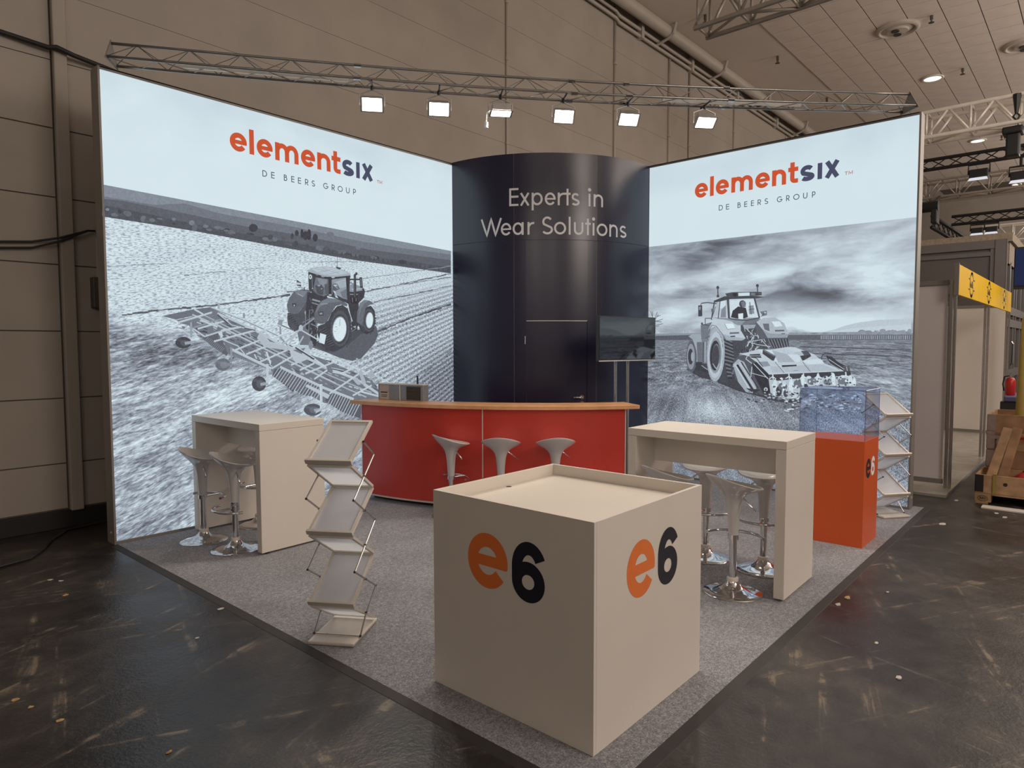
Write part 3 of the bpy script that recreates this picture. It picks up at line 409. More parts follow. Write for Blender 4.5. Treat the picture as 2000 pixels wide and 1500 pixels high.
'60,3286,2636,73,10,0,7,-74,-11;132,3360,2642,74,17,-1,7,-75,-18;145,3435,2661,75,16,-2,10,-76,-17;133,3509,2675,76,9,0,7,-76,-9;127,3586,2690,77,12,-1,8,-77,-13;161,3663,2708,79,14,-1,5,-79,-14;146,3742,2720,80,14,-2,9,-79,-15;134,3821,2733,81,10,-1,8,-80,-10;144,3903,2744,82,23,-3,9,-82,-23;151,3984,2766,83,16,-2,10,-83,-16;92,1964,1735,82,60,192,-97,249,123,199,90,158,67,27,-103,-54,-103,-198,-177,-121,-24,-176,41,-168,63;76,1991,1771,163,-96,112,1,206,95,152,108,155,21,33,51,-278,-29,-433,-103;78,1698,2092,-7,-52,7,-74,25,-34,47,-34,105,31,48,77,-30,116;56,1700,2043,45,24,-5,7,-45,-24;56,1717,2025,45,22,-4,7,-45,-22;56,1734,2007,45,20,-3,7,-46,-20;56,1751,1989,45,17,-3,8,-45,-18;56,1768,1971,46,15,-3,7,-45,-15;56,1786,1952,45,13,-2,8,-46,-13;56,1803,1934,46,10,-2,8,-46,-10;104,1774,2319,-59,-77,-25,-70,11,-71,67,-19,52,9,90,114,53,96,20,34,-33,14,-79,1;128,1780,2320,65,17,92,0,-41,-65,-72,10;84,1910,2205,53,96,20,13,-50,-167,-41,-48,-72,-11;165,1822,2295,61,-28,5,8,-61,28;70,1749,2195,52,5,-1,-35,-43,-4;200,1786,2174,-3,-5,-6,-3,-7,2,-2,5,3,5,6,2,6,-2;58,1937,2323,230,-11,27,-46,-140,-114,-8,-333,-22,-84,-59,48,-77,129,25,234;95,1957,1926,31,-29,4,3,-31,29;120,2021,1942,23,-53,4,1,-23,54;120,1967,2133,24,-14,4,5,-25,14;38,1964,2183,26,-34,7,4,-26,35;95,1927,2077,29,-36,5,3,-28,36;120,2023,1960,29,-34,8,5,-30,34;38,1923,1923,-28,-43,7,-3,27,43;38,2029,2098,2,-58,6,0,-3,58;95,1987,2173,8,-55,6,1,-8,55;38,1964,1904,-31,-56,4,-2,31,56;120,1992,2067,16,-23,5,3,-16,23;38,1990,1928,-21,-45,5,-2,21,45;95,2045,2225,-23,-17,3,-3,23,17;95,1985,1990,-1,-26,8,-1,2,26;38,2034,2027,-33,-40,4,-3,33,40;120,1991,1892,-30,-26,5,-5,30,26;120,2003,2138,-26,-44,8,-3,26,43;38,2042,1943,-24,-58,6,-2,24,58;150,1985,2140,15,-35,5,2,-15,35;38,2036,1993,-1,-12,5,0,0,12;38,2064,2254,-26,-23,5,-4,26,23;38,1947,1894,9,-23,6,2,-9,23;95,1961,2260,16,-35,6,3,-15,35;38,1988,2130,5,-48,6,1,-5,47;38,1984,1959,2,-12,9,1,-2,12;95,1984,2061,-27,-34,7,-4,27,35;150,1984,1908,-30,-48,5,-3,30,49;150,2031,1993,7,-46,9,2,-7,45;95,1906,1868,13,-22,8,4,-13,22;95,2001,1871,-34,-33,4,-3,34,33;150,1960,1938,18,-17,4,4,-18,17;95,1979,2183,-4,-31,7,-1,4,32;95,1912,2059,23,-43,7,3,-23,43;150,2041,1878,-7,-44,8,-1,7,44;150,2022,1873,-21,-40,7,-3,21,40;38,2034,1879,1,-52,5,0,-1,52;150,1995,2256,101,-19,-7,-18,-98,19;130,1988,2220,87,-20,-7,-14,-83,20;140,1908,2123,-12,-235,8,0,12,235;130,1955,2136,-20,-318,8,0,20,318;120,1872,1988,141,63,-5,9,-141,-62;165,1968,1981,60,-22,3,5,-61,22;60,2447,2377,225,39,18,-40,-15,-73,-75,-67,-12,-263,-46,-26,-64,172,-27,123;148,2468,2360,19,79,57,12,128,-35,10,-27,-140,-31;178,2498,2392,136,19,38,-8,-144,-31;180,2482,2327,105,5,0,7,-105,-6;44,2482,2305,105,12,-2,-94,-90,8;150,2508,2294,7,-50,6,1,-7,50;150,2561,2297,-1,-44,6,0,1,44;60,2491,2020,83,15,5,-113,-75,-20;170,2514,1956,45,13,-2,6,-46,-14;160,2506,1907,60,38,-3,4,-61,-38;190,2554,1959,-3,-8,-9,-3,-8,3,-4,8,4,8,9,3,8,-3;66,1952,2546,538,6,-25,-334,-151,48,-92,23,-232,31,-37,39;112,2041,2488,160,-8,-3,-160,-57,-33,-84,19,-50,42;140,2061,2484,123,-9,-9,-102,-88,48;78,2032,2399,82,15,26,-44,-15,-72,-68,14;90,2148,2419,49,15,-2,-108,-35,-14;160,2099,2404,-6,-8,-14,-3,-13,2,-6,6,6,7,14,4,13,-2;150,2124,2369,-3,-5,-8,-2,-8,1,-3,5,3,5,8,3,8,-2;152,2250,2480,186,41,10,-255,-67,15,-64,27,-56,46;175,2282,2452,145,53,7,-92,-96,-30;92,2253,2428,57,14,39,-59,-69,-31,-28,25;120,2351,2347,88,42,4,-117,-64,15;196,2258,2422,64,-42,3,4,-63,42;196,2301,2440,18,-41,4,1,-18,42;190,2311,2417,-5,-7,-14,-5,-15,1,-10,5,0,7,10,7,16,2,13,-3;215,2259,2356,24,-3,41,-78,-34,10;70,2266,2334,31,-35,6,4,-32,35;54,2201,2488,48,4,-3,-193,-40,1;54,2430,2529,36,3,2,-314,-23,11;200,2244,2479,-2,-163,4,1,2,162;170,2242,2308,-5,-7,-13,-5,-16,1,-9,5,0,7,10,6,15,3,13,-3;64,1952,2546,36,-9,5,-211,-37,19;150,1994,2514,2,-152,5,0,-2,153;188,2007,2366,-3,-5,-5,-3,-6,2,-2,5,2,5,6,2,6,-1;56,1955,2540,86,-16,130,-23,141,8,180,31,-3,-15,-178,-33,-140,-7,-137,11,-73,21;176,1935,2553,61,34,122,24,55,9,198,-16,125,-43,-10,-19,-174,-28,-141,'
'-10,-130,20,-86,16;198,1989,2577,129,30,58,8,180,-17,109,-33,-153,-34,-141,-6,-109,18;150,2083,2543,174,50,-1,3,-174,-50;150,2172,2524,184,53,0,3,-185,-53;150,2117,2605,82,-29,2,3,-82,29;150,2200,2579,-84,-33,1,-2,84,33;150,2200,2576,141,-25,1,3,-141,25;150,2035,2584,137,-22,1,3,-137,22;190,2285,2506,-5,-6,-11,-5,-14,-1,-12,3,-4,6,5,7,11,4,14,1,11,-3;150,2157,2506,-5,-6,-12,-4,-16,-1,-12,2,-5,6,5,6,13,4,15,1,12,-2;120,2081,2518,-6,-6,-14,-3,-13,1,-6,5,6,7,14,3,13,-1;230,1994,2491,-2,-12,-5,-9,-8,-6,-7,0,-7,4,-5,9,-1,11,2,11,5,10,7,5,8,1,6,-5,5,-8;100,1984,2490,-2,-8,-4,-6,-5,0,-4,5,-1,8,2,8,4,6,5,0,4,-5;60,2535,2512,34,3,-1,-224,-39,-2;70,2535,2510,2,43,32,30,20,-1,1,-20,-23,-16,-1,-34;110,2542,2519,-2,-211,6,0,2,212;58,2463,2488,160,11,1,17,-160,-12;62,2469,2461,59,-15,3,8,-59,14;60,2613,2531,38,4,12,-120,-41,-5;110,2624,2519,18,2,8,-88,-20,-4;60,2649,2407,31,-4,-1,-20,-27,1;84,1809,2448,54,-31,1,-43,-54,11;205,1811,2419,51,-5,0,-17,-52,-3;80,1825,2365,78,-13,3,8,-78,13;70,1900,2377,-8,-42,10,-1,8,43;180,1845,2362,52,-8,1,3,-52,9;90,2319,2793,-3,-172,5,1,3,172;72,2297,2626,77,-7,-25,-22,-42,10;64,2233,2111,72,75,73,19,69,-40,39,-95,6,-149,-32,-119,-74,-74,-120,-45,-112,13,-70,75,-39,119,15,72,72,23,57,40;64,2415,2162,7,-8,8,20,-9,8;64,2431,2144,8,-10,8,18,-7,11;64,2447,2122,6,-11,10,15,-7,13;64,2460,2096,5,-13,11,13,-5,14;64,2470,2067,5,-14,12,10,-5,16;64,2479,2036,3,-16,12,8,-3,16;64,2484,2002,2,-16,13,4,-2,18;64,2487,1967,0,-16,13,1,0,18;64,2486,1932,-1,-16,14,-3,1,18;64,2483,1897,-2,-16,12,-6,3,18;64,2477,1863,-4,-15,12,-9,4,16;64,2468,1830,-5,-14,11,-12,6,16;64,2457,1800,-6,-13,10,-14,6,14;64,2443,1773,-7,-11,9,-17,7,12;64,2427,1750,-7,-10,7,-19,8,11;92,2070,1900,91,49,-3,5,-91,-49;46,2074,1888,87,44,-4,6,-86,-45;92,2086,1880,87,45,-3,6,-87,-46;46,2090,1868,83,41,-4,5,-82,-41;92,2102,1860,83,41,-3,6,-83,-42;46,2106,1848,79,37,-4,5,-78,-37;92,2118,1839,79,38,-3,6,-79,-38;46,2122,1827,75,33,-3,6,-75,-33;92,2135,1819,74,34,-3,6,-75,-35;46,2138,1807,71,29,-3,6,-71,-30;92,2151,1799,70,30,-3,6,-70,-31;46,2154,1786,67,26,-3,6,-66,-26;92,2167,1778,67,27,-3,5,-67,-26;46,2171,1766,62,22,-3,5,-62,-21;92,2183,1757,63,24,-3,5,-62,-23;46,2187,1745,58,18,-2,6,-58,-18;92,2199,1737,59,19,-3,6,-58,-20;46,2203,1725,54,14,-2,6,-54,-15;82,2466,1940,-6,-57,-16,-54,-25,-44,-30,-31,-35,-16,-35,0,-34,16,-28,31,-22,43,-13,52,-4,56,6,56,15,53,24,43,30,32,34,17,35,2,34,-15,29,-30,23,-44,14,-52;66,2445,1935,-5,-48,-14,-45,-21,-36,-26,-27,-30,-13,-30,0,-29,13,-25,26,-18,36,-12,43,-3,47,5,48,13,43,21,37,25,26,30,15,30,1,29,-13,25,-25,20,-36,12,-44;150,2429,1928,-8,-41,-16,-37,-21,-31,-25,-21,-27,-10,-27,2,-25,13,-20,23,-14,32,-7,37,0,41,8,40,15,37,20,30,25,21,27,11,27,-1,25,-12,21,-23,14,-32,8,-38;247,2421,1927,-7,-38,-14,-35,-19,-28,-23,-20,-25,-9,-24,1,-23,12,-18,22,-13,30,-6,35,0,37,7,38,14,34,19,28,22,20,25,10,24,0,23,-12,19,-21,13,-30,7,-36;120,2280,1986,14,1,0,3,-14,0;120,2275,1952,29,3,-1,4,-28,-3;120,2266,1903,20,3,-1,4,-20,-3;120,2340,2047,-6,-79,5,-1,6,80;120,2293,1928,14,0,0,4,-14,0;100,2010,2008,6,95,38,73,56,62,84,36,113,-6,86,-27,55,-27,-12,-25,-73,18,-72,-19,-58,-77,-58,-99,-54,-27,-71,5;122,2117,2240,77,32,113,-7,71,-22,-72,-8,-127,-18,-98,-52,-49,-73,22,81;78,2016,2024,102,-25,2,5,-102,24;70,2064,2117,64,8,3,-48,-59,-5;150,2080,2105,36,5,1,-20,-33,-4;165,2096,2198,90,8,-1,8,-90,-9;110,2249,2206,86,22,-1,4,-86,-22;110,2334,2228,101,-26,2,4,-101,26;62,2573,2010,52,-100,79,-33,91,36,37,103,-9,141,-54,55,-78,-22,-48,-90;62,2765,2188,7,-4,5,18,-8,4;62,2784,2175,6,-6,7,16,-7,7;62,2800,2157,5,-8,10,13,-6,9;62,2813,2133,4,-9,11,10,-4,11;62,2823,2106,3,-11,12,7,-3,12;62,2829,2076,1,-11,13,2,-1,13;62,2831,2044,-1,-11,13,-1,0,13;62,2828,2012,-2,-11,12,-5,2,13;62,2821,1982,-3,-10,11,-9,4,12;62,2810,1954,-4,-9,9,-12,5,10;62,2796,1930,-6,-8,8,-15,6,9;62,2779,1910,-7,-6,6,-16,7,6;62,2760,1896,-8,-4,4,-18,8,4;84,2816,2044,-4,-38,-10,-35,-16,-29,-20,-21,-22,-11,-23,-1,-22,11,-19,20,-14,28,-9,34,-2,38,3,37,11,35,15,29,20,21,22,11,23,1,22,-10,19,-20,15,-'
'28,9,-34;64,2810,2044,-3,-32,-9,-30,-13,-24,-17,-18,-19,-9,-20,0,-18,8,-16,17,-12,24,-8,29,-2,31,3,31,9,30,13,24,17,18,18,9,20,1,18,-8,17,-17,12,-24,8,-29;150,2802,2041,-4,-27,-9,-25,-12,-21,-15,-15,-16,-7,-16,0,-15,8,-12,16,-8,21,-5,25,0,27,5,27,8,25,12,20,15,15,16,8,16,0,14,-8,13,-15,8,-21,5,-26;247,2797,2041,-4,-25,-7,-22,-11,-19,-13,-13,-13,-7,-14,0,-13,8,-10,13,-7,19,-4,23,0,25,4,24,7,23,11,19,12,13,14,7,14,0,13,-7,10,-14,8,-19,4,-23;106,2569,2022,7,113,39,102,62,38,78,-4,62,-38,-63,-10,-60,-43,-33,-105,-12,-101,-68,34;126,2615,2234,62,38,70,-4,-70,-31,-47,-62,-33,-102;90,2610,1971,57,52,-4,3,-58,-51;90,2628,1951,51,44,-4,4,-52,-44;90,2646,1931,45,37,-4,3,-46,-36;90,2663,1911,40,29,-4,4,-40,-29;118,896,2112,156,-77,295,-136,355,-174,433,-131,626,-242,154,-199,-314,-170,-499,137,-510,278,-99,96,-451,172,-241,139,-130,134,-97,23;95,1205,1716,41,-11,4,12,-41,11;195,1723,1504,41,-27,4,5,-42,27;70,2239,1274,37,-30,8,8,-37,29;95,2001,1376,40,-27,9,11,-39,27;150,1812,1646,63,-9,2,11,-63,9;175,1425,1659,19,-19,8,7,-19,19;80,1109,1818,49,-21,3,8,-49,20;175,1256,1867,46,-23,7,12,-47,23;150,1830,1515,31,-17,4,7,-31,17;175,1834,1442,31,-11,3,8,-31,10;70,1311,1835,41,-14,3,6,-41,15;70,2807,1279,26,-28,11,7,-26,28;70,1293,1778,52,-13,3,11,-52,12;175,1605,1668,54,-19,5,10,-55,18;150,1521,1651,21,-9,7,13,-22,9;150,1111,1705,38,-11,4,10,-39,11;70,1537,1795,47,-9,2,11,-47,8;150,2439,1363,21,-18,11,8,-21,19;175,900,1833,28,-15,5,9,-28,15;95,1372,1706,19,-16,9,11,-19,15;195,1250,1841,30,-22,10,11,-31,22;195,2566,1175,39,-14,5,11,-39,14;95,2493,1209,53,-21,4,8,-54,21;70,1797,1615,26,-15,4,6,-25,16;70,2093,1451,57,-16,5,14,-57,16;70,1295,1841,36,-11,2,5,-36,12;95,1499,1694,25,-16,8,11,-25,16;195,639,2023,21,-7,3,7,-22,7;95,972,1856,24,-9,5,11,-24,9;195,1026,1878,47,-20,6,13,-47,20;195,1443,1774,55,-18,5,12,-55,17;70,1366,1781,16,-10,7,9,-16,10;80,2222,1500,43,-26,10,13,-43,26;150,2125,1502,31,-13,5,8,-32,13;195,2345,1389,50,-15,2,6,-49,15;80,636,2031,36,-9,3,8,-36,9;80,2199,1314,48,-25,4,6,-48,25;195,2061,1372,30,-20,6,7,-30,20;195,1847,1539,33,-18,7,11,-33,18;175,1718,1679,24,-22,6,5,-24,22;175,1426,1648,22,-15,7,9,-21,15;70,1609,1699,25,-18,9,11,-24,18;95,1063,1907,28,-19,4,5,-28,19;95,1691,1621,34,-24,9,11,-34,23;150,753,1829,40,-15,4,11,-40,14;175,1725,1505,26,-23,8,8,-25,23;150,1116,1889,39,-19,5,10,-39,19;195,2588,1240,51,-28,10,14,-51,27;150,1840,1406,42,-23,6,8,-42,24;150,2128,1326,30,-14,7,10,-30,14;70,1934,1574,49,-19,6,12,-49,19;150,2317,1506,55,-12,3,13,-54,12;150,747,1849,20,-8,4,8,-20,8;195,772,1980,42,-12,3,10,-42,11;195,966,1833,26,-20,9,10,-27,20;80,1610,1465,58,-15,3,8,-59,14;195,1271,1850,36,-23,4,5,-36,23;150,1050,1898,19,-10,2,5,-19,9;95,1286,1672,57,-10,3,12,-57,10;195,1623,1598,22,-23,7,5,-23,23;175,828,1852,21,-12,7,11,-22,12;150,964,1831,24,-24,3,4,-23,24;70,2106,1398,46,-13,3,9,-46,12;175,2079,1509,31,-17,9,12,-32,17;195,2442,1278,45,-17,7,15,-45,17;70,2088,1451,50,-20,5,11,-50,20;150,1275,1685,30,-10,4,9,-30,10;70,630,1976,30,-15,6,11,-30,16;80,2592,1383,47,-11,5,14,-47,12;95,903,1908,31,-18,7,12,-30,18;80,1391,1748,51,-18,4,9,-52,18;175,961,1946,22,-23,7,6,-22,23;80,2676,1241,29,-18,8,9,-30,17;150,857,2003,49,-20,3,7,-48,20;95,2622,1404,40,-16,7,12,-41,16;80,1683,1661,34,-16,7,13,-34,15;80,1763,1485,51,-27,7,10,-52,27;80,812,2048,29,-14,7,11,-30,15;80,2488,1436,40,-21,6,8,-40,22;80,1288,1798,26,-21,6,7,-26,21;70,1465,1559,30,-9,5,11,-30,10;80,1705,1747,40,-17,5,10,-39,17;150,1940,1394,30,-22,11,12,-31,22;175,2302,1251,41,-13,3,7,-40,14;95,749,2002,44,-20,6,10,-45,20;70,1823,1553,27,-27,11,8,-27,28;95,999,1830,22,-13,6,9,-22,14;175,967,1882,31,-19,5,8,-31,19;150,1098,1826,36,-18,5,8,-37,19;175,1016,1902,30,-18,4,5,-30,18;150,818,1994,36,-11,2,5,-36,11;175,1827,1440,47,-13,4,13,-47,13;195,2646,1282,35,-23,6,5,-36,23;70,1695,1688,51,-12,2,7,-51,12;70,1989,1575,43,-12,2,6,-42,13;150,1841,1545,41,-10,3,10,-40,10;195,901,1921,32,-18,6,9,-33,18;195,1815,1610,52,-17,2,6,-52,17;150,2709,1253,66,-18,4,11,-66,18;150,1352,1711,'
'46,-25,3,6,-45,25;195,2145,1581,44,-28,10,12,-45,27;70,1286,1735,31,-10,3,8,-31,10;80,1828,1424,59,-28,3,6,-59,27;175,1546,1720,60,-12,2,9,-60,11;95,2601,1267,42,-27,5,5,-43,28;80,1456,1769,22,-11,6,10,-22,11;95,1713,1672,39,-17,6,12,-39,17;80,1361,1594,38,-23,6,10,-38,22;70,1769,1572,39,-26,9,11,-39,26;150,2347,1436,56,-18,6,14,-56,18;150,922,1863,22,-24,6,6,-22,23;80,1735,1660,25,-12,8,13,-25,12;195,2026,1474,64,-19,5,13,-64,20;80,584,1913,45,-10,2,6,-46,10;80,1168,1801,48,-25,5,8,-49,24;80,1891,1515,56,-10,2,10,-56,11;95,2789,1238,76,-32,8,13,-76,32;195,2493,1369,34,-28,12,10,-34,28;150,2720,1349,34,-13,7,13,-34,13;195,1025,1839,42,-14,5,13,-42,14;95,669,1976,45,-17,2,5,-45,18;175,2094,1509,48,-29,8,11,-48,29;175,2186,1422,55,-27,4,6,-55,27;150,1848,1650,63,-10,3,15,-63,10;175,747,1860,20,-23,11,9,-20,23;70,2084,1314,26,-21,6,6,-26,21;95,970,1863,42,-11,4,11,-43,11;150,1391,1728,49,-19,4,8,-49,20;80,738,1908,23,-9,4,9,-23,9;80,1375,1780,30,-17,5,7,-30,17;195,916,1975,37,-21,6,9,-37,21;95,1681,1475,41,-18,4,6,-42,19;195,987,1780,20,-23,7,5,-20,23;70,1327,1771,41,-23,5,8,-41,23;195,1337,1723,42,-11,3,8,-42,11;150,2546,1401,44,-15,5,10,-44,15;80,1086,1976,46,-16,3,6,-46,17;195,621,1879,35,-23,7,11,-35,23;195,1900,1680,51,-11,2,9,-51,11;195,933,1832,34,-21,4,6,-35,20;80,1127,1743,52,-16,4,10,-52,16;195,708,1832,43,-8,1,6,-42,8;80,747,1847,41,-20,3,7,-41,19;150,2030,1473,33,-14,7,13,-33,14;70,799,1911,44,-12,3,10,-44,12;195,2584,1442,32,-11,5,11,-32,12;150,1716,1526,54,-16,2,7,-53,17;80,1052,1846,22,-16,9,11,-22,16;150,900,1902,25,-15,5,8,-24,16;195,2690,1322,52,-14,6,16,-52,14;175,668,1906,23,-9,5,11,-24,9;95,1143,1681,24,-23,7,7,-24,23;150,2255,1419,46,-23,9,13,-46,23;175,2037,1456,63,-28,5,7,-63,29;95,1862,1454,55,-13,2,7,-55,13;95,2140,1394,44,-17,7,13,-45,17;150,2276,1240,19,-21,7,4,-20,21;150,697,1904,37,-15,3,9,-36,14;95,1280,1852,19,-10,7,10,-19,11;80,2185,1361,60,-15,2,8,-60,14;95,960,1820,50,-23,6,12,-50,23;95,858,2010,47,-22,6,12,-47,22;80,1015,1838,39,-17,4,6,-40,18;195,1818,1588,27,-24,5,5,-27,24;175,1837,1453,32,-18,8,11,-31,18;80,2464,1348,53,-31,5,5,-54,31;195,1834,1563,29,-14,5,7,-30,14;70,1738,1662,26,-17,8,10,-26,17;80,1052,1707,27,-11,3,7,-27,10;80,1462,1763,31,-19,7,11,-31,18;175,983,1813,51,-15,3,9,-51,15;80,1149,1758,42,-17,6,13,-42,17;150,2087,1465,39,-25,5,7,-39,24;175,1415,1686,45,-13,3,8,-46,13;70,2115,1433,57,-21,5,10,-57,21;80,1242,1847,29,-16,6,9,-30,16;80,1061,1808,50,-20,4,9,-49,20;95,607,1919,28,-8,3,12,-27,8;175,1437,1804,17,-14,8,8,-16,14;95,2359,1270,35,-13,7,15,-36,12;195,1187,1860,22,-22,7,6,-22,22;175,1531,1649,59,-21,4,10,-59,21;80,1681,1636,52,-26,7,11,-52,26;95,2138,1372,67,-21,3,9,-67,21;175,1304,1692,48,-21,6,13,-48,21;95,1644,1609,45,-12,3,8,-45,12;80,1546,1775,44,-26,5,7,-44,26;95,1273,1698,21,-10,3,7,-21,10;80,2104,1467,38,-22,7,8,-38,23;175,1346,1668,38,-17,5,9,-38,18;150,1689,1556,18,-17,7,6,-18,17;195,746,1965,40,-12,3,10,-40,12;80,2209,1370,46,-13,2,7,-46,13;195,2510,1262,65,-22,6,13,-65,22;70,1740,1650,18,-17,5,4,-18,17;80,788,1962,20,-10,6,10,-20,10;175,903,1753,31,-10,4,11,-30,10;195,1364,1618,18,-20,10,8,-18,20;150,1993,1619,27,-23,7,7,-26,23;195,1117,1848,41,-17,5,11,-41,17;70,2148,1578,68,-16,4,12,-68,15;195,836,1989,42,-21,3,5,-42,21;175,2742,1356,22,-15,7,7,-22,15;150,1251,1755,20,-24,5,4,-20,24;70,1179,1838,38,-9,4,14,-38,8;95,1378,1721,48,-18,5,12,-47,17;195,2356,1442,56,-18,3,7,-56,19;70,1422,1777,17,-23,12,7,-17,24;175,1252,1683,20,-12,5,7,-20,13;150,1877,1539,54,-27,4,6,-54,28;70,699,2038,18,-8,6,12,-18,8;80,2536,1311,22,-25,14,8,-22,26;175,1203,1767,47,-23,3,6,-47,23;195,2410,1438,53,-13,5,14,-53,13;80,2600,1198,33,-21,8,9,-33,21;175,1343,1686,37,-23,6,8,-37,24;195,1963,1588,32,-9,3,7,-32,10;70,1201,1851,16,-9,5,8,-16,9;70,802,1884,34,-12,5,12,-34,12;195,1452,1602,43,-23,7,11,-43,23;195,1191,1872,21,-25,8,7,-21,24;195,1734,1470,33,-18,9,13,-33,18;150,2172,1468,43,-13,5,12,-43,13;70,797,1881,45,-16,4,11,-45,16;195,2170,1446,49,-21,5,8,-50,21;70,771,1880,47,-7,1,9,-4'
'6,7;150,2532,1233,27,-20,9,8,-28,20;80,1031,1944,45,-14,5,12,-45,14;150,2163,1486,19,-22,12,7,-19,22;195,1022,1918,19,-23,5,4,-20,23;88,1533,1502,103,16,249,-171,-23,-57,-129,-31,-122,100,-109,79;92,2196,1224,309,-99,110,-91,-15,-135,-267,104,-208,135;96,802,1822,157,54,83,-210,-18,-17,-156,105;100,1615,1509,513,-232,-114,-92,-175,39,-308,195;175,1581,1522,-88,-113,8,-5,87,113;205,1610,1509,-89,-115,7,-5,89,115;175,1639,1496,-91,-118,7,-5,92,118;205,1669,1482,-93,-120,7,-4,93,120;175,1698,1469,-94,-122,7,-5,95,122;205,1728,1456,-96,-125,7,-5,97,125;175,1758,1442,-98,-127,7,-5,99,127;205,1788,1428,-100,-129,8,-5,100,130;175,1819,1415,-102,-133,7,-5,102,133;205,1849,1401,-104,-135,8,-5,104,135;175,1880,1387,-106,-137,8,-5,106,137;205,1911,1373,-108,-140,8,-5,108,140;175,1942,1359,-109,-142,7,-5,110,142;205,1974,1345,-112,-145,8,-5,112,145;175,2005,1330,-113,-147,8,-5,114,147;205,2037,1316,-116,-150,8,-5,116,150;175,2069,1302,-118,-153,8,-5,119,152;205,2102,1287,-120,-155,8,-5,120,155;175,2238,1234,-110,-178,9,-4,110,177;205,2270,1222,-111,-178,9,-5,111,178;175,2302,1210,-111,-178,9,-5,111,179;205,2334,1198,-112,-179,9,-4,112,179;175,2366,1186,-112,-179,9,-5,113,180;205,2399,1174,-113,-180,9,-4,113,180;175,2432,1162,-114,-180,9,-5,114,180;205,2465,1150,-115,-181,9,-5,115,181;175,2498,1137,-116,-181,10,-4,115,181;205,2531,1125,-116,-182,10,-4,116,181;175,2565,1113,-117,-183,10,-4,117,182;205,2599,1100,-118,-183,10,-4,117,182;150,1104,1666,-57,-91,4,-2,57,91;150,1121,1659,-57,-91,4,-3,57,92;150,1138,1652,-57,-92,4,-2,58,91;150,1156,1644,-58,-91,4,-3,58,92;150,1173,1637,-58,-92,5,-2,57,91;150,1191,1629,-58,-91,4,-3,58,92;150,1208,1622,-58,-92,4,-3,59,92;150,1226,1614,-58,-92,4,-2,58,92;150,1244,1607,-59,-93,4,-2,59,92;150,1262,1599,-59,-92,4,-3,59,93;150,1280,1591,-60,-92,5,-3,59,93;150,1298,1584,-60,-93,4,-2,60,92;150,1316,1576,-60,-93,4,-2,60,92;150,1334,1568,-60,-93,4,-2,60,93;150,1352,1560,-60,-93,4,-2,60,93;150,1370,1553,-60,-94,4,-2,60,93;150,1388,1545,-60,-94,4,-2,61,93;150,1407,1537,-61,-94,4,-2,61,93;150,1425,1529,-61,-94,5,-2,61,93;150,1444,1521,-61,-94,4,-2,61,94;150,1462,1513,-61,-94,4,-2,62,94;150,1481,1505,-61,-94,4,-3,62,95;140,851,1833,-60,-69,4,-3,60,69;140,865,1823,-60,-68,3,-3,61,69;140,879,1814,-60,-69,3,-3,61,69;140,893,1805,-61,-69,4,-3,61,69;140,907,1795,-61,-68,4,-3,61,69;140,921,1786,-61,-69,3,-3,62,69;140,935,1777,-61,-69,3,-3,62,69;140,949,1767,-61,-69,3,-3,62,69;140,964,1758,-62,-69,3,-3,62,69;140,978,1748,-62,-69,3,-3,62,69;140,992,1739,-62,-70,3,-3,63,70;140,1006,1729,-62,-69,4,-3,62,69;66,691,1778,-3,-15,-10,-14,-14,-12,-18,-8,-20,-4,-21,0,-20,4,-17,8,-13,12,-8,14,-3,15,4,14,9,14,13,12,18,8,20,5,21,0,20,-4,17,-9,14,-11,8,-14;88,671,1774,-2,-8,-5,-8,-8,-6,-10,-4,-11,-3,-12,0,-11,3,-9,4,-7,6,-5,8,-1,8,1,9,5,7,8,6,10,5,11,2,12,1,11,-3,9,-4,8,-7,4,-7;104,551,1814,10,-21,4,1,-11,22;104,565,1811,10,-23,4,1,-10,23;104,579,1807,11,-24,3,1,-10,25;104,594,1804,10,-26,4,1,-10,27;104,608,1801,11,-28,3,1,-10,28;104,623,1798,10,-30,4,1,-10,30;104,638,1794,10,-31,4,1,-11,32;104,652,1791,10,-33,4,1,-10,34;165,631,1758,73,10,-3,27,-73,-11;108,1061,1563,-3,-16,-10,-16,-14,-12,-18,-9,-21,-4,-21,0,-21,6,-17,9,-13,14,-9,15,-2,17,3,16,9,15,14,13,18,9,21,4,21,0,21,-5,17,-10,14,-13,9,-16;130,1042,1560,-2,-9,-6,-8,-8,-7,-10,-5,-11,-2,-12,0,-11,3,-10,5,-7,7,-5,9,-1,9,2,9,5,9,8,7,10,4,11,3,12,0,11,-3,10,-6,7,-7,5,-8;146,918,1607,11,-24,4,2,-11,24;146,934,1603,10,-25,4,1,-10,26;146,950,1600,10,-28,4,2,-10,27;146,965,1596,11,-29,4,1,-10,29;146,981,1592,11,-31,4,1,-10,31;146,997,1588,11,-33,4,2,-10,33;146,1013,1584,11,-34,4,1,-10,35;146,1029,1581,11,-37,4,1,-10,37;135,1002,1544,79,8,-3,29,-80,-9;72,1434,1358,-4,-22,-9,-20,-15,-16,-19,-11,-22,-5,-22,2,-21,7,-18,13,-14,17,-8,20,-3,21,4,22,9,19,15,16,19,11,21,5,22,0,21,-7,19,-13,14,-17,9,-20;94,1414,1355,-2,-12,-5,-11,-8,-9,-11,-6,-11,-3,-13,1,-11,4,-10,7,-8,9,-5,12,-1,12,2,11,5,11,8,9,11,6,11,3,13,-1,11,-4,10,-6,8,-10,5,-11;110,1286,1417,11,-31,4,1,-11,31;110,1303,1413,11,-33,4,1,-10'
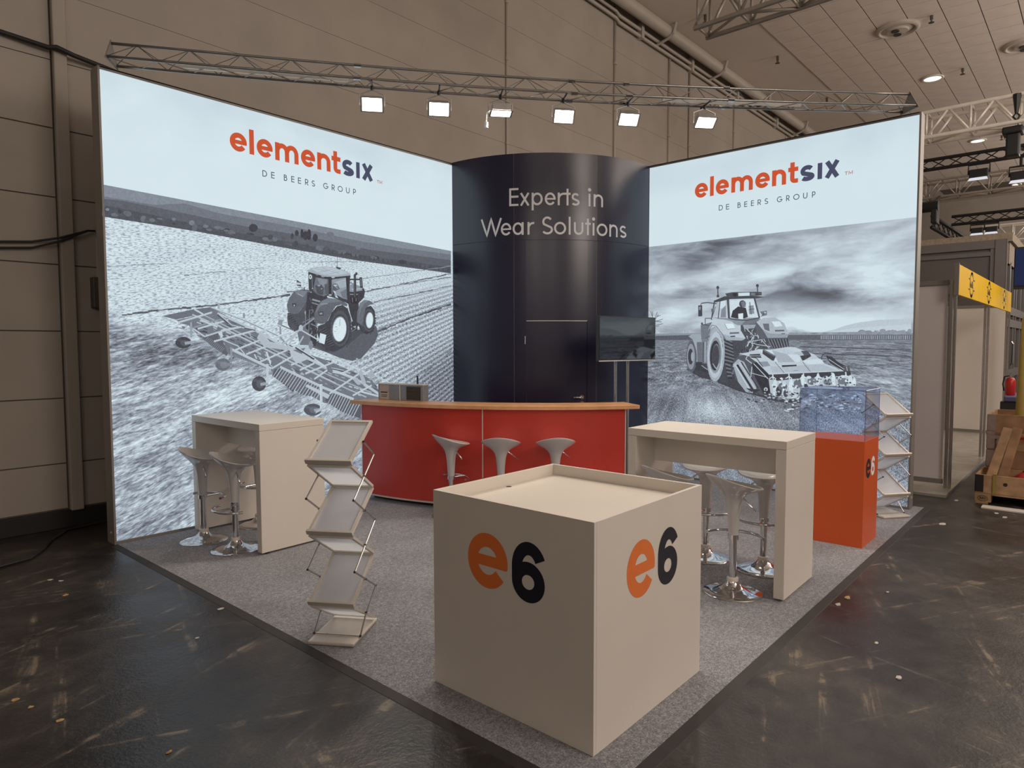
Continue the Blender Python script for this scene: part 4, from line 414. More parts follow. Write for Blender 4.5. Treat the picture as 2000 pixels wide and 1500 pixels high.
',33;110,1320,1408,11,-34,4,1,-10,34;110,1337,1404,11,-37,5,1,-11,37;110,1355,1400,10,-39,5,1,-11,39;110,1372,1395,11,-40,4,1,-10,40;110,1389,1391,11,-42,5,1,-11,42;110,1407,1387,11,-45,4,1,-10,45;165,1373,1338,87,7,-4,30,-86,-7;84,2082,1042,-5,-19,-13,-16,-22,-13,-27,-8,-30,-3,-32,2,-29,8,-26,12,-20,16,-13,18,-4,19,5,18,13,16,21,13,26,9,30,3,32,-2,30,-8,27,-12,20,-16,13,-18;106,2050,1040,-3,-10,-8,-9,-11,-7,-15,-5,-17,-1,-17,1,-17,4,-14,7,-11,9,-7,10,-2,10,2,10,8,9,11,7,15,5,16,2,18,-2,16,-4,15,-6,11,-9,7,-10;122,1871,1102,15,-27,5,2,-15,27;122,1890,1097,16,-29,5,1,-16,30;122,1910,1092,15,-32,5,2,-15,32;122,1929,1087,16,-34,5,2,-16,33;122,1949,1082,16,-36,5,1,-16,36;122,1969,1076,15,-37,6,1,-16,38;122,1988,1071,16,-40,6,2,-16,39;122,2008,1066,16,-42,6,1,-16,42;165,1990,1025,99,4,-4,32,-99,-4;112,433,2019,284,72,170,28,34,-28,-164,-49,-198,-52;124,558,1986,182,42,206,21,-140,-56,-200,-39;190,431,2007,127,-56,5,11,-128,56;150,884,2108,348,-120,6,15,-348,120;150,1231,1988,357,-149,8,15,-357,149;150,1585,1841,90,-94,14,12,-90,93;224,886,2115,348,-118,3,7,-349,118;224,1234,1998,357,-148,3,7,-357,147;200,1794,1744,475,-165,9,18,-476,165;200,2269,1579,436,-172,11,19,-438,171;228,1796,1755,476,-165,3,8,-476,164;228,2272,1590,437,-171,4,8,-437,171;200,2757,1408,303,-136,10,15,-303,136;208,2760,1419,303,-136,4,6,-303,135;198,942,2053,381,-156,9,20,-381,155;198,1321,1896,153,-80,15,22,-155,81;198,1474,1816,221,-116,15,23,-221,115;198,1695,1700,431,-201,15,25,-432,199;198,2127,1499,425,-157,13,27,-426,155;212,1480,1829,220,-113,4,6,-220,114;212,1700,1716,431,-198,5,7,-432,197;212,2132,1518,425,-158,4,8,-426,157;198,2551,1347,342,-213,17,18,-344,213;205,2605,1338,293,-183,7,6,-294,184;198,1074,1699,414,-201,11,22,-414,200;214,1082,1714,410,-198,4,8,-410,198;198,1589,1514,291,-139,12,22,-291,139;198,1880,1375,242,-113,13,23,-243,112;198,2123,1262,376,-143,12,24,-377,142;205,1593,1530,533,-249,5,9,-534,249;205,2126,1281,377,-145,4,10,-376,144;180,704,2034,254,-104,6,13,-254,104;180,957,1930,382,-183,7,13,-382,183;180,1339,1747,377,-181,8,14,-378,180;180,1716,1566,548,-252,8,14,-548,252;180,2264,1314,412,-176,9,15,-413,175;215,706,2043,254,-102,2,5,-254,102;215,960,1941,382,-183,2,5,-382,183;215,1342,1758,377,-180,2,5,-377,180;215,1719,1578,548,-252,3,6,-549,251;176,805,2039,242,-115,6,11,-242,114;176,1047,1924,370,-176,7,11,-371,176;176,1417,1748,405,-193,7,12,-405,192;176,1822,1555,538,-214,7,13,-539,214;176,2360,1341,395,-154,7,13,-395,154;205,699,1909,113,-79,8,12,-113,78;198,818,1829,143,46,-4,15,-144,-47;198,961,1875,126,30,-3,15,-126,-30;150,705,1908,207,73,-5,13,-206,-73;150,911,1980,142,30,-2,14,-143,-30;200,721,2085,83,-44,8,13,-83,45;226,724,2096,83,-44,2,4,-82,45;200,778,1985,162,-65,6,15,-162,64;226,780,1997,162,-65,2,5,-162,64;200,576,1955,320,105,-4,15,-320,-106;226,575,1966,320,106,-1,5,-321,-106;200,755,1900,299,92,-5,15,-298,-93;226,754,1911,298,93,-1,5,-298,-93;200,906,1781,443,117,-4,16,-443,-118;226,905,1793,443,118,-2,5,-442,-118;200,978,1886,201,38,-3,16,-200,-39;226,978,1898,200,38,-1,5,-200,-38;200,1119,1697,267,100,-6,15,-267,-100;226,1117,1709,267,100,-2,5,-267,-100;200,1229,1653,264,93,-6,15,-264,-93;226,1227,1665,264,93,-2,5,-263,-93;200,1357,1567,328,126,-7,15,-328,-125;226,1355,1580,327,125,-2,5,-327,-125;200,1502,1502,288,148,-10,15,-287,-149;226,1499,1514,288,149,-3,5,-288,-149;200,1723,1533,238,86,-8,16,-237,-86;226,1720,1546,238,86,-2,5,-238,-86;200,1828,1477,175,69,-8,16,-175,-69;226,1825,1490,176,69,-3,5,-176,-69;200,1891,1436,362,118,-7,17,-362,-119;226,1889,1449,362,119,-2,5,-363,-118;200,2190,1203,401,210,-13,16,-399,-211;226,2186,1216,401,211,-4,5,-400,-211;200,2498,1164,267,105,-11,18,-266,-106;226,2495,1178,267,106,-4,5,-266,-105;200,2345,1421,221,75,-9,17,-220,-75;226,2343,1434,220,76,-3,6,-220,-76;200,2001,1374,183,103,-11,15,-183,-103;226,1998,1387,183,103,-4,5,-183,-103;200,1544,1820,186,57,-6,16,-185,-58;226,1542,1832,186,58,-2,6,-185,-58;200,1348,1873,198,58,-4,16,-198,-59;226,1347,1885,198,58,'
'-2,6,-198,-59;200,2088,1626,160,-32,5,17,-160,32;226,2090,1640,160,-32,1,5,-159,32;200,2603,1203,295,-80,6,18,-295,80;226,2605,1218,295,-80,2,6,-295,80;198,1702,1725,236,28,19,-140,-174,-60,-62,86;120,1744,1700,150,24,-45,-67;190,1385,1899,96,-109,264,-56,-64,-37,-261,38,-75,91;205,1382,1893,95,-109,7,5,-96,109;205,1479,1783,260,-56,2,7,-260,56;200,1884,1309,22,22,285,-133,-31,-42;206,2063,1324,-4,-281,34,-2,3,282;222,2065,1324,-6,-281,11,0,6,280;190,1999,1005,16,32,91,33,-10,-33;160,682,1969,-1,-144,20,0,1,145;150,1062,1732,1,-120,21,1,0,120;206,1437,1560,-1,-197,28,-1,1,198;170,953,2162,-5,-57,21,-1,5,57;150,1202,2071,0,-50,23,1,-1,50;150,1595,1948,2,-83,20,1,-2,84;170,2545,1603,3,-78,27,1,-3,78;214,1434,1684,20,3,41,-119,-13,-22;205,1306,1663,15,0,22,-46,-13,-5;190,1342,1640,82,-41,5,8,-83,41;190,1471,1556,49,-47,7,6,-49,48;84,941,2042,104,-84,11,13,-105,84;205,961,2046,122,-98,6,7,-122,98;205,1085,1947,128,-28,3,9,-129,27;92,1212,1918,117,-21,5,18,-117,21;214,1218,1929,109,-20,2,7,-110,20;74,1770,1721,224,-129,13,18,-225,129;228,1778,1736,220,-127,5,7,-220,127;212,1995,1598,156,-100,10,13,-155,100;90,2211,1484,164,-35,5,19,-164,35;214,2213,1497,164,-34,2,7,-164,35;212,2223,1447,212,-43,3,12,-212,43;120,2145,1525,69,-22,22,-50,-69,12;182,2585,1421,26,62,72,-170,-51,-19;182,2497,1362,62,19,48,-86,-50,-1;176,2706,1417,57,51,50,-76,-78,-39;112,1801,1886,55,78,85,-56,30,-155,-141,0;188,1627,1746,127,95,-13,14,-127,-95;188,1754,1841,113,97,-15,13,-112,-96;190,1690,1730,108,152,-16,9,-108,-152;186,1816,1749,66,96,-15,8,-66,-96;150,1860,1935,155,103,-10,13,-155,-104;196,1856,1901,257,-130,7,10,-258,130;216,1857,1910,253,-128,4,5,-253,128;110,1573,1971,183,-68,6,11,-184,68;190,1870,1935,-1,-10,-3,-9,-5,-7,-7,-5,-7,-3,-7,0,-7,2,-6,5,-4,8,-3,9,-1,9,1,10,3,9,5,7,7,6,7,3,7,0,7,-3,6,-5,5,-7,2,-9;140,1986,1753,-1,-14,-4,-14,-5,-10,-6,-8,-8,-4,-7,0,-7,4,-6,8,-5,11,-3,13,-1,14,2,14,3,13,5,11,7,8,7,4,7,0,8,-4,6,-8,4,-11,3,-13;238,2080,1884,77,-19,-27,-103,-70,22;150,1593,2042,47,-1,-15,-86,-44,12;208,1597,2044,41,1,-3,-30,-41,3;214,948,1872,33,14,16,-41,-29,-32;120,947,1837,18,13,6,-33,-14,-7;204,964,1812,179,-72,4,10,-179,71;204,1140,1741,67,-80,9,6,-67,81')
ART_R = ('205,4060,1883,129,27,126,45,124,29,210,24,295,4,4,-147,-888,13;215,4060,1878,350,45,300,19,236,11,2,-88;150,1959,1897,657,1,964,-13,480,-2,888,-2,1,-48,-2989,24;165,4062,1869,-7,-5,-15,-3,-18,1,-12,5,0,6,11,4,18,1,16,-3;140,4072,1870,-6,-5,-16,-3,-19,1,-12,5,0,6,12,4,18,1,17,-3;150,4200,1867,-6,-5,-18,-3,-20,2,-13,4,0,6,13,4,20,1,17,-3;140,4154,1874,-9,-6,-22,-2,-25,1,-17,5,0,6,16,4,26,1,22,-4;140,4579,1875,-3,-11,-10,-6,-11,2,-8,9,0,12,7,9,11,2,10,-6;165,3775,1879,-7,-5,-17,-3,-20,1,-14,5,0,6,13,5,20,1,18,-4;150,4354,1869,-8,-5,-20,-3,-23,1,-16,5,0,6,15,4,23,1,21,-4;150,4446,1866,-5,-5,-12,-3,-14,2,-9,4,-1,6,9,4,14,1,13,-3;165,4786,1867,-4,-8,-10,-4,-11,2,-8,6,0,9,7,6,12,1,10,-4;150,4818,1859,-6,-11,-15,-6,-17,3,-12,9,0,12,11,9,17,1,15,-6;165,3760,1878,-4,-5,-10,-3,-11,1,-8,5,0,6,8,4,11,1,10,-3;150,4505,1886,-6,-12,-13,-6,-16,2,-11,10,0,13,10,9,16,2,14,-6;140,4767,1861,-4,-14,-11,-7,-13,2,-9,12,0,15,8,11,13,2,12,-7;140,4110,1871,-7,-5,-17,-3,-20,2,-14,4,0,6,13,4,20,1,18,-3;165,3856,1878,-6,-6,-18,-2,-19,1,-13,5,-1,6,13,4,20,1,18,-3;140,4030,1874,-8,-5,-23,-3,-25,2,-17,5,0,5,16,5,26,0,22,-3;165,4739,1868,-7,-11,-21,-6,-24,3,-15,9,-1,11,16,9,23,2,21,-6;140,4181,1871,-9,-6,-21,-2,-24,1,-16,5,-1,6,16,4,25,1,21,-4;165,4832,1865,-6,-12,-16,-6,-18,2,-12,10,-1,13,12,9,18,2,16,-6;140,4561,1875,-6,-11,-14,-7,-16,3,-11,10,0,12,10,10,16,2,15,-7;150,4767,1881,-6,-11,-15,-6,-17,2,-11,10,0,11,11,9,16,2,15,-6;150,4160,1874,-6,-5,-15,-3,-18,1,-11,5,0,6,11,4,18,1,15,-3;150,4739,1867,-6,-14,-15,-7,-18,2,-12,12,0,15,11,12,18,2,15,-8;140,3731,1879,-3,-6,-10,-3,-11,1,-7,5,0,6,7,5,11,1,9,-4;140,4440,1867,-4,-6,-9,-2,-10,1,-7,4,-1,6,7,4,11,1,9,-3;165,4197,1868,-8,-5,-22,-3,-24,2,-16,4,0,6,16,5,24,0,21,-3;140,4662,1863,-4,-13,-11,-7,-13,2,-8,11,0,14,7,11,13,2,11,-7;165,4902,1875,-6,-13,-14,-7,-16,3,-11,11,-1,14,11,11,16,2,14,-7;150,4798,1877,-6,-11,-14,-5,-17,2,-11,9,0,11,11,9,16,2,15,-6;165,4056,1870,-4,-6,-9,-3,-10,2,-7,4,-1,6,7,5,11,0,9,-3;140,4543,1871,-7,-6,-17,-3,-21,1,-13,6,0,7,13,5,20,1,18,-4;165,3960,1874,-7,-6,-17,-3,-21,2,-13,5,0,6,13,4,20,1,18,-4;165,3978,1875,-5,-6,-12,-2,-13,1,-9,5,0,6,9,4,13,1,12,-3;165,4521,1867,-4,-6,-8,-4,-10,2,-7,5,0,7,6,5,10,1,9,-3;140,4932,1858,-7,-11,-18,-5,-20,2,-14,9,0,12,13,8,20,2,18,-6;140,4011,1873,-9,-6,-23,-2,-26,1,-17,5,0,6,17,4,26,1,23,-3;165,4290,1867,-4,-5,-10,-3,-11,1,-7,5,0,6,7,4,11,1,10,-3;150,4542,1878,-6,-11,-16,-5,-18,2,-12,9,-1,11,12,9,18,1,16,-6;150,4319,1872,-5,-5,-14,-3,-15,1,-10,5,-1,6,10,4,16,1,13,-3;150,4475,1869,-6,-5,-18,-3,-20,1,-13,5,0,6,13,4,20,1,17,-4;165,4647,1881,-3,-9,-9,-5,-10,2,-6,8,-1,10,7,7,9,2,9,-5;165,3740,1878,-7,-6,-20,-2,-22,1,-15,5,0,6,15,5,22,0,20,-3;140,4576,1883,-7,-8,-19,-4,-22,1,-14,8,0,9,14,7,22,1,19,-5;140,4318,1870,-5,-6,-15,-2,-17,1,-11,4,0,6,11,4,17,1,14,-3;165,4360,1872,-6,-6,-14,-3,-16,2,-11,4,0,6,10,4,17,1,14,-3;150,4819,1880,-5,-11,-13,-5,-15,2,-10,9,0,11,10,8,14,2,14,-6;150,3765,1874,-6,-6,-18,-3,-20,2,-14,4,0,6,13,5,20,1,18,-4;140,4514,1886,-8,-13,-20,-6,-22,2,-16,11,0,14,15,10,22,2,20,-7;165,4865,1867,-6,-12,-17,-6,-18,2,-13,10,0,13,12,9,18,2,17,-6;150,4907,1858,-4,-10,-10,-6,-12,2,-8,9,0,11,7,9,12,1,10,-5;140,4770,1867,-6,-9,-15,-4,-17,1,-12,8,0,9,11,7,17,2,16,-5;150,4882,1870,-6,-13,-18,-7,-20,3,-14,11,0,15,13,11,20,2,18,-8;140,4796,1881,-5,-13,-11,-7,-13,3,-9,10,0,15,8,10,13,2,12,-7;140,4947,1860,-4,-12,-10,-6,-12,3,-8,9,-1,12,8,10,12,2,11,-7;165,4080,1875,-7,-6,-18,-3,-20,2,-14,4,0,6,13,5,21,0,18,-3;140,4336,1867,-3,-5,-9,-3,-10,1,-7,5,0,6,7,4,10,1,8,-3;150,4627,1878,-3,-11,-9,-6,-11,2,-7,10,-1,12,7,9,11,2,9,-6;140,4508,1886,-8,-7,-20,-3,-22,1,-16,6,0,7,15,6,23,1,20,-4;140,4273,1871,-5,-6,-12,-2,-13,1,-10,5,0,5,9,5,14,0,12,-3;150,4776,1873,-6,-14,-15,-7,-18,3,-12,11,-1,16,12,11,17,2,16,-8;152,4714,1885,-4,-14,-14,-10,-18,-2,-17,7,-10,12,0,15,9,12,17,6,18,-2,14,-10;152,4512,1874,-4,-10,-10,-7,-13,-2,-13,5,-8,10,0,11,7,9,13,5,13,-2,11,-8;152,4899,1872,-7,-10,-18,-7,-23,-1,-22,4,-14,10,0,11,13,9,22,4,24,-2,18,-7;152,4805,1877,-6,-11,-14,-7,-20,-1,-18,5'
',-10,9,-1,11,11,9,17,5,20,-2,15,-8;152,4953,1884,-2,-12,-9,-8,-10,-2,-11,6,-6,10,0,13,5,10,10,5,11,-1,9,-9;152,4638,1869,-4,-8,-13,-5,-16,-1,-16,4,-9,7,0,8,9,7,15,4,16,-2,13,-6;165,2388,1901,2,31,-6,0,-2,-30;165,2234,1904,0,9,-7,0,0,-9;165,2061,1906,2,23,-7,1,-2,-23;165,2187,1904,3,22,-7,1,-3,-22;165,2321,1902,2,38,-6,1,-2,-38;165,2080,1906,1,25,-7,0,0,-25;165,2253,1904,-4,15,-6,-1,4,-15;165,2086,1906,2,36,-7,1,-2,-37;165,2154,1905,0,24,-6,0,-1,-24;165,2229,1904,-2,21,-7,-1,2,-20;165,2430,1900,3,12,-6,2,-3,-12;165,2023,1906,3,25,-7,1,-3,-25;165,2279,1903,0,30,-6,0,-1,-30;165,2406,1902,-4,38,-6,0,3,-39;165,2093,1906,-4,19,-7,-1,4,-19;165,2218,1904,2,29,-6,0,-2,-29;165,2436,1901,-3,22,-6,-1,3,-21;165,2247,1904,0,33,-6,0,-1,-33;165,2214,1904,-4,37,-7,-1,4,-36;165,2353,1902,-4,37,-7,0,4,-37;165,1966,1907,1,32,-7,0,-1,-31;165,2111,1906,-4,18,-6,-1,4,-18;165,2272,1903,-1,37,-6,1,0,-38;165,2049,1906,1,19,-7,1,-1,-19;165,1984,1908,-3,12,-7,-1,3,-12;165,2043,1907,-5,44,-7,-1,5,-44;165,2142,1905,2,23,-6,1,-2,-24;165,2216,1904,-2,42,-7,0,3,-42;165,2069,1906,4,36,-7,1,-4,-36;165,2386,1902,-4,43,-7,0,4,-44;165,2285,1903,0,28,-6,1,-1,-29;165,2184,1904,4,44,-7,0,-3,-43;165,2428,1901,-4,27,-6,0,3,-27;165,2308,1903,-3,40,-7,0,3,-40;165,2333,1903,-4,18,-6,0,3,-19;165,2298,1903,3,43,-6,1,-3,-44;165,2101,1905,3,30,-7,0,-3,-29;165,2143,1906,-2,12,-7,-1,3,-12;165,1980,1908,-1,12,-6,0,0,-13;165,2065,1907,-2,13,-6,-1,1,-13;98,1960,1867,656,8,1071,-17,1262,-12,1,-53,-1021,3,-715,10,-1254,4;225,4058,1850,1,-45,5,0,-1,45;200,4078,1850,1,-45,5,0,-1,45;200,4098,1850,1,-45,5,0,-1,44;225,4118,1849,1,-44,5,-1,-1,45;200,4138,1849,1,-45,5,0,-1,45;200,4158,1849,1,-45,5,0,-2,45;225,4177,1849,1,-45,5,0,-1,45;200,4197,1848,1,-44,5,0,-1,44;200,4217,1848,1,-44,4,0,-1,44;225,4236,1848,1,-44,5,0,-1,44;200,4255,1848,2,-45,4,0,-1,45;200,4275,1847,1,-44,5,0,-1,44;225,4294,1847,1,-44,5,0,-1,44;200,4313,1847,1,-44,5,0,-1,44;200,4333,1847,1,-44,4,0,-1,44;225,4352,1846,1,-43,4,0,-1,43;200,4371,1846,1,-44,4,0,-1,44;200,4390,1846,1,-44,4,0,-1,44;225,4409,1846,1,-44,4,0,-1,44;200,4427,1846,2,-44,4,0,-1,44;200,4446,1845,1,-43,5,0,-1,43;225,4465,1845,1,-43,5,0,-1,43;200,4484,1845,1,-43,4,0,-1,43;200,4502,1845,1,-44,5,0,-1,44;225,4521,1844,1,-43,4,0,-1,43;200,4539,1844,1,-43,5,0,-1,43;200,4558,1844,1,-43,4,0,-1,43;225,4576,1844,1,-43,5,0,-1,43;200,4594,1844,1,-43,5,0,-1,43;200,4613,1843,1,-42,4,0,-1,42;225,4631,1843,1,-43,4,0,-1,43;200,4649,1843,1,-43,4,0,-1,43;200,4667,1843,1,-43,4,0,-1,43;225,4685,1843,1,-43,4,0,-1,42;200,4703,1842,1,-42,4,0,-1,42;200,4721,1842,1,-42,4,0,-1,42;225,4738,1842,2,-42,4,0,-1,42;200,4756,1842,1,-43,5,0,-1,43;200,4774,1841,1,-42,4,0,-1,42;225,4792,1841,1,-42,4,0,-1,42;200,4809,1841,1,-42,5,0,-2,42;200,4827,1841,1,-42,4,0,-1,42;225,4844,1841,1,-42,5,0,-2,42;200,4862,1840,1,-41,4,0,-1,41;200,4879,1840,1,-42,4,0,-1,42;225,4896,1840,1,-42,5,0,-2,42;200,4913,1840,2,-42,4,0,-1,42;200,4931,1840,1,-42,4,0,-1,42;70,1979,1871,1,-58,7,0,-1,58;70,2002,1870,1,-57,7,0,-1,57;70,2025,1870,1,-57,6,0,0,57;70,2048,1870,0,-57,7,0,-1,57;70,2070,1870,1,-57,7,0,-1,57;70,2093,1869,1,-56,6,0,0,56;70,2115,1869,1,-57,7,0,-1,57;70,2138,1869,1,-57,6,0,0,57;70,2160,1869,1,-57,7,0,-1,57;70,2183,1868,0,-56,7,0,-1,56;70,2205,1868,0,-56,7,0,-1,56;70,2227,1868,1,-56,6,0,-1,56;70,2249,1868,1,-57,6,0,0,56;70,2271,1867,1,-56,6,0,0,56;70,2293,1867,1,-56,6,0,-1,56;70,2315,1867,0,-56,7,0,-1,56;70,2336,1867,1,-56,7,0,-1,55;70,2358,1866,1,-55,6,0,0,55;70,2380,1866,1,-55,6,-1,-1,56;70,2401,1866,1,-56,7,0,-1,56;70,2423,1866,1,-56,6,0,-1,55;70,2444,1865,1,-55,6,0,0,55;70,2466,1865,0,-55,7,0,-1,55;70,2487,1865,1,-55,6,0,-1,55;70,2508,1865,1,-55,6,0,0,54;70,2529,1864,1,-55,6,0,0,55;70,2550,1864,1,-55,6,0,0,55;70,2571,1864,1,-55,6,0,0,55;70,2592,1864,1,-55,6,0,0,54;70,2613,1863,1,-54,6,0,-1,54;95,1912,1939,7,256,-8,0,-7,-256;95,1915,2029,91,120,-7,4,-91,-120;95,1911,2069,137,-24,2,7,-138,24;95,1919,2114,-28,83,-8,-2,29,-83;95,1936,2048,136,37,-2,7,-137,-37;95,1925,1997,148,27,-2,7,-148,-27;95,1961,21'
'11,27,70,-8,3,-27,-71;95,1981,2118,57,19,-3,6,-57,-18;95,1913,1977,103,18,-1,7,-104,-18;150,4013,1733,226,-8,0,6,-226,8;170,4678,1547,260,1,0,7,-260,-1;118,4106,1628,96,-9,1,8,-96,9;100,4455,1581,92,-13,1,4,-93,13;150,4317,1732,172,-14,0,4,-172,14;150,4847,1541,107,-5,1,6,-108,4;100,4356,1635,189,-9,0,8,-188,9;118,4482,1552,279,-6,0,4,-279,6;118,4776,1777,65,-15,0,3,-65,15;150,4424,1683,202,3,0,6,-202,-2;100,3781,1645,177,4,0,5,-177,-4;88,4146,1595,99,-12,1,5,-99,11;88,4749,1565,94,-15,1,7,-95,15;88,4465,1700,286,-15,0,8,-286,15;88,4544,1776,213,-4,0,3,-213,5;118,4149,1755,170,0,0,7,-171,0;150,4423,1626,221,-8,0,7,-221,9;118,3953,1592,116,2,0,4,-116,-1;170,4774,1755,79,0,0,4,-79,0;150,3760,1785,97,-18,1,5,-97,18;118,4012,1741,201,-5,0,6,-201,4;100,4796,1708,154,-15,0,7,-153,15;100,3985,1605,106,-14,1,4,-107,14;170,4307,1615,147,-5,0,4,-147,5;88,4748,1569,206,0,0,5,-206,-1;100,4347,1638,297,-8,0,4,-297,7;100,4287,1698,65,-5,0,4,-65,5;118,4465,1565,261,-10,0,4,-261,9;170,4782,1575,67,2,0,8,-67,-2;170,4106,1703,222,-8,0,6,-222,8;100,4319,1649,143,1,0,6,-143,-1;170,4395,1730,279,-6,0,7,-279,7;88,3910,1754,274,-9,0,7,-274,9;118,4622,1730,257,-13,0,6,-257,12;170,3706,1684,124,2,0,6,-124,-2;170,4592,1752,276,1,0,6,-276,-1;100,4493,1637,214,-3,0,4,-214,3;150,4363,1557,304,-11,0,6,-304,11;170,4271,1672,166,-10,1,7,-166,10;88,3823,1777,235,-12,0,8,-235,12;150,4576,1565,211,-8,0,6,-211,8;88,4792,1757,157,-12,0,7,-157,13;100,4051,1695,111,2,0,7,-112,-2;88,4002,1585,321,-2,0,7,-321,3;88,4749,1738,116,-15,0,5,-115,15;88,4607,1611,100,4,0,4,-100,-4;70,3828,1718,587,-17,0,8,-587,17;70,4415,1701,535,-19,0,8,-535,19;76,3726,1646,534,-14,0,9,-534,14;76,4260,1632,692,-19,0,8,-692,20;66,2410,1435,295,45,245,-157,117,79,158,-239,279,-15,92,-50,262,22,1,-53,-263,3,-220,53,-266,54,-341,121,-166,34;96,2553,1596,-2,-58,-7,-53,-13,-44,-16,-32,-19,-17,-20,-1,-19,16,-18,32,-14,44,-9,53,-3,58,2,58,7,54,13,44,16,32,19,16,20,0,20,-17,17,-31,14,-44,9,-53;96,2474,1400,-5,4,-2,-31,6,-4;96,2455,1420,-5,8,-6,-27,6,-10;96,2438,1456,-4,12,-8,-21,4,-14;96,2425,1505,-2,16,-10,-12,3,-18;96,2418,1564,-1,16,-10,-2,0,-19;96,2417,1625,1,16,-10,8,-1,-19;96,2423,1683,2,15,-9,17,-3,-17;96,2434,1733,4,11,-7,25,-5,-14;96,2450,1770,5,7,-5,29,-5,-8;96,2469,1789,6,2,-2,32,-6,-3;150,2532,1595,-2,-46,-5,-43,-10,-36,-13,-26,-15,-13,-16,-1,-15,14,-14,25,-11,36,-7,43,-3,46,2,47,6,43,10,36,13,26,15,13,15,0,16,-13,13,-26,11,-35,7,-43;62,2509,1595,-1,-29,-4,-26,-7,-22,-8,-16,-10,-9,-10,0,-10,8,-9,16,-7,22,-5,27,-2,29,1,29,4,26,7,22,8,16,10,8,10,0,10,-8,9,-15,7,-22,5,-27;170,2515,1595,0,-16,-2,-16,-4,-12,-4,-10,-5,-4,-6,0,-5,4,-5,9,-4,13,-2,15,-1,17,0,17,2,15,4,13,4,9,5,5,6,0,5,-5,5,-9,4,-13,2,-15;168,2437,1857,63,27,106,-1,63,-102,-23,-253,-83,-21,-11,157,-51,148;112,2555,1782,83,-1,-6,-253,-65,-11;58,2548,1527,156,2,27,-145,-192,44;128,2621,1820,79,9,-3,-388,-65,67;70,2636,1781,1,-311,12,0,0,311;200,2665,1781,2,-252,8,0,-1,252;70,2642,1509,62,1,2,-78,-73,8;190,2620,1482,83,-53,5,6,-84,53;120,2604,1996,154,35,-38,-173,-103,-47;76,2610,2001,107,-16,1,9,-107,16;80,2660,2082,1,-87,10,-1,-1,87;80,2665,2077,92,-3,0,10,-92,2;90,2639,2014,-5,-10,-11,-5,-12,5,-5,11,5,11,11,4,12,-5;84,3437,1823,250,10,16,-75,-13,-50,-196,-8;130,3460,1812,51,-106,8,4,-51,105;52,3475,1811,51,-105,8,4,-51,105;130,3495,1811,47,-105,8,4,-47,105;52,3509,1811,47,-105,8,4,-47,105;130,3529,1811,43,-105,9,3,-44,105;52,3543,1811,44,-105,8,3,-43,105;130,3563,1811,40,-105,8,3,-40,105;52,3577,1811,40,-105,8,3,-39,105;130,3597,1811,36,-105,8,3,-36,105;52,3611,1811,36,-105,8,3,-35,105;130,3631,1811,32,-104,8,2,-32,104;52,3645,1811,32,-104,8,2,-32,104;130,3664,1811,29,-104,8,2,-28,104;52,3678,1811,29,-104,8,2,-28,104;78,3124,2022,217,-6,113,-166,21,-146,-145,-74,-190,-1;205,3205,1960,15,-56,8,1,-16,56;40,3357,1973,4,-21,6,1,-5,21;205,3255,1859,-10,-22,9,-4,9,22;205,3354,1974,17,-22,5,4,-17,22;205,3317,1982,33,-48,7,5,-33,47;55,3264,1671,11,-30,6,2,-11,30;150,3230,1804,8,-35,6,2,-8,34;205,3336,1732,-26,-40,7,-5,27,40;150,3323,1931'
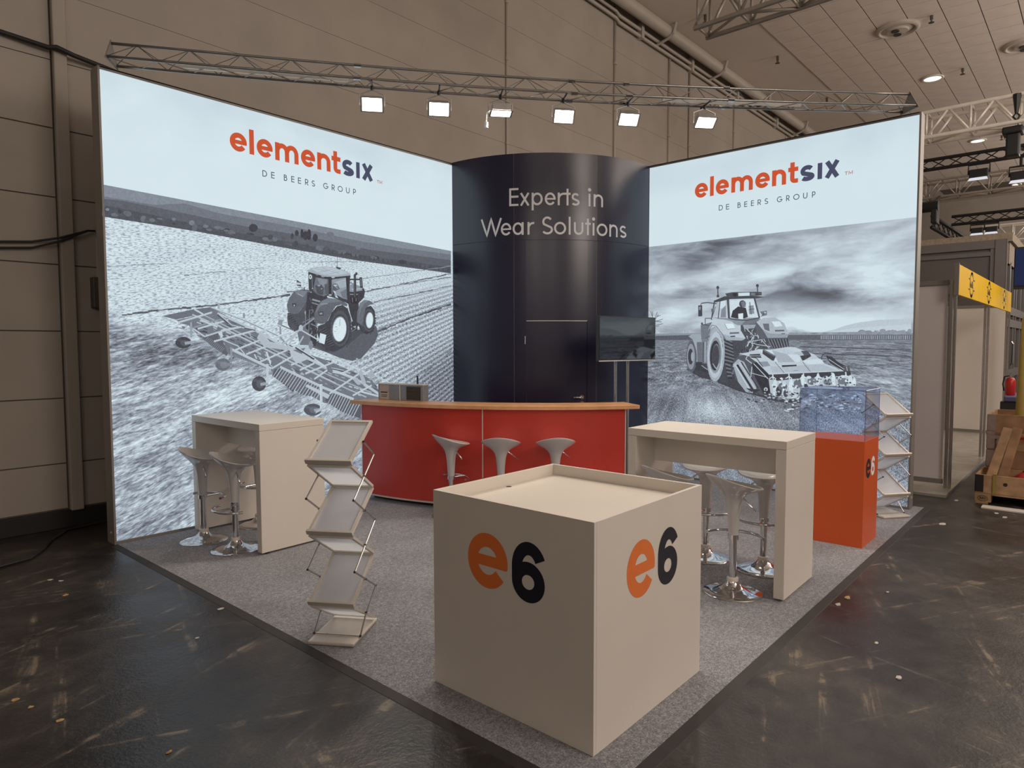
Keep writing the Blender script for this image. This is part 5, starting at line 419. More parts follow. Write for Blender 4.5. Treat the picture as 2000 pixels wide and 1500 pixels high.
',10,-44,9,2,-11,44;55,3224,1899,24,-57,11,4,-25,57;205,3411,1828,-27,-20,7,-8,26,19;180,3257,1764,30,-32,4,4,-30,32;150,3265,1925,-5,-37,11,-2,5,37;205,3223,1761,-11,-34,9,-2,10,33;55,3183,1853,-9,-15,9,-5,8,16;55,3230,1669,11,-17,5,3,-11,17;150,3386,1962,-30,-53,8,-4,30,53;55,3353,1798,-32,-57,8,-4,32,56;205,3264,1682,-4,-45,9,0,3,44;180,3256,1711,-24,-56,10,-4,24,55;55,3350,1930,-33,-26,5,-6,33,25;205,3228,1782,-25,-53,10,-5,26,53;180,3164,1963,17,-63,7,2,-18,63;40,3274,1853,13,-33,10,4,-13,33;55,3157,1697,-26,-42,10,-5,25,42;180,3281,1741,-27,-51,7,-3,27,51;55,3221,1759,19,-49,7,2,-20,49;205,3173,1996,26,-61,6,2,-26,61;40,3259,1823,-26,-19,6,-7,26,19;40,3268,1811,-29,-60,8,-4,29,60;55,3180,1720,-11,-44,7,-2,11,44;205,3308,1703,1,-61,7,1,-1,60;180,3201,1857,11,-43,8,2,-12,42;150,3242,1885,33,-9,2,7,-32,10;205,3330,1872,13,-53,11,2,-13,53;55,3293,1666,30,-36,6,5,-30,36;55,3329,1771,15,-23,8,5,-15,23;205,3384,1792,-5,-18,7,-3,5,19;205,3243,1667,7,-36,8,1,-7,36;55,3169,1906,19,-14,3,5,-19,14;180,3284,1935,-24,-25,5,-5,24,26;150,3189,1731,2,-21,8,0,-2,22;150,3368,1952,-22,-51,8,-4,22,52;205,3276,1844,-26,-50,10,-5,26,50;150,3233,1687,16,-27,8,4,-16,27;40,3296,1764,9,-35,9,2,-9,35;150,3263,1854,-12,-13,8,-6,11,13;55,3394,1884,26,-11,3,9,-26,11;180,3248,1883,-5,-14,10,-3,5,13;40,3356,1981,-5,-33,10,-3,5,33;55,3386,1672,23,-48,6,3,-23,48;55,3345,1728,-18,-63,7,-1,17,62;180,3237,1798,-14,-48,9,-3,13,49;180,3297,1887,13,-20,6,4,-13,20;205,3357,1729,-31,-28,4,-5,31,28;205,3199,1846,15,-13,7,7,-15,14;40,3201,1686,22,-34,7,4,-22,34;150,3299,1864,-10,-46,7,-2,10,46;150,3315,1802,-20,-39,6,-3,20,39;205,3317,1705,-6,-45,9,-1,6,45;206,3215,1775,168,26,-2,8,-168,-27;206,3379,1802,94,-100,5,5,-93,100;206,3189,1943,97,-94,5,5,-96,94;206,3284,1852,-16,-129,7,-1,17,129;206,3232,1775,94,-28,2,7,-94,28;206,3327,1746,166,-27,1,7,-166,28;206,3296,1857,103,-28,2,7,-103,28;206,3397,1830,34,-55,6,4,-34,55;168,3153,1984,161,5,-18,-45,-123,-7;72,2820,1962,121,-49,80,-105,116,-7,25,-97,-60,-103,-65,-181,-76,-154,-90,12,-85,233;120,2858,1850,160,-77,7,13,-160,77;44,2864,1825,163,-81,5,10,-163,81;120,2869,1800,156,-69,6,14,-155,69;44,2874,1775,160,-73,5,11,-160,72;120,2880,1750,152,-61,5,14,-151,61;44,2885,1725,156,-64,4,10,-155,65;120,2891,1700,147,-52,6,14,-147,53;44,2896,1675,151,-56,4,11,-150,56;120,2902,1651,143,-45,5,14,-143,45;44,2907,1626,147,-48,4,10,-147,49;120,2914,1601,138,-36,4,14,-138,37;44,2918,1576,143,-40,3,11,-142,40;120,2925,1551,134,-28,3,15,-134,28;44,2929,1527,139,-32,2,11,-138,32;120,2935,1502,71,-21,5,14,-71,22;44,2940,1477,75,-25,4,11,-75,25;120,2946,1453,68,-14,3,15,-67,14;44,2951,1428,71,-17,3,11,-71,17;120,2958,1403,63,-6,2,15,-64,6;44,2962,1379,67,-10,2,11,-67,10;120,2969,1354,60,2,-1,15,-59,-2;44,2973,1329,63,-2,1,12,-63,2;178,2929,1624,-6,-96,-16,-88,-23,-73,-29,-52,-32,-28,-34,0,-32,28,-27,53,-21,75,-12,89,-3,98,7,97,17,89,23,72,30,52,32,25,34,-1,31,-29,27,-54,20,-74,12,-88;160,2838,1297,-7,-3,1,-30,8,4;160,2819,1292,-7,0,0,-30,8,0;160,2800,1295,-7,4,-2,-29,8,-4;160,2782,1308,-7,7,-4,-28,8,-8;160,2764,1330,-7,10,-5,-25,7,-12;160,2747,1360,-6,13,-6,-23,7,-15;160,2733,1397,-5,16,-8,-19,6,-18;160,2720,1441,-4,18,-9,-15,5,-20;160,2710,1490,-3,20,-9,-10,3,-23;160,2703,1543,-2,21,-10,-6,3,-23;160,2699,1598,0,22,-11,-1,1,-24;160,2699,1654,0,22,-10,4,-1,-24;160,2701,1709,2,21,-10,10,-2,-23;160,2706,1762,3,20,-9,14,-3,-22;160,2715,1811,4,18,-9,18,-4,-19;160,2726,1855,5,15,-7,22,-6,-17;160,2739,1892,6,13,-6,25,-6,-14;160,2755,1922,6,10,-4,27,-7,-10;160,2772,1944,7,6,-3,29,-8,-7;160,2790,1957,7,2,-1,30,-8,-3;160,2809,1961,7,-1,0,29,-8,1;160,2827,1955,8,-4,2,28,-8,5;140,2900,1625,-2,-44,10,0,2,43;120,2896,1558,-5,-41,10,-1,5,41;205,2887,1496,-8,-37,10,-2,8,37;120,2874,1441,-11,-30,9,-3,11,30;140,2856,1397,-13,-22,9,-4,13,22;140,2837,1367,-14,-12,7,-7,14,12;140,2818,1352,-15,-1,1,-10,15,2;205,2799,1352,-15,9,-5,-9,14,-8;205,2779,1367,-13,19,-9,-6,13,-19;140,2760,1398,-11,28,-10,-4,11,-28;120,2744,1442,-8,36,-10,-2,8,-36;205,2732,1498,-5,4'
'1,-10,-1,5,-41;120,2726,1562,-2,44,-10,-1,1,-44;205,2724,1629,2,44,-10,1,-2,-44;120,2728,1696,6,42,-10,1,-6,-42;205,2738,1759,9,37,-10,2,-9,-37;140,2752,1814,11,30,-10,3,-11,-30;205,2769,1857,13,22,-8,5,-14,-22;205,2789,1886,14,12,-7,7,-14,-11;205,2808,1900,15,2,-1,9,-15,-1;140,2827,1900,14,-9,6,8,-14,9;140,2847,1885,13,-20,8,5,-12,19;120,2866,1853,10,-28,10,3,-11,28;120,2881,1809,8,-35,10,1,-8,36;120,2893,1754,4,-41,10,1,-5,41;205,2899,1691,2,-43,10,0,-2,43;200,2906,1615,-6,-81,-13,-74,-19,-62,-24,-44,-27,-23,-28,0,-26,23,-23,45,-17,63,-10,76,-2,82,6,81,13,75,20,61,24,44,27,22,28,-2,26,-24,22,-45,16,-62,10,-75;150,2890,1613,-5,-63,-11,-59,-16,-48,-20,-35,-22,-18,-23,0,-22,19,-19,35,-14,50,-9,59,-1,64,4,64,11,59,17,49,20,34,22,17,23,-1,22,-19,18,-36,14,-49,9,-58;56,2874,1610,-4,-53,-9,-49,-14,-40,-17,-29,-19,-15,-20,1,-18,15,-16,29,-12,41,-8,50,-1,53,4,53,9,49,14,40,17,29,19,14,20,-1,18,-16,16,-29,12,-41,7,-49;120,2872,1602,-3,-44,-7,-40,-11,-34,-13,-24,-14,-12,-15,0,-15,13,-12,24,-9,34,-5,41,-1,45,3,45,7,40,10,34,14,24,14,12,15,-1,14,-13,12,-24,9,-34,6,-41;70,2858,1599,-3,-40,-6,-37,-9,-30,-11,-22,-12,-11,-13,0,-12,12,-10,22,-8,31,-4,37,-1,40,2,40,6,37,9,30,12,22,12,11,13,-1,12,-11,10,-23,7,-30,5,-37;196,2771,1508,54,-72,6,5,-54,72;196,2832,1437,31,74,-8,2,-31,-73;232,2979,2304,316,-2,60,-235,-146,-21,-212,20;205,2841,2292,97,24,24,-243,-128,2;232,2855,2276,71,16,6,-76,-84,-25;140,2877,2180,58,54,3,-151,-70,2;150,2757,2088,260,-17,342,0,19,-37,-168,-51,-114,2,-198,71;120,3190,2048,159,19,-8,-69,-207,-14;58,3001,2081,22,82,69,50,96,-22,28,-112,-83,-20;70,3187,2239,-4,-19,-11,-15,-17,-8,-19,1,-17,9,-12,16,-4,19,4,20,11,15,17,8,19,-1,17,-10,11,-16;120,3120,2264,47,13,21,-71,-38,-14;244,3093,2123,62,6,1,-75,-58,6;150,3216,2214,65,6,12,-101,-62,-7;86,3229,2259,22,-149,9,1,-22,148;90,3208,2164,84,6,-1,8,-84,-6;238,3187,2224,34,2,5,-59,-30,-2;78,2944,2343,21,-271,25,1,-20,270;78,3279,2306,66,-241,20,4,-66,241;78,2778,2292,-37,-231,16,-3,37,231;78,2853,2295,-21,-220,12,-1,21,220;78,2976,2066,78,-21,3,13,-78,21;78,3056,2045,153,-10,1,13,-154,10;78,3211,2035,145,26,-3,13,-145,-26;72,2774,2295,144,50,399,-16,96,-18,-86,-12,-330,8,-198,-33;76,2925,2378,86,11,314,-10,50,-17,-3,-29,-419,-5;232,3089,2377,141,-2,2,-39,-139,2;50,3021,2377,52,1,1,-41,-50,-1;120,3245,2369,52,1,5,-33,-53,0;84,3301,2381,76,-8,1,-40,-61,-1;190,2993,2293,291,-2,0,5,-291,3;76,2819,2458,6,-114,14,-1,-6,115;74,2846,2457,-3,-13,-10,-7,-13,1,-10,8,-4,13,4,12,10,7,12,-1,10,-8;70,2816,2367,28,-1,4,-31,-36,2;76,3317,2451,6,-110,13,0,-6,109;74,3342,2449,-3,-11,-9,-7,-12,1,-9,8,-4,12,3,11,10,7,11,-1,9,-8;70,3314,2363,26,-1,4,-29,-33,1;76,2611,2265,83,6,-2,12,-82,-6;76,2692,2271,123,-18,1,11,-122,19;70,2569,2246,54,1,2,-139,-54,-2;150,2580,2230,23,1,0,-41,-23,-1;76,2606,2272,-8,-26,9,-3,7,27;110,2743,2194,33,9,4,-48,-32,-1;190,2764,2066,69,112,-13,7,-69,-112;80,2796,2222,-43,-132,8,-3,43,133;120,3361,2140,80,10,5,-54,-51,-12;70,3380,2077,57,65,-6,5,-57,-65;200,3435,2127,-4,-8,-9,-3,-9,4,-4,8,4,7,9,3,9,-3;96,3308,2014,88,34,57,-107,2,-118,-73,-18,-61,83;188,3319,2017,77,44,145,6,108,-73,51,-120,-16,-48,-225,-2,-61,100;160,3398,1924,61,-100,220,2,16,43,-205,8;242,3502,2018,90,3,40,-58,-89,-9;110,3397,1997,73,-2,11,-91,-61,23;104,3544,1899,107,2,-1,19,-107,-2;84,3616,1867,44,3,0,9,-45,-3;206,2690,1897,68,134,140,31,119,-30,109,-107,64,-100,-45,-29,-203,7,-61,82,-82,91,-70,-31;176,2881,1885,61,-82,203,-7,42,23,-206,36;110,2702,1905,60,85,-7,5,-60,-86;110,2758,1989,51,-11,1,7,-51,11;110,2806,1979,82,-96,6,4,-81,97;110,2888,1883,55,-79,6,4,-54,79;250,2925,2004,104,1,33,-60,-102,-8;130,2923,2003,34,-67,6,2,-35,67;130,2960,1934,102,8,-1,5,-101,-7;112,2991,1877,119,4,-2,21,-118,-4;72,3001,1840,59,3,-1,15,-59,-3;86,3035,1534,67,76,228,20,151,-236,41,-236,-109,-14,-188,28,-157,154;206,3106,1636,110,16,131,41,147,-7,196,33,87,-4,214,-80,110,-100,277,-101,1,-25,-901,-26,-147,155,-114,73;178,3512,1677,179,-44,89,-89,-193,-6;226,3691,1633,156,-8,-15,-80,-52,-1;190,3498,1486,570,36,180,-65,-'
'731,-44;226,3347,1686,165,-4,75,-140,-72,17;66,3403,1686,154,-81,-21,-50,-21,4,-115,79;110,3412,1693,145,-79,0,-18,-149,75;190,3655,1704,104,11,160,-81,-71,-57,-18,42;214,3655,1704,104,11,105,-49,-103,-11;64,3834,1616,115,18,10,-21,-93,-57;76,3239,1630,128,8,23,-51,-116,6;140,3236,1606,150,2,0,9,-150,-1;84,3843,1673,71,3,38,-42,-70,-14;60,3627,1504,171,10,1,-17,-161,-14;130,3765,1442,52,3,0,5,-52,-3;150,3350,1538,110,11,38,-54,-91,-15;230,3866,1563,200,24,35,-55,-183,-12;120,3548,1539,110,-125,5,5,-109,124;120,3864,1543,87,-107,5,4,-87,108;215,3566,1539,110,-124,5,5,-109,124;150,3329,1536,151,-155,4,4,-151,155;176,3036,1505,67,67,77,-36,157,-313,-36,-57,-95,5,-98,119;48,3078,1500,202,-304,21,14,-202,303;220,3056,1503,192,-305,10,6,-192,305;60,3136,1532,214,-312,11,8,-213,311;214,3115,1533,200,-322,8,5,-200,321;50,3272,1519,59,19,150,-144,34,-237,-91,-4,-108,200;214,3291,1516,179,-180,7,6,-179,180;200,3258,1403,205,-50,2,7,-205,50;206,3271,1482,-12,-131,9,0,13,130;210,3472,1214,-4,-14,-12,-9,-15,-1,-12,8,-5,14,5,14,12,10,14,0,12,-8;60,3459,1214,-3,-8,-7,-4,-8,3,-4,8,3,8,8,3,8,-3;196,3510,1157,-4,-10,-11,-5,-10,4,-4,10,4,10,10,5,10,-4;60,3205,1218,188,-11,-92,-50;190,3212,1613,-18,-37,10,-5,18,37;190,3195,1569,77,-55,7,9,-77,55;70,3217,1597,113,-17,1,9,-113,17;70,3327,1581,76,-100,7,6,-76,100;200,3037,1473,69,39,-5,8,-69,-39;200,3100,1513,40,-37,6,6,-39,37;58,4115,1618,65,-8,66,-59,125,-66,1,-68,-60,33,-146,83;200,4147,1578,163,-111,3,6,-163,111;72,4072,1573,12,52,-10,3,-12,-52;72,4082,1622,35,27,-6,8,-35,-26;72,4114,1648,62,-7,0,10,-61,7;150,4122,1554,140,-92,4,7,-139,93;90,4294,1509,67,1,22,-92,-55,15;210,4332,1501,17,-76,5,1,-18,76;196,3479,1339,112,-6,175,68,271,8,338,22,61,-62,-3,-76,-165,-15,-345,-13,-67,-35,-46,-104,-108,-14,-125,30,-73,33;64,3478,1390,288,20,608,45,11,-51,-281,-28,-337,-28,-176,-27,-76,8;232,3582,1251,-3,-45,-8,-34,-12,-13,-13,12,-10,33,-5,45,3,46,9,34,12,12,13,-11,10,-33;60,3638,1199,-4,-31,-12,-23,-18,-9,-18,8,-14,22,-5,30,4,31,13,23,17,9,18,-7,14,-22;108,3699,1256,-7,-24,-19,-18,-26,-7,-27,5,-20,17,-7,23,6,24,20,18,26,7,27,-6,20,-16;235,3771,1259,-3,-47,-10,-34,-13,-14,-14,12,-11,34,-5,47,3,46,9,35,14,13,14,-12,11,-34;70,3711,1175,-3,-21,-10,-17,-14,-6,-14,5,-11,15,-4,22,3,22,10,16,14,6,14,-5,11,-15;112,3887,1299,-7,-26,-21,-18,-29,-8,-30,5,-22,18,-8,24,7,26,21,19,30,7,29,-6,22,-17;215,3816,1171,-3,-20,-10,-14,-14,-6,-14,4,-10,14,-5,20,4,20,10,14,13,6,14,-4,11,-14;236,3891,1338,-2,-34,-7,-25,-10,-9,-10,8,-8,25,-4,33,2,34,7,25,10,9,11,-9,8,-24;120,4023,1330,-7,-22,-18,-16,-25,-6,-25,5,-19,14,-7,21,6,22,18,16,26,6,25,-5,18,-15;238,4058,1357,-2,-32,-6,-23,-10,-9,-10,9,-8,22,-3,32,2,31,6,23,10,9,10,-8,8,-23;124,4195,1327,-6,-20,-18,-14,-24,-6,-25,4,-18,13,-7,19,6,20,18,14,24,6,25,-4,18,-14;238,4221,1362,-1,-35,-7,-25,-9,-9,-10,8,-8,25,-3,35,1,34,7,26,9,9,10,-9,8,-25;118,4349,1340,-6,-19,-18,-14,-26,-6,-25,4,-19,13,-7,19,6,19,18,14,26,6,25,-4,19,-13;228,4399,1350,-2,-30,-8,-23,-11,-8,-11,8,-8,22,-4,30,2,31,8,22,11,9,11,-8,8,-22;240,4435,1326,-2,-20,-6,-15,-9,-6,-10,5,-7,15,-3,20,2,20,6,16,10,5,9,-5,7,-14;228,3584,1170,-4,-17,-9,-12,-12,-5,-13,4,-9,11,-4,16,3,17,9,12,13,5,12,-4,10,-11;70,3926,1273,-2,-12,-7,-9,-10,-4,-11,3,-7,9,-3,12,2,12,7,10,11,3,10,-3,7,-8;66,4096,1278,-2,-9,-9,-6,-11,-3,-12,2,-8,6,-4,8,3,9,9,7,11,3,12,-2,8,-6;70,4274,1285,-2,-7,-9,-5,-11,-3,-11,2,-8,4,-3,7,2,7,9,5,11,3,11,-2,8,-4;214,3688,1291,-3,-14,-9,-11,-12,-4,-13,3,-9,10,-4,15,3,14,9,11,12,4,13,-3,9,-10;226,3965,1372,-4,-9,-9,-7,-14,-3,-13,2,-10,6,-4,9,3,9,10,7,13,2,14,-2,10,-6;222,4147,1377,-4,-9,-9,-6,-13,-3,-13,2,-10,6,-4,8,4,9,9,7,13,2,13,-1,10,-7;220,4323,1391,-4,-9,-9,-7,-12,-2,-13,2,-9,6,-4,8,3,9,9,6,13,3,13,-2,9,-6;70,4339,1346,-5,-4,-12,-2,-9,3,0,5,9,4,12,-1;246,3698,1206,-3,-6,-7,-2,-6,4,0,6,6,5,6,-1;96,4343,1301,-5,-12,-10,-3,-8,7,-1,13,8,9,11,-3;70,4029,1279,-3,-6,-9,-2,-7,4,0,6,7,4,8,-1;96,4057,1357,-4,-6,-10,-2,-9,4,0,7,8,5,11,-1;238,3543,1267,-4,-13,-12,-4,-9,9,0,14,9,9,11,-3;246,3911,1306,-4,-10,-7,-2,-6,6,0,10,6,7,'
'7,-2;70,4208,1331,-4,-5,-9,-1,-7,3,0,4,7,3,9,0;238,4035,1287,-2,-10,-5,-3,-5,7,0,11,4,7,6,-2;96,3770,1264,-2,-11,-6,-2,-4,7,-1,11,5,8,5,-3;96,4169,1345,-4,-12,-10,-3,-8,8,0,14,8,8,9,-3;70,4428,1306,-3,-8,-8,-3,-7,6,0,10,6,6,8,-2;246,3960,1325,-5,-10,-13,-3,-10,6,0,11,10,7,12,-2;215,4149,1368,-2,-11,-5,-3,-4,8,0,12,4,8,5,-2;215,4265,1291,-3,-8,-7,-3,-5,6,0,9,5,5,6,-1;70,4267,1303,-3,-8,-6,-2,-5,5,-1,9,5,5,7,-1;246,4373,1341,-4,-8,-9,-3,-8,6,0,10,7,6,9,-2;238,3615,1314,-3,-5,-8,-2,-5,3,-1,6,6,4,7,-1;96,4263,1298,-2,-9,-5,-3,-5,7,0,10,4,7,5,-2;238,4246,1380,-3,-12,-8,-3,-6,8,-1,12,7,8,8,-2;96,4360,1322,-3,-10,-5,-3,-5,7,0,11,4,7,6,-3;70,4172,1301,-3,-9,-8,-3,-7,6,0,10,6,7,8,-2;96,4349,1324,-4,-9,-9,-2,-8,6,0,9,7,7,10,-2;96,4251,1353,-4,-8,-10,-2,-8,5,-1,8,8,6,11,-2;215,4212,1334,-4,-8,-9,-2,-8,5,0,8,7,6,10,-2;96,3987,1297,-5,-9,-13,-3,-10,6,0,10,10,6,12,-1;246,4357,1341,-4,-8,-8,-2,-8,5,0,9,7,5,9,-1;96,3518,1343,-6,-11,-14,-3,-11,7,0,12,11,8,14,-2;96,4077,1351,-2,-7,-6,-2,-4,5,-1,8,5,5,5,-2;246,3753,1295,-4,-11,-10,-2,-8,7,0,11,8,8,10,-2;246,4274,1383,-4,-11,-8,-3,-6,7,0,12,6,7,8,-2;215,3682,1226,-3,-8,-5,-2,-4,5,0,9,4,6,5,-2;215,4187,1338,-5,-6,-12,-2,-9,4,-1,7,10,5,11,-1;96,3549,1247,-3,-12,-7,-3,-5,8,-1,13,6,9,7,-3;246,3823,1342,-2,-10,-4,-2,-4,6,0,11,3,7,5,-2;215,4007,1341,-5,-4,-11,-2,-9,3,0,5,9,3,11,-1;215,4177,1325,-3,-4,-7,-2,-5,3,0,5,5,3,7,-1;246,3669,1220,-5,-10,-11,-4,-9,7,0,12,9,8,11,-2;238,3863,1337,-3,-12,-6,-3,-5,8,0,12,5,8,6,-2;70,3702,1366,-5,-8,-12,-3,-9,6,0,9,9,7,12,-2;215,3906,1369,-3,-8,-9,-2,-6,5,-1,9,7,5,8,-2;70,4128,1339,-3,-8,-5,-2,-5,5,0,10,4,6,6,-2;246,3804,1254,-2,-11,-6,-3,-4,7,0,12,4,7,6,-2;246,3642,1349,-5,-8,-13,-3,-11,6,0,9,10,7,13,-2;70,3678,1238,-4,-7,-9,-3,-8,5,0,8,7,5,10,-1;246,4085,1339,-4,-6,-10,-1,-8,3,0,6,8,3,10,-1;215,3572,1163,-3,-7,-6,-2,-5,5,-1,8,5,5,7,-1;96,3523,1154,-3,-13,-7,-4,-6,9,-1,14,6,9,8,-2;215,4198,1327,-3,-5,-8,-1,-6,3,0,6,6,4,8,-1;246,3629,1304,-6,-6,-12,-2,-10,4,0,7,10,4,12,-1;246,4256,1279,-4,-10,-9,-3,-7,7,-1,11,8,8,9,-2;246,3680,1270,-5,-10,-13,-3,-11,6,0,12,10,7,13,-2;96,4288,1379,-4,-7,-10,-2,-8,5,0,8,8,5,10,-1;238,3868,1339,-4,-5,-8,-2,-6,4,0,6,6,4,8,-1;70,3543,1352,-4,-5,-9,-1,-7,3,-1,5,8,4,9,-1;70,4390,1325,-5,-8,-11,-3,-9,6,0,9,8,6,11,-2;246,4003,1301,-3,-9,-5,-2,-5,6,0,9,4,6,6,-2;70,3948,1321,-2,-11,-7,-3,-5,7,-1,12,5,8,7,-3;96,3838,1331,-2,-11,-7,-3,-6,7,0,13,5,7,7,-2;215,4246,1348,-3,-9,-8,-2,-6,6,0,10,6,6,7,-2;96,4253,1375,-6,-9,-11,-3,-10,6,0,10,9,7,12,-2;96,4406,1382,-2,-9,-4,-3,-3,7,0,11,3,6,4,-2;238,3792,1249,-4,-13,-10,-3,-8,8,0,13,8,9,10,-3;96,3597,1201,-4,-6,-9,-2,-8,4,0,6,7,5,9,-1;246,3706,1360,-4,-6,-7,-1,-6,3,0,6,6,4,7,-1;96,3666,1350,-5,-7,-10,-2,-9,5,0,8,8,5,11,-2;238,4120,1365,-3,-6,-6,-2,-6,4,0,7,5,4,7,-1;96,3626,1245,-2,-8,-5,-2,-5,5,0,8,4,5,6,-1;238,4141,1355,-2,-9,-5,-2,-4,6,-1,9,4,6,6,-2;70,4356,1351,-2,-10,-6,-3,-6,7,0,12,5,7,6,-2;246,4345,1345,-4,-12,-11,-4,-8,8,-1,13,9,9,10,-3;246,3737,1262,-6,-6,-13,-2,-11,3,0,6,10,4,14,0;246,4367,1336,-2,-10,-4,-3,-3,7,-1,12,4,7,4,-2;96,3567,1250,-6,-8,-12,-3,-10,5,0,9,10,6,12,-2;215,3653,1261,-5,-11,-11,-3,-10,7,0,12,9,8,12,-2;246,3952,1318,-3,-5,-6,-2,-6,4,0,5,5,4,7,-1;70,4147,1308,-6,-6,-11,-1,-10,3,0,6,9,4,12,-1;96,4178,1340,-2,-10,-4,-2,-4,6,0,10,3,7,5,-2;246,4286,1363,-2,-8,-6,-2,-4,5,0,9,4,5,5,-2;70,3932,1269,-3,-12,-6,-3,-5,8,-1,13,5,8,7,-2;70,4125,1378,-4,-12,-11,-3,-9,8,0,13,8,8,11,-2;238,4024,1299,-3,-7,-7,-2,-6,4,0,8,6,4,7,-1;70,3821,1250,-2,-12,-5,-3,-5,8,0,13,4,9,5,-3;215,3819,1268,-5,-10,-13,-2,-10,6,0,10,10,7,12,-2;96,3785,1257,-3,-10,-6,-3,-5,7,0,11,4,7,7,-2;96,4048,1328,-5,-10,-12,-3,-9,7,0,11,9,7,11,-2;238,4229,1304,-5,-11,-11,-3,-10,7,0,11,9,8,12,-2;238,4425,1370,-2,-11,-6,-3,-6,8,0,12,5,8,6,-3;238,4436,1316,-5,-5,-11,-2,-9,3,-1,5,10,4,11,-1;238,3647,1344,-4,-12,-10,-3,-7,8,-1,13,8,9,9,-3;225,3520,1394,8,-65,14,2,-8,65;240,3491,1336,39,28,-5,8,-40,-29;240,3525,1364,40,-26,5,8,-40,26;225,3707,1405,8,-65,14,2,-9,64;240,3679,1345,38,28,-5,7,-39,-28;240,3712,1373,39,-26,4,8,-38,26;225,38'
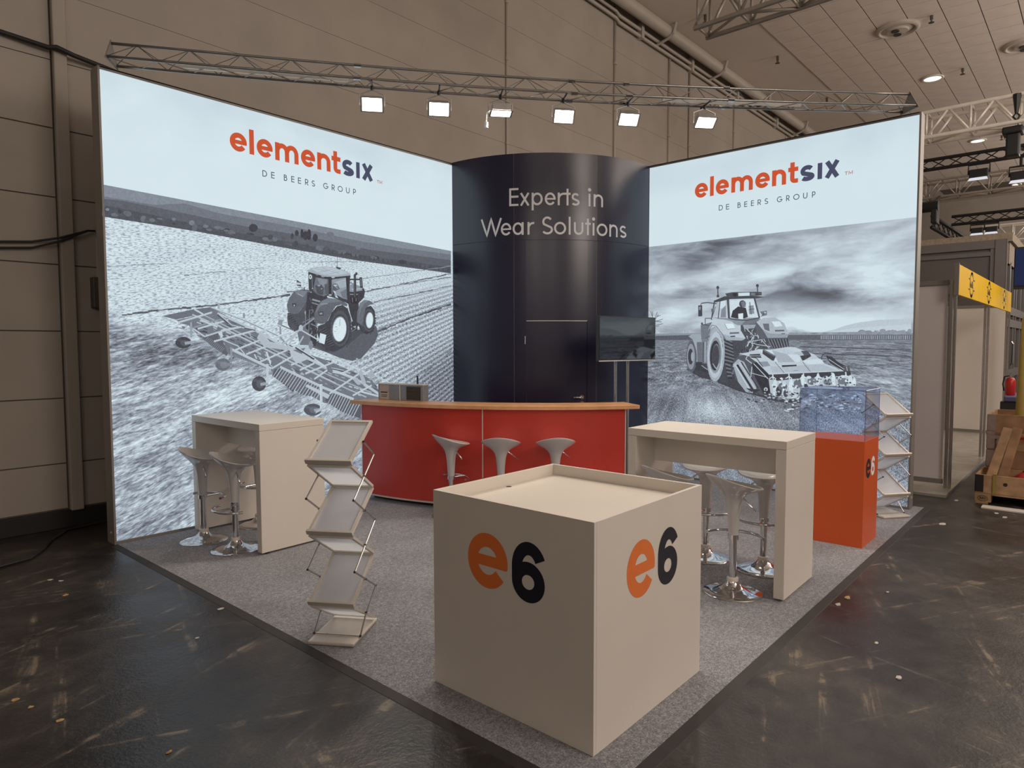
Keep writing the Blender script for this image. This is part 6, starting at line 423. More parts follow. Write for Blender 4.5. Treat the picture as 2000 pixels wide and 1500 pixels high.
'71,1414,8,-63,13,2,-8,63;240,3844,1354,37,27,-5,8,-37,-28;240,3876,1381,38,-25,4,7,-37,26;225,4030,1423,9,-62,13,2,-8,62;240,4004,1362,36,27,-5,7,-36,-27;240,4036,1389,36,-25,5,8,-37,25;225,4178,1432,8,-62,13,2,-8,62;240,4152,1370,35,27,-4,7,-35,-27;240,4183,1397,36,-25,4,7,-36,25;225,4321,1441,8,-61,13,2,-8,61;240,4297,1378,34,26,-5,7,-34,-26;240,4326,1404,36,-24,4,7,-35,24;220,4263,1025,-5,-6,-12,-4,-13,0,-6,4,5,6,12,4,13,0;190,4367,1122,-1,-6,-4,-4,-5,1,-3,5,1,6,4,4,5,-1;90,4222,1172,-6,-6,-15,-4,-16,0,-6,5,6,5,15,4,15,0;70,3844,1112,-4,-7,-12,-5,-14,0,-6,5,4,7,13,5,13,0;90,3690,1122,-6,-6,-17,-3,-17,0,-7,5,7,5,16,4,17,-1;90,4211,1088,-3,-6,-10,-4,-11,0,-4,6,3,6,10,5,10,-1;235,4308,1073,-5,-8,-14,-5,-14,0,-6,7,5,8,13,5,14,-1;220,4130,1148,-1,-6,-5,-3,-5,2,-2,6,1,6,5,3,5,-2;205,3926,1092,-5,-3,-13,-3,-12,0,-6,2,5,3,13,3,13,0;190,4330,1168,-6,-4,-13,-1,-13,4,-5,5,6,4,13,0,13,-3;205,3828,1012,-4,-2,-9,-1,-8,2,-4,4,4,2,9,0,9,-2;90,4099,1028,-6,-4,-14,-4,-15,-2,-7,2,6,4,15,4,15,2;90,4131,1085,-2,-4,-7,-2,-6,1,-3,2,2,4,7,2,6,-1;90,4090,998,-4,-6,-6,-2,-6,3,-1,7,3,7,7,2,5,-4;90,4013,996,-1,-5,-5,-3,-6,0,-3,3,1,5,5,4,6,0;190,3685,984,-1,-7,-6,-5,-7,1,-5,5,1,7,6,5,7,-1;70,3848,1032,-6,-8,-17,-6,-18,-2,-8,4,6,8,17,6,18,2;90,4467,1174,-3,-6,-9,-4,-9,2,-4,5,3,6,9,3,9,-1;205,4089,1027,-7,-3,-14,0,-13,3,-6,5,7,3,14,0,13,-4;190,3716,1092,-5,-3,-11,0,-12,3,-4,4,5,2,12,0,11,-2;220,4337,1014,-7,-5,-16,-2,-17,1,-7,3,7,5,17,2,16,-1;90,4191,1182,-6,-4,-13,-2,-13,2,-6,4,6,4,13,1,13,-1;70,3729,1128,-4,-5,-12,-5,-12,-2,-6,2,4,5,12,5,12,2;220,4494,1138,-2,-6,-6,-4,-8,1,-3,5,1,6,7,4,7,-1;70,4360,1063,-5,-4,-14,-1,-13,2,-6,5,6,4,14,1,13,-2;235,4406,1168,-3,-3,-6,-1,-5,1,-3,3,3,3,6,1,5,-1;70,4052,1048,-2,-5,-6,-4,-8,0,-4,3,2,6,7,4,7,0;205,4044,1102,-5,-8,-12,-4,-13,0,-6,6,5,7,12,5,13,-1;220,3976,1067,-5,-8,-15,-5,-16,-1,-7,5,5,7,15,6,16,0;205,3719,1128,-5,-5,-11,-2,-11,1,-5,4,4,5,12,2,11,-1;220,3814,1076,-6,-4,-16,-2,-16,2,-7,4,7,4,16,1,16,-1;190,4419,1146,-4,-5,-9,-1,-7,3,-3,6,4,4,8,1,8,-3;70,3987,1102,-3,-7,-10,-5,-11,-1,-5,3,2,7,10,5,11,1;70,3708,1117,-5,-5,-13,-3,-14,2,-5,5,5,5,14,2,13,-1;220,3844,1120,-6,-6,-17,-5,-17,0,-8,4,6,6,17,5,17,0;205,3706,1070,-2,-6,-8,-5,-8,0,-5,4,2,7,8,4,8,0;190,3738,1122,-7,-7,-15,-3,-15,1,-7,7,6,7,15,3,16,-1;190,4238,1123,-4,-3,-9,-1,-8,1,-4,3,4,3,9,1,9,-1;70,4375,1109,-2,-8,-8,-6,-9,0,-6,6,2,8,8,6,10,0;90,4147,1126,-3,-7,-6,-2,-5,4,-2,7,4,7,6,2,5,-3;90,3765,1070,-2,-4,-6,-2,-5,2,-2,4,2,4,6,2,5,-2;205,3832,1177,-8,-8,-21,-8,-21,-4,-11,3,8,8,21,8,22,4;70,3950,1024,-7,-6,-17,-4,-18,0,-8,5,7,6,17,5,18,-1;90,3869,1120,-5,-8,-12,-3,-13,2,-5,7,5,8,12,3,13,-2;70,3801,1019,-8,-7,-20,-7,-21,-1,-9,5,8,8,20,6,21,1;70,4363,1040,-4,-4,-10,-3,-11,0,-4,3,4,4,10,3,11,1;90,3724,1097,-6,-8,-18,-4,-18,1,-8,6,7,8,18,4,18,-1;205,4486,1048,-4,-6,-10,-4,-11,-1,-5,4,4,6,10,4,11,1;70,4317,1090,-3,-6,-6,-2,-5,3,-1,7,3,5,5,2,5,-3;190,3704,975,-7,-2,-16,0,-15,3,-6,3,7,2,15,0,16,-2;235,4441,1037,-2,-6,-8,-4,-8,1,-4,5,3,6,7,3,8,0;205,3697,1109,-7,-4,-18,-3,-18,0,-7,3,7,4,18,2,18,1;90,4196,1153,-8,-5,-21,-2,-20,3,-8,6,9,6,20,1,20,-3;70,4016,1135,-3,-5,-8,-4,-8,0,-5,3,3,5,8,4,9,0;70,3867,1133,-3,-5,-8,-2,-9,0,-4,4,3,4,9,3,8,-1;190,4191,1081,-8,-5,-20,-5,-20,-2,-9,2,8,5,20,5,20,2;70,3916,1008,-5,-3,-12,-1,-11,2,-5,4,5,4,12,0,12,-2;90,4263,1008,-7,-4,-14,-2,-14,3,-5,6,6,5,14,1,14,-3;235,3782,1046,-3,-8,-10,-3,-10,2,-4,7,4,8,9,4,10,-3;235,3784,1104,-4,-6,-11,-4,-11,0,-5,4,4,5,10,4,12,0;190,4242,1129,-2,-5,-8,-4,-8,0,-4,4,2,5,8,4,8,0;190,4170,1163,-4,-5,-12,-4,-11,-2,-6,2,4,4,12,5,11,2;220,4283,1135,-4,-5,-12,-5,-12,-1,-6,2,4,6,12,5,12,1;205,4021,1120,-4,-6,-11,-5,-12,-1,-6,4,4,5,12,5,12,1;205,4305,1116,-6,-4,-12,0,-12,2,-5,4,6,3,12,1,12,-2;205,3727,1100,-7,-4,-18,-4,-18,-1,-7,3,7,4,17,4,18,0;235,4472,1155,-3,-4,-5,-1,-5,1,-2,3,3,4,4,1,5,-1;205,4269,1150,-4,-6,-9,-4,-10,1,-4,5,3,6,9,4,10,-1;70,3682,1081,-5,-7,-11,-2,-11,3,-4,7,5,7,11,2,11,-3;235,3989,1184,-6,-5,-18,-7,-19,-5,-8,1,7,5,18,7,18,4;70,4328,1091,-4,-6,-9,-4,-11,1,-4,5,3,6,10,3,11,0;70,4090,1'
'118,-5,-4,-10,-3,-11,1,-5,3,4,4,11,3,11,-1;220,3983,1144,-2,-5,-5,-3,-6,1,-3,5,2,5,5,3,6,-1;190,4134,1054,-2,-7,-6,-2,-4,3,-2,7,3,7,5,3,5,-3;70,3822,1102,-5,-6,-10,-1,-9,3,-3,6,4,6,10,1,9,-3;190,3759,1158,-5,-7,-11,-3,-12,2,-4,7,4,7,12,3,11,-2;205,4023,1163,-8,-2,-18,1,-18,3,-7,3,8,2,18,0,18,-4;205,3991,1121,-8,-4,-20,-4,-20,0,-9,2,8,4,20,3,20,1;205,4235,1182,-7,-6,-18,-4,-18,1,-8,5,7,7,18,4,18,-1;205,3776,1077,-5,-3,-13,0,-12,2,-4,4,5,3,13,0,12,-2;90,3987,1034,-5,-3,-12,0,-12,2,-5,4,5,2,12,0,12,-2;220,4422,1161,-4,-7,-10,-5,-12,0,-6,6,4,7,11,5,12,0;205,3733,967,-10,-4,-21,-1,-21,5,-9,6,10,5,22,0,21,-4;220,3714,976,-4,-4,-9,-4,-10,-1,-4,2,3,4,9,4,10,1;220,4506,1117,-7,-4,-18,-4,-18,-1,-8,2,7,4,18,4,18,2;220,4343,1092,-5,-6,-12,-3,-11,3,-5,6,5,7,12,2,11,-2;205,4181,1168,-3,-5,-6,-1,-6,2,-2,6,3,4,6,2,6,-3;190,4240,1149,-2,-3,-7,-3,-6,-1,-4,2,2,3,7,3,6,1;235,4049,1127,-2,-5,-6,-4,-6,1,-4,5,2,6,6,4,6,-2;190,3832,1017,-4,-7,-12,-5,-13,-2,-7,3,5,7,12,5,13,2;70,4197,1051,-6,-8,-17,-7,-18,-1,-9,4,6,8,17,7,18,2;220,4445,1187,-4,-8,-12,-6,-12,0,-7,6,4,8,12,6,13,0;190,4280,1070,-3,-5,-7,-3,-8,2,-4,5,3,6,8,2,8,-2;90,3934,1164,-3,-5,-6,-2,-6,3,-1,5,2,6,6,2,6,-3;190,4445,1149,-3,-7,-10,-4,-10,2,-5,7,4,7,10,4,10,-2;220,4069,1055,-4,-3,-11,-1,-10,2,-4,4,5,2,10,1,10,-2;90,3692,1016,-5,-8,-11,-4,-11,2,-5,7,4,8,11,4,12,-2;235,3998,1148,-2,-4,-6,-2,-6,2,-2,4,2,4,6,1,6,-1;90,3765,1145,-3,-4,-7,-2,-7,1,-3,3,2,4,8,3,7,-1;70,4279,1128,-3,-4,-7,-3,-7,2,-2,5,2,5,7,2,7,-2;70,3814,1052,-6,-3,-12,-1,-13,1,-6,2,6,3,13,2,13,-1;235,3686,1122,-6,-5,-15,-5,-15,-2,-7,2,5,5,15,5,16,2;220,4403,1064,-7,-4,-16,-2,-16,0,-7,1,7,4,16,2,16,0;90,4307,1044,-4,-2,-11,-1,-11,1,-5,2,5,3,11,1,11,-1;90,4489,1027,-3,-6,-5,-2,-4,3,-1,6,2,5,5,2,4,-3;90,3929,1055,-4,-5,-9,-2,-8,3,-3,5,4,5,9,2,8,-3;90,4271,1016,-7,-4,-17,-1,-17,3,-6,5,7,5,17,0,17,-3;235,3833,1126,-3,-4,-7,-4,-9,-1,-4,2,3,5,7,4,8,1;220,4237,1086,-3,-3,-9,-1,-9,2,-4,3,4,3,9,1,9,-2;90,4063,1113,-8,-4,-17,-1,-17,3,-7,5,8,5,17,1,17,-4;205,3963,1137,-2,-7,-6,-2,-5,2,-2,6,2,6,6,3,5,-2;90,4351,1106,-5,-5,-11,-2,-10,3,-5,5,5,5,11,2,11,-3;205,3935,1086,-4,-8,-11,-3,-11,2,-5,6,4,8,11,3,11,-2;220,4486,1054,-7,-3,-19,1,-18,3,-7,3,8,3,18,-1,18,-3;235,3997,1177,-6,-7,-17,-5,-16,2,-8,6,7,8,16,4,17,-1;70,4467,1183,-1,-5,-7,-4,-7,0,-4,2,2,5,6,4,8,1;235,3725,1080,-8,-5,-20,-2,-20,3,-8,7,9,6,20,1,19,-3;90,4115,1093,-6,-6,-16,-3,-15,3,-6,6,7,7,15,2,15,-3;220,3759,1164,-4,-6,-7,-2,-7,4,-2,6,4,7,8,1,6,-3;90,3784,1167,-6,-5,-13,-6,-15,-2,-7,1,5,5,14,5,15,3;220,4155,1048,-5,-4,-11,-1,-10,3,-3,6,5,4,10,1,10,-4;70,4111,1059,-8,-6,-20,-3,-20,3,-8,7,9,6,20,2,19,-3;205,3751,1128,-6,-4,-12,-1,-12,3,-5,5,5,3,13,1,12,-3;70,3751,1162,-4,-6,-13,-6,-14,-3,-6,3,4,6,13,5,13,3;90,4090,1167,-2,-3,-6,-2,-6,0,-3,3,3,2,5,2,6,0;205,3981,1007,-4,-5,-8,-2,-8,3,-2,5,3,5,8,2,8,-3;235,3868,1144,-6,-4,-16,-4,-16,-1,-7,3,6,5,16,3,16,1;220,4042,1143,-8,-5,-17,-1,-17,3,-7,6,8,5,17,1,17,-3;90,3987,1008,-9,-5,-20,-2,-21,4,-8,5,9,5,21,2,20,-3;70,3942,1053,-5,-6,-13,-2,-13,3,-5,6,6,6,13,2,12,-3;235,4319,1039,-8,-7,-19,-5,-19,1,-8,7,8,7,18,5,19,-1;220,3784,996,-7,-6,-16,-2,-15,3,-6,7,7,6,16,2,16,-3;235,3777,1130,-4,-6,-10,-2,-10,2,-3,6,4,6,10,2,9,-3;90,4436,1148,-4,-6,-9,-4,-9,1,-5,5,3,6,9,4,10,-1;90,4311,1123,-7,-5,-18,-6,-18,-4,-8,1,6,6,18,6,18,4;235,4107,1094,-4,-7,-13,-5,-14,-1,-7,4,5,7,13,5,14,1;90,3820,1091,-7,-7,-19,-6,-20,0,-9,5,8,8,19,6,19,0;220,3976,1108,-5,-7,-9,-3,-10,2,-5,7,4,6,10,3,10,-2;235,3755,996,-8,-7,-19,-7,-20,-1,-9,5,7,8,20,6,20,1;190,3912,1102,-8,-6,-21,-2,-21,2,-9,5,9,6,21,2,21,-2;70,3681,1010,-4,-3,-8,-2,-8,2,-3,4,4,4,8,1,8,-2;90,4092,1133,-7,-7,-20,-6,-20,-3,-9,3,7,6,20,7,20,2;90,3768,1159,-7,-4,-16,-1,-16,3,-6,5,7,4,16,1,16,-3;90,4458,1095,-6,-4,-15,-1,-15,1,-6,5,7,4,15,1,14,-2;205,4265,1052,-7,-6,-17,-3,-17,1,-7,5,7,5,17,4,17,-1;70,4336,1133,-5,-8,-15,-7,-16,-2,-7,4,5,8,14,7,16,2;220,3930,1102,-6,-8,-16,-7,-17,-2,-8,4,5,8,16,7,17,2;70,4115,1064,-4,-5,-9,-2,-9,0,-4,4,3,5,9,3,10,-1;70,3670,1106,-6,-3,-12,-2,-13,1,-5,2,5,3,13,2,12,-1;220,4217,116'
'6,-7,-3,-17,0,-16,3,-7,4,8,3,16,0,17,-3;80,3726,1072,-5,-4,-6,1,-3,5,1,5,6,1,5,-3;80,3767,1173,-7,-6,-11,1,-7,8,3,9,10,2,10,-5;180,3840,1089,-7,-7,-11,1,-6,9,3,9,10,3,9,-6;80,3676,1168,-5,-4,-8,1,-5,6,2,5,7,1,8,-3;180,3426,1065,-8,-4,-16,4,-11,7,2,6,13,0,15,-6;180,3492,1109,-7,-5,-12,1,-7,8,3,8,10,2,11,-5;80,3842,1071,-9,-5,-16,2,-10,9,3,9,14,2,14,-6;60,3708,1062,-8,-6,-13,2,-8,8,3,8,11,2,12,-6;180,3627,1184,-10,-6,-17,3,-11,10,3,10,15,1,15,-7;180,3294,1168,-5,-7,-7,0,-3,7,3,8,6,4,6,-4;80,3530,1062,-9,-2,-18,4,-12,7,1,5,15,-1,17,-6;80,3253,1151,-10,-7,-14,2,-9,10,3,10,13,2,14,-6;60,3558,1129,-8,-7,-11,1,-6,9,4,9,10,3,9,-5;60,3596,1179,-5,-5,-7,0,-4,6,3,8,6,3,6,-4;180,3413,1067,-8,-6,-12,1,-8,9,4,9,11,3,11,-6;80,3444,1085,-9,-7,-15,3,-10,9,3,9,14,3,13,-7;180,3744,1148,-7,-4,-12,2,-8,7,2,6,11,1,11,-5;80,3258,1174,-5,-3,-8,1,-4,5,1,5,7,1,7,-3;60,3771,1073,-9,-3,-17,3,-13,9,2,6,15,-1,16,-7;80,3511,1166,-8,-6,-11,2,-8,8,3,8,11,2,10,-6;180,3418,1080,-7,-4,-14,2,-9,8,2,6,12,1,13,-5;80,3261,1078,-7,-9,-9,1,-4,8,3,11,9,5,8,-5;60,3597,1166,-8,-3,-14,4,-11,7,2,5,12,-1,14,-6;80,3618,1081,-8,-6,-13,2,-8,9,3,9,11,2,12,-6;60,3745,1078,-9,-3,-17,4,-12,8,2,6,15,0,16,-7;80,3707,1145,-6,-6,-7,1,-3,6,2,8,7,3,6,-4;80,3333,1116,-8,-5,-12,2,-7,7,2,8,11,2,11,-6;60,3256,1081,-10,-4,-17,4,-12,8,2,7,15,1,17,-7;60,3637,1185,-7,-8,-10,0,-5,9,3,11,10,4,8,-5;80,3601,1115,-10,-7,-17,3,-11,10,4,11,15,2,15,-7;60,3476,1104,-6,-4,-11,2,-7,6,2,6,10,1,9,-4;180,3358,1156,-6,-3,-10,1,-7,6,2,6,9,1,9,-5;60,3508,1098,-6,-5,-11,2,-7,7,3,6,9,2,10,-5;60,3637,1165,-10,-7,-16,2,-10,11,3,10,15,3,14,-8;180,3559,1112,-9,-8,-14,2,-8,10,3,10,13,3,12,-6;180,3715,1167,-8,-6,-14,3,-9,8,3,9,12,2,13,-7;80,3807,1181,-8,-1,-15,3,-11,7,1,5,13,-2,15,-5;80,3599,1121,-5,-6,-8,0,-4,7,3,8,7,3,6,-4;80,3596,1144,-8,-2,-16,3,-10,7,1,5,13,-1,14,-6;60,3608,1141,-9,-4,-15,3,-11,8,2,7,14,0,14,-6;80,3414,1178,-10,-4,-17,4,-12,9,2,7,15,0,17,-7;180,3566,1191,-5,-3,-7,1,-5,5,2,5,7,2,6,-4;60,3368,1156,-10,-3,-18,5,-12,8,2,6,15,-1,17,-7;80,3652,1140,-6,-3,-12,3,-8,6,1,5,10,0,12,-5;60,3496,1092,-7,-7,-10,1,-5,8,3,10,10,4,8,-5;80,3579,1070,-6,-6,-9,1,-6,7,2,8,9,2,9,-4;180,3709,1117,-6,-3,-12,3,-8,6,2,4,10,1,11,-5;180,3690,1076,-7,-8,-9,1,-5,8,3,10,9,4,8,-5;180,3750,1191,-11,-6,-17,3,-12,11,4,9,15,2,16,-8;60,3354,1053,-10,-6,-17,3,-11,10,3,8,15,2,16,-7;180,3452,1169,-6,-5,-11,1,-7,7,2,7,10,2,10,-5;180,3472,1131,-9,-1,-18,4,-13,7,2,5,15,-2,17,-6;180,3516,1113,-8,-5,-14,2,-9,9,2,7,13,2,12,-6;60,3785,1164,-8,-4,-15,3,-10,8,2,7,13,1,14,-6;60,3831,1176,-8,-6,-12,2,-8,9,3,9,11,2,12,-6;80,3799,1082,-7,-4,-10,2,-7,6,2,6,9,1,10,-4;180,3513,1118,-8,-6,-12,1,-8,9,3,8,11,3,11,-6;80,3312,1075,-6,-5,-10,1,-6,7,3,7,8,2,9,-4;60,3464,1184,-9,-7,-14,2,-8,9,3,10,13,3,12,-6;180,3315,1110,-6,-7,-6,0,-3,7,3,9,7,4,5,-4')
U, V, H = 5.94, 5.08, 4.118
def S(r0, r1, a0, a1, z0, z1, n=16, mb=None):
    """upright slab bent round the back corner of the stand: radii r0..r1, angles in degrees"""
    mb = mb or MB(); v = []; f = []
    for i in range(n+1):
        a = math.radians(a0+(a1-a0)*i/n); c, s = math.cos(a), math.sin(a)
        v += [(U-r*c, V-r*s, z) for r, z in ((r0, z0), (r1, z0), (r1, z1), (r0, z1))]
    for i in range(n):
        for j in range(4): f.append((4*i+j, 4*i+(j+1) % 4, 4*(i+1)+(j+1) % 4, 4*(i+1)+j))
    f += [(3, 2, 1, 0), tuple(4*n+k for k in range(4))]
    return mb.add(v, f)
def P(r, a, z): a = math.radians(a); return Vector((U-r*math.cos(a), V-r*math.sin(a), z))
# ================================================================== setting
fl = obj('floor', box_mb(-14, 36, -14, 6.3, -.2, 0), M_FLOOR); structure(fl)
wall = obj('wall_back', box_mb(-14, 36, 6.112, 6.4, 0, 8.5), mat('panel_joint', (.12, .105, .09), .9)); structure(wall)
bays = [(-12.6, -6.40), (-6.36, -.09), (.05, 6.285), (6.315, 9.50), (9.53, 12.66), (12.69, 18.98), (19.02, 25.3), (25.34, 31.6)]
rows = [.18, .622, 1.25, 1.89, 2.52, 3.15, 3.79, 4.42, 5.05, 5.68, 6.31, 6.94, 7.57, 8.2, 8.5]
for a, b in bays:
    for k in range(len(rows)-1):
        g = .006 if k < 7 else .0018
        if a > 19 and k < 5: continue
        obj('wall_panel', box_mb(a, b, 6.10, 6.13, rows[k]+g, rows[k+1]-g), M_HALL, wall, world=True)
for n_, x in enumerate((-6.38, -.02)):
    p = obj('trim_%d' % (n_+1), box_mb(x-.055, x+.055, 6.04, 6.11, .16, 8.5), M_HALL, bevel=.01); structure(p)
b = obj('baseboard_back', box_mb(-14, 36, 6.07, 6.112, 0, .17), mat('dark_skirting', (.018, .016, .015), .6), bevel=.004); structure(b)
cl = obj('ceiling', box_mb(-14, 36, -14, 6.4, 8.5, 8.7), M_CEIL); structure(cl)
fw_ = obj('wall_far', box_mb(36, 36.3, -14, 6.4, 0, 8.6), M_HALL); structure(fw_)
obj('gap_shade_sheet', box_mb(8.74, 34, -9.2, 4.305, 8.4975, 8.4995), M_GAPSHADE, cl)  # flat dark sheet above the tiles, painting the shade in their gaps
tile_me = box_mb(-.291, .291, -.2875, .2875, 0, .015).mesh('ceiling_tile'); tile_me.materials.append(M_TILE)
for i in range(22):
    for j in range(11):
        o = obj('ceiling_tile', tile_me, None, cl); x = 9.05+.6*i; y = 4.0-.595*j
        o.location = (x, y, 8.480 - random.random()*.003)
more = MB()
for i in range(40):
    for j in range(22):
        x = 9.05+.6*i; y = 4.0-.595*j
        if i < 22 and j < 11: continue
        more.box(x-.291, x+.291, y-.2875, y+.2875, 8.479, 8.497)
m = obj('further_tiles', more, M_TILE, cl); m['kind'] = 'stuff'
# hall services on the wall
pr = thing('ventilation_pipe', 'thick painted pipe running along the top of the hall wall under the ceiling', 'pipe', (12, 5.8, 8.38))
obj('pipe', MB().tube([(7, 5.8, 8.36), (33, 5.8, 8.42)], .125, 14), M_PIPE, pr, True, world=True, sharp=40)
for x in (11.05, 13.6, 16.4, 19.4, 22.6):
    obj('bracket', MB().tube([(x, 6.1, 8.12), (x+.05, 5.80, 8.22), (x+.05, 5.66, 8.30), (x+.05, 5.60, 8.5)], .03, 6), M_PIPE, pr, world=True)
pr = thing('thin_pipe_pair', 'pair of thin conduits running below the thick pipe on the hall wall', 'pipe', (12, 6, 8.2))
for z in (8.27, 8.14):
    obj('pipe', MB().tube([(6.5, 6.02, z+.03), (9.45, 6.02, z), (9.55, 6.02, z-.05), (33, 6.02, z-.03)], .032, 8), M_PIPE, pr, True, world=True)
for x in (10.4, 12.65, 15.2, 18): obj('clip', box_mb(x-.05, x+.05, 5.97, 6.095, 8.05, 8.36), M_PIPE, pr, world=True)
for i, (x, w) in enumerate(((6.30, .02), (9.51, .03), (11.72, .035), (12.70, .03), (15.2, .03), (19.2, .03))):
    t_ = ('in the wall joint behind the floodlight truss', 'above the middle of the curved dark wall', 'right of the curved dark wall', 'with couplings near the right light wall', 'behind the spotlights at the right', 'nearest the right light wall top')[i]
    q = thing('wall_conduit', 'thin vertical pipe on the hall wall '+t_, 'pipe', (x, 6.08, 4), 0)
    obj('pipe', MB().tube([(x, 6.085, 2.5), (x, 6.085, 8.12)], w, 8), M_PIPE, q, True, world=True)
    for z in (5.05, 6.4, 7.3): obj('clip', MB().tube([(x, 6.085, z-.02), (x, 6.085, z+.02)], w*1.5, 8), M_PIPE, q, world=True)
    q['group'] = 'vertical pipes on the hall wall'
tag(obj('wall_cable', MB().tube([(-9, 6.07, 4.62), (-3, 6.06, 4.57), (-.46, 6.06, 4.53), (-.12, 6.03, 4.50), (-.06, 6.0, 4.51), (.08, 6.0, 4.48), (.5, 6.06, 4.45), (2.2, 6.07, 4.40)], .022, 6), M_RUB, None, True), 'dark cable strung along the pale panel wall above the left light wall', 'cable')
for dz, lb in ((0, 'upper black cable sagging across the hall wall left of the light wall'), (-.055, 'lower black cable sagging across the hall wall left of the light wall')):
    tag(obj('sagging_cable', MB().tube([(-4, 6.06, 2.85+dz), (-1.5, 6.06, 2.66+dz), (-.54, 6.06, 2.683+dz), (-.3, 6.06, 2.709+dz), (-.1, 6.02, 2.76+dz*.6), (.15, 6.02, 2.86), (.22, 6.06, 2.87)], .011, 6), M_RUB, None, True), lb, 'cable')
jb = thing('socket_box', 'small dark junction box on the hall wall beside the left light wall', 'box', (.24, 6.05, 2.3))
obj('housing', box_mb(.17, .31, 6.0, 6.1, 2.12, 2.42), mat('dark_box', (.10, .085, .075), .6), jb, world=True, bevel=.01)
obj('cap', MB().tube([(.24, 6.0, 2.3), (.24, 5.95, 2.3)], .045, 12), mat('dark_box', (.1, .085, .075)), jb, world=True)
obj('feed_pipe', MB().tube([(.24, 6.05, 2.42), (.24, 6.05, 2.80)], .02, 8), M_PIPE, jb, world=True)
tag(obj('floor_cable', MB().tube([(-2.0, 4.6, .012), (-1.2, 4.95, .012), (-.83, 5.10, .012), (-.62, 5.16, .012), (-.47, 5.38, .012), (-.36, 5.62, .012), (-.15, 5.93, .012), (.2, 6.0, .012), (1.2, 5.9, .012)], .011, 6), M_RUB, None, True), 'black cable curving over the dark floor from the left wall', 'cable')
# ceiling fittings
def downlight(x, y, label):
    t = thing('downlight', label, 'ceiling light', (x, y, 8.45), 0, 'round downlights in the tiled ceiling')
    obj('rim', MB().lathe([(.19, .03), (.24, .025), (.25, 0), (.20, -.01), (.19, .03)], 24, cap=False), M_TRUSSW, t, True)
    obj('lens', MB().lathe([(.19, .0), (.1, -.004), (.01, -.006)], 24), mat('lit_lens', (.8, .8, .8), .5, emit=(1, .92, .82), es=1.5), t)
downlight(18.04, 2.12, 'lit round downlight in the tiled ceiling above the right light wall')
downlight(25.1, 2.0, 'lit round downlight seen below the pale truss at the right')
downlight(33.5, 1.6, 'small lit downlight far off at the right edge')
def vent(x, y, label, s=1.0):
    t = thing('air_vent', label, 'vent', (x, y, 8.46), 0, 'round ceiling air outlets')
    obj('rim', MB().lathe([(.42*s, .02), (.42*s, -.02), (.36*s, -.05), (.33*s, -.04), (.33*s, .02)], 28, cap=False), M_PIPE, t, True)
    obj('bowl', MB().lathe([(.33*s, .01), (.30*s, .0), (.22*s, -.03), (.2*s, -.06), (.12*s, -.07), (.01, -.075)], 28), M_PIPE, t, True, sharp=30)
    for k in range(2): obj('slot', MB().lathe([(.075*s, 0), (.075*s, -.09), (.06*s, -.09), (.01, -.085)], 12, cx=(-.1, .1)[k]*s, cy=.02), mat('vent_dark', (.04, .035, .03), .8), t)
vent(14.44, 2.17, 'round grey air outlet in the tiled ceiling near the top edge'); vent(17.2, .2, 'round air outlet in the ceiling at the right picture edge'); vent(27, .9, 'round air outlet above the second pale truss', 1.0)
for i, (x, y, lb) in enumerate(((14.19, 4.61, 'small sprinkler head on the smooth ceiling strip left of the tiles'), (14.28, 1.52, 'small sprinkler head right of the round air outlet'), (17.86, 1.46, 'small sprinkler head right of the lit downlight'), (17.78, 4.57, 'small sprinkler head just above the truss near the right light wall'), (25, 1.35, 'small sprinkler head beyond the pale truss'), (11.2, 5.0, 'small sprinkler head near the thick pipe'))):
    t = thing('sprinkler', lb, 'sprinkler', (x, y, 8.5)); 
    obj('stem', MB().tube([(0, 0, 0), (0, 0, -.10)], .03, 8), M_SPRK, t); obj('frame', MB().tube([(0, 0, -.08), (.035, 0, -.11), (0, 0, -.16), (-.035, 0, -.11)], .01, 6, closed=True), M_SPRK, t); obj('deflector', MB().lathe([(.01, -.15), (.055, -.16), (.055, -.165), (.01, -.17)], 12), M_SPRK, t)
# ================================================================== stand floor
cp = [(.002, .002), (6.15, .002), (6.15, .096), (5.935, .096), (5.935, V-1.86)] + [(U-1.86*math.cos(math.radians(q)), V-1.86*math.sin(math.radians(q))) for q in range(88, 0, -4)] + [(U-1.86, 5.075), (.002, 5.075)]
tag(obj('carpet', MB().prism(cp, .006, lambda x, y, z: (x, y, z)), M_CARPET), 'grey flecked needle felt carpet under the whole stand', 'carpet')
M_EDGE = mat('carpet_edge_strip', (.040, .036, .036), .7, vary=.1)
def edge(name, pts, lb):
    v = []
    tag(obj(name, MB().add(pts, [(0, 1, 2, 3), (4, 7, 6, 5), (0, 4, 5, 1), (1, 5, 6, 2), (2, 6, 7, 3), (3, 7, 4, 0)]), M_EDGE), lb, 'edging')
edge('carpet_edging', [(-.06, -.06, 0), (-.06, 5.05, 0), (0, 5.05, 0), (0, 0, 0), (-.056, -.056, .002), (-.056, 5.05, .002), (0, 5.05, .0065), (0, 0, .0065)], 'dark edging strip along the left side of the carpet')
edge('carpet_edging', [(-.06, -.06, 0), (0, 0, 0), (6.15, 0, 0), (6.15, -.06, 0), (-.056, -.056, .002), (0, 0, .0065), (6.15, 0, .0065), (6.15, -.056, .002)], 'dark edging strip along the right side of the carpet')
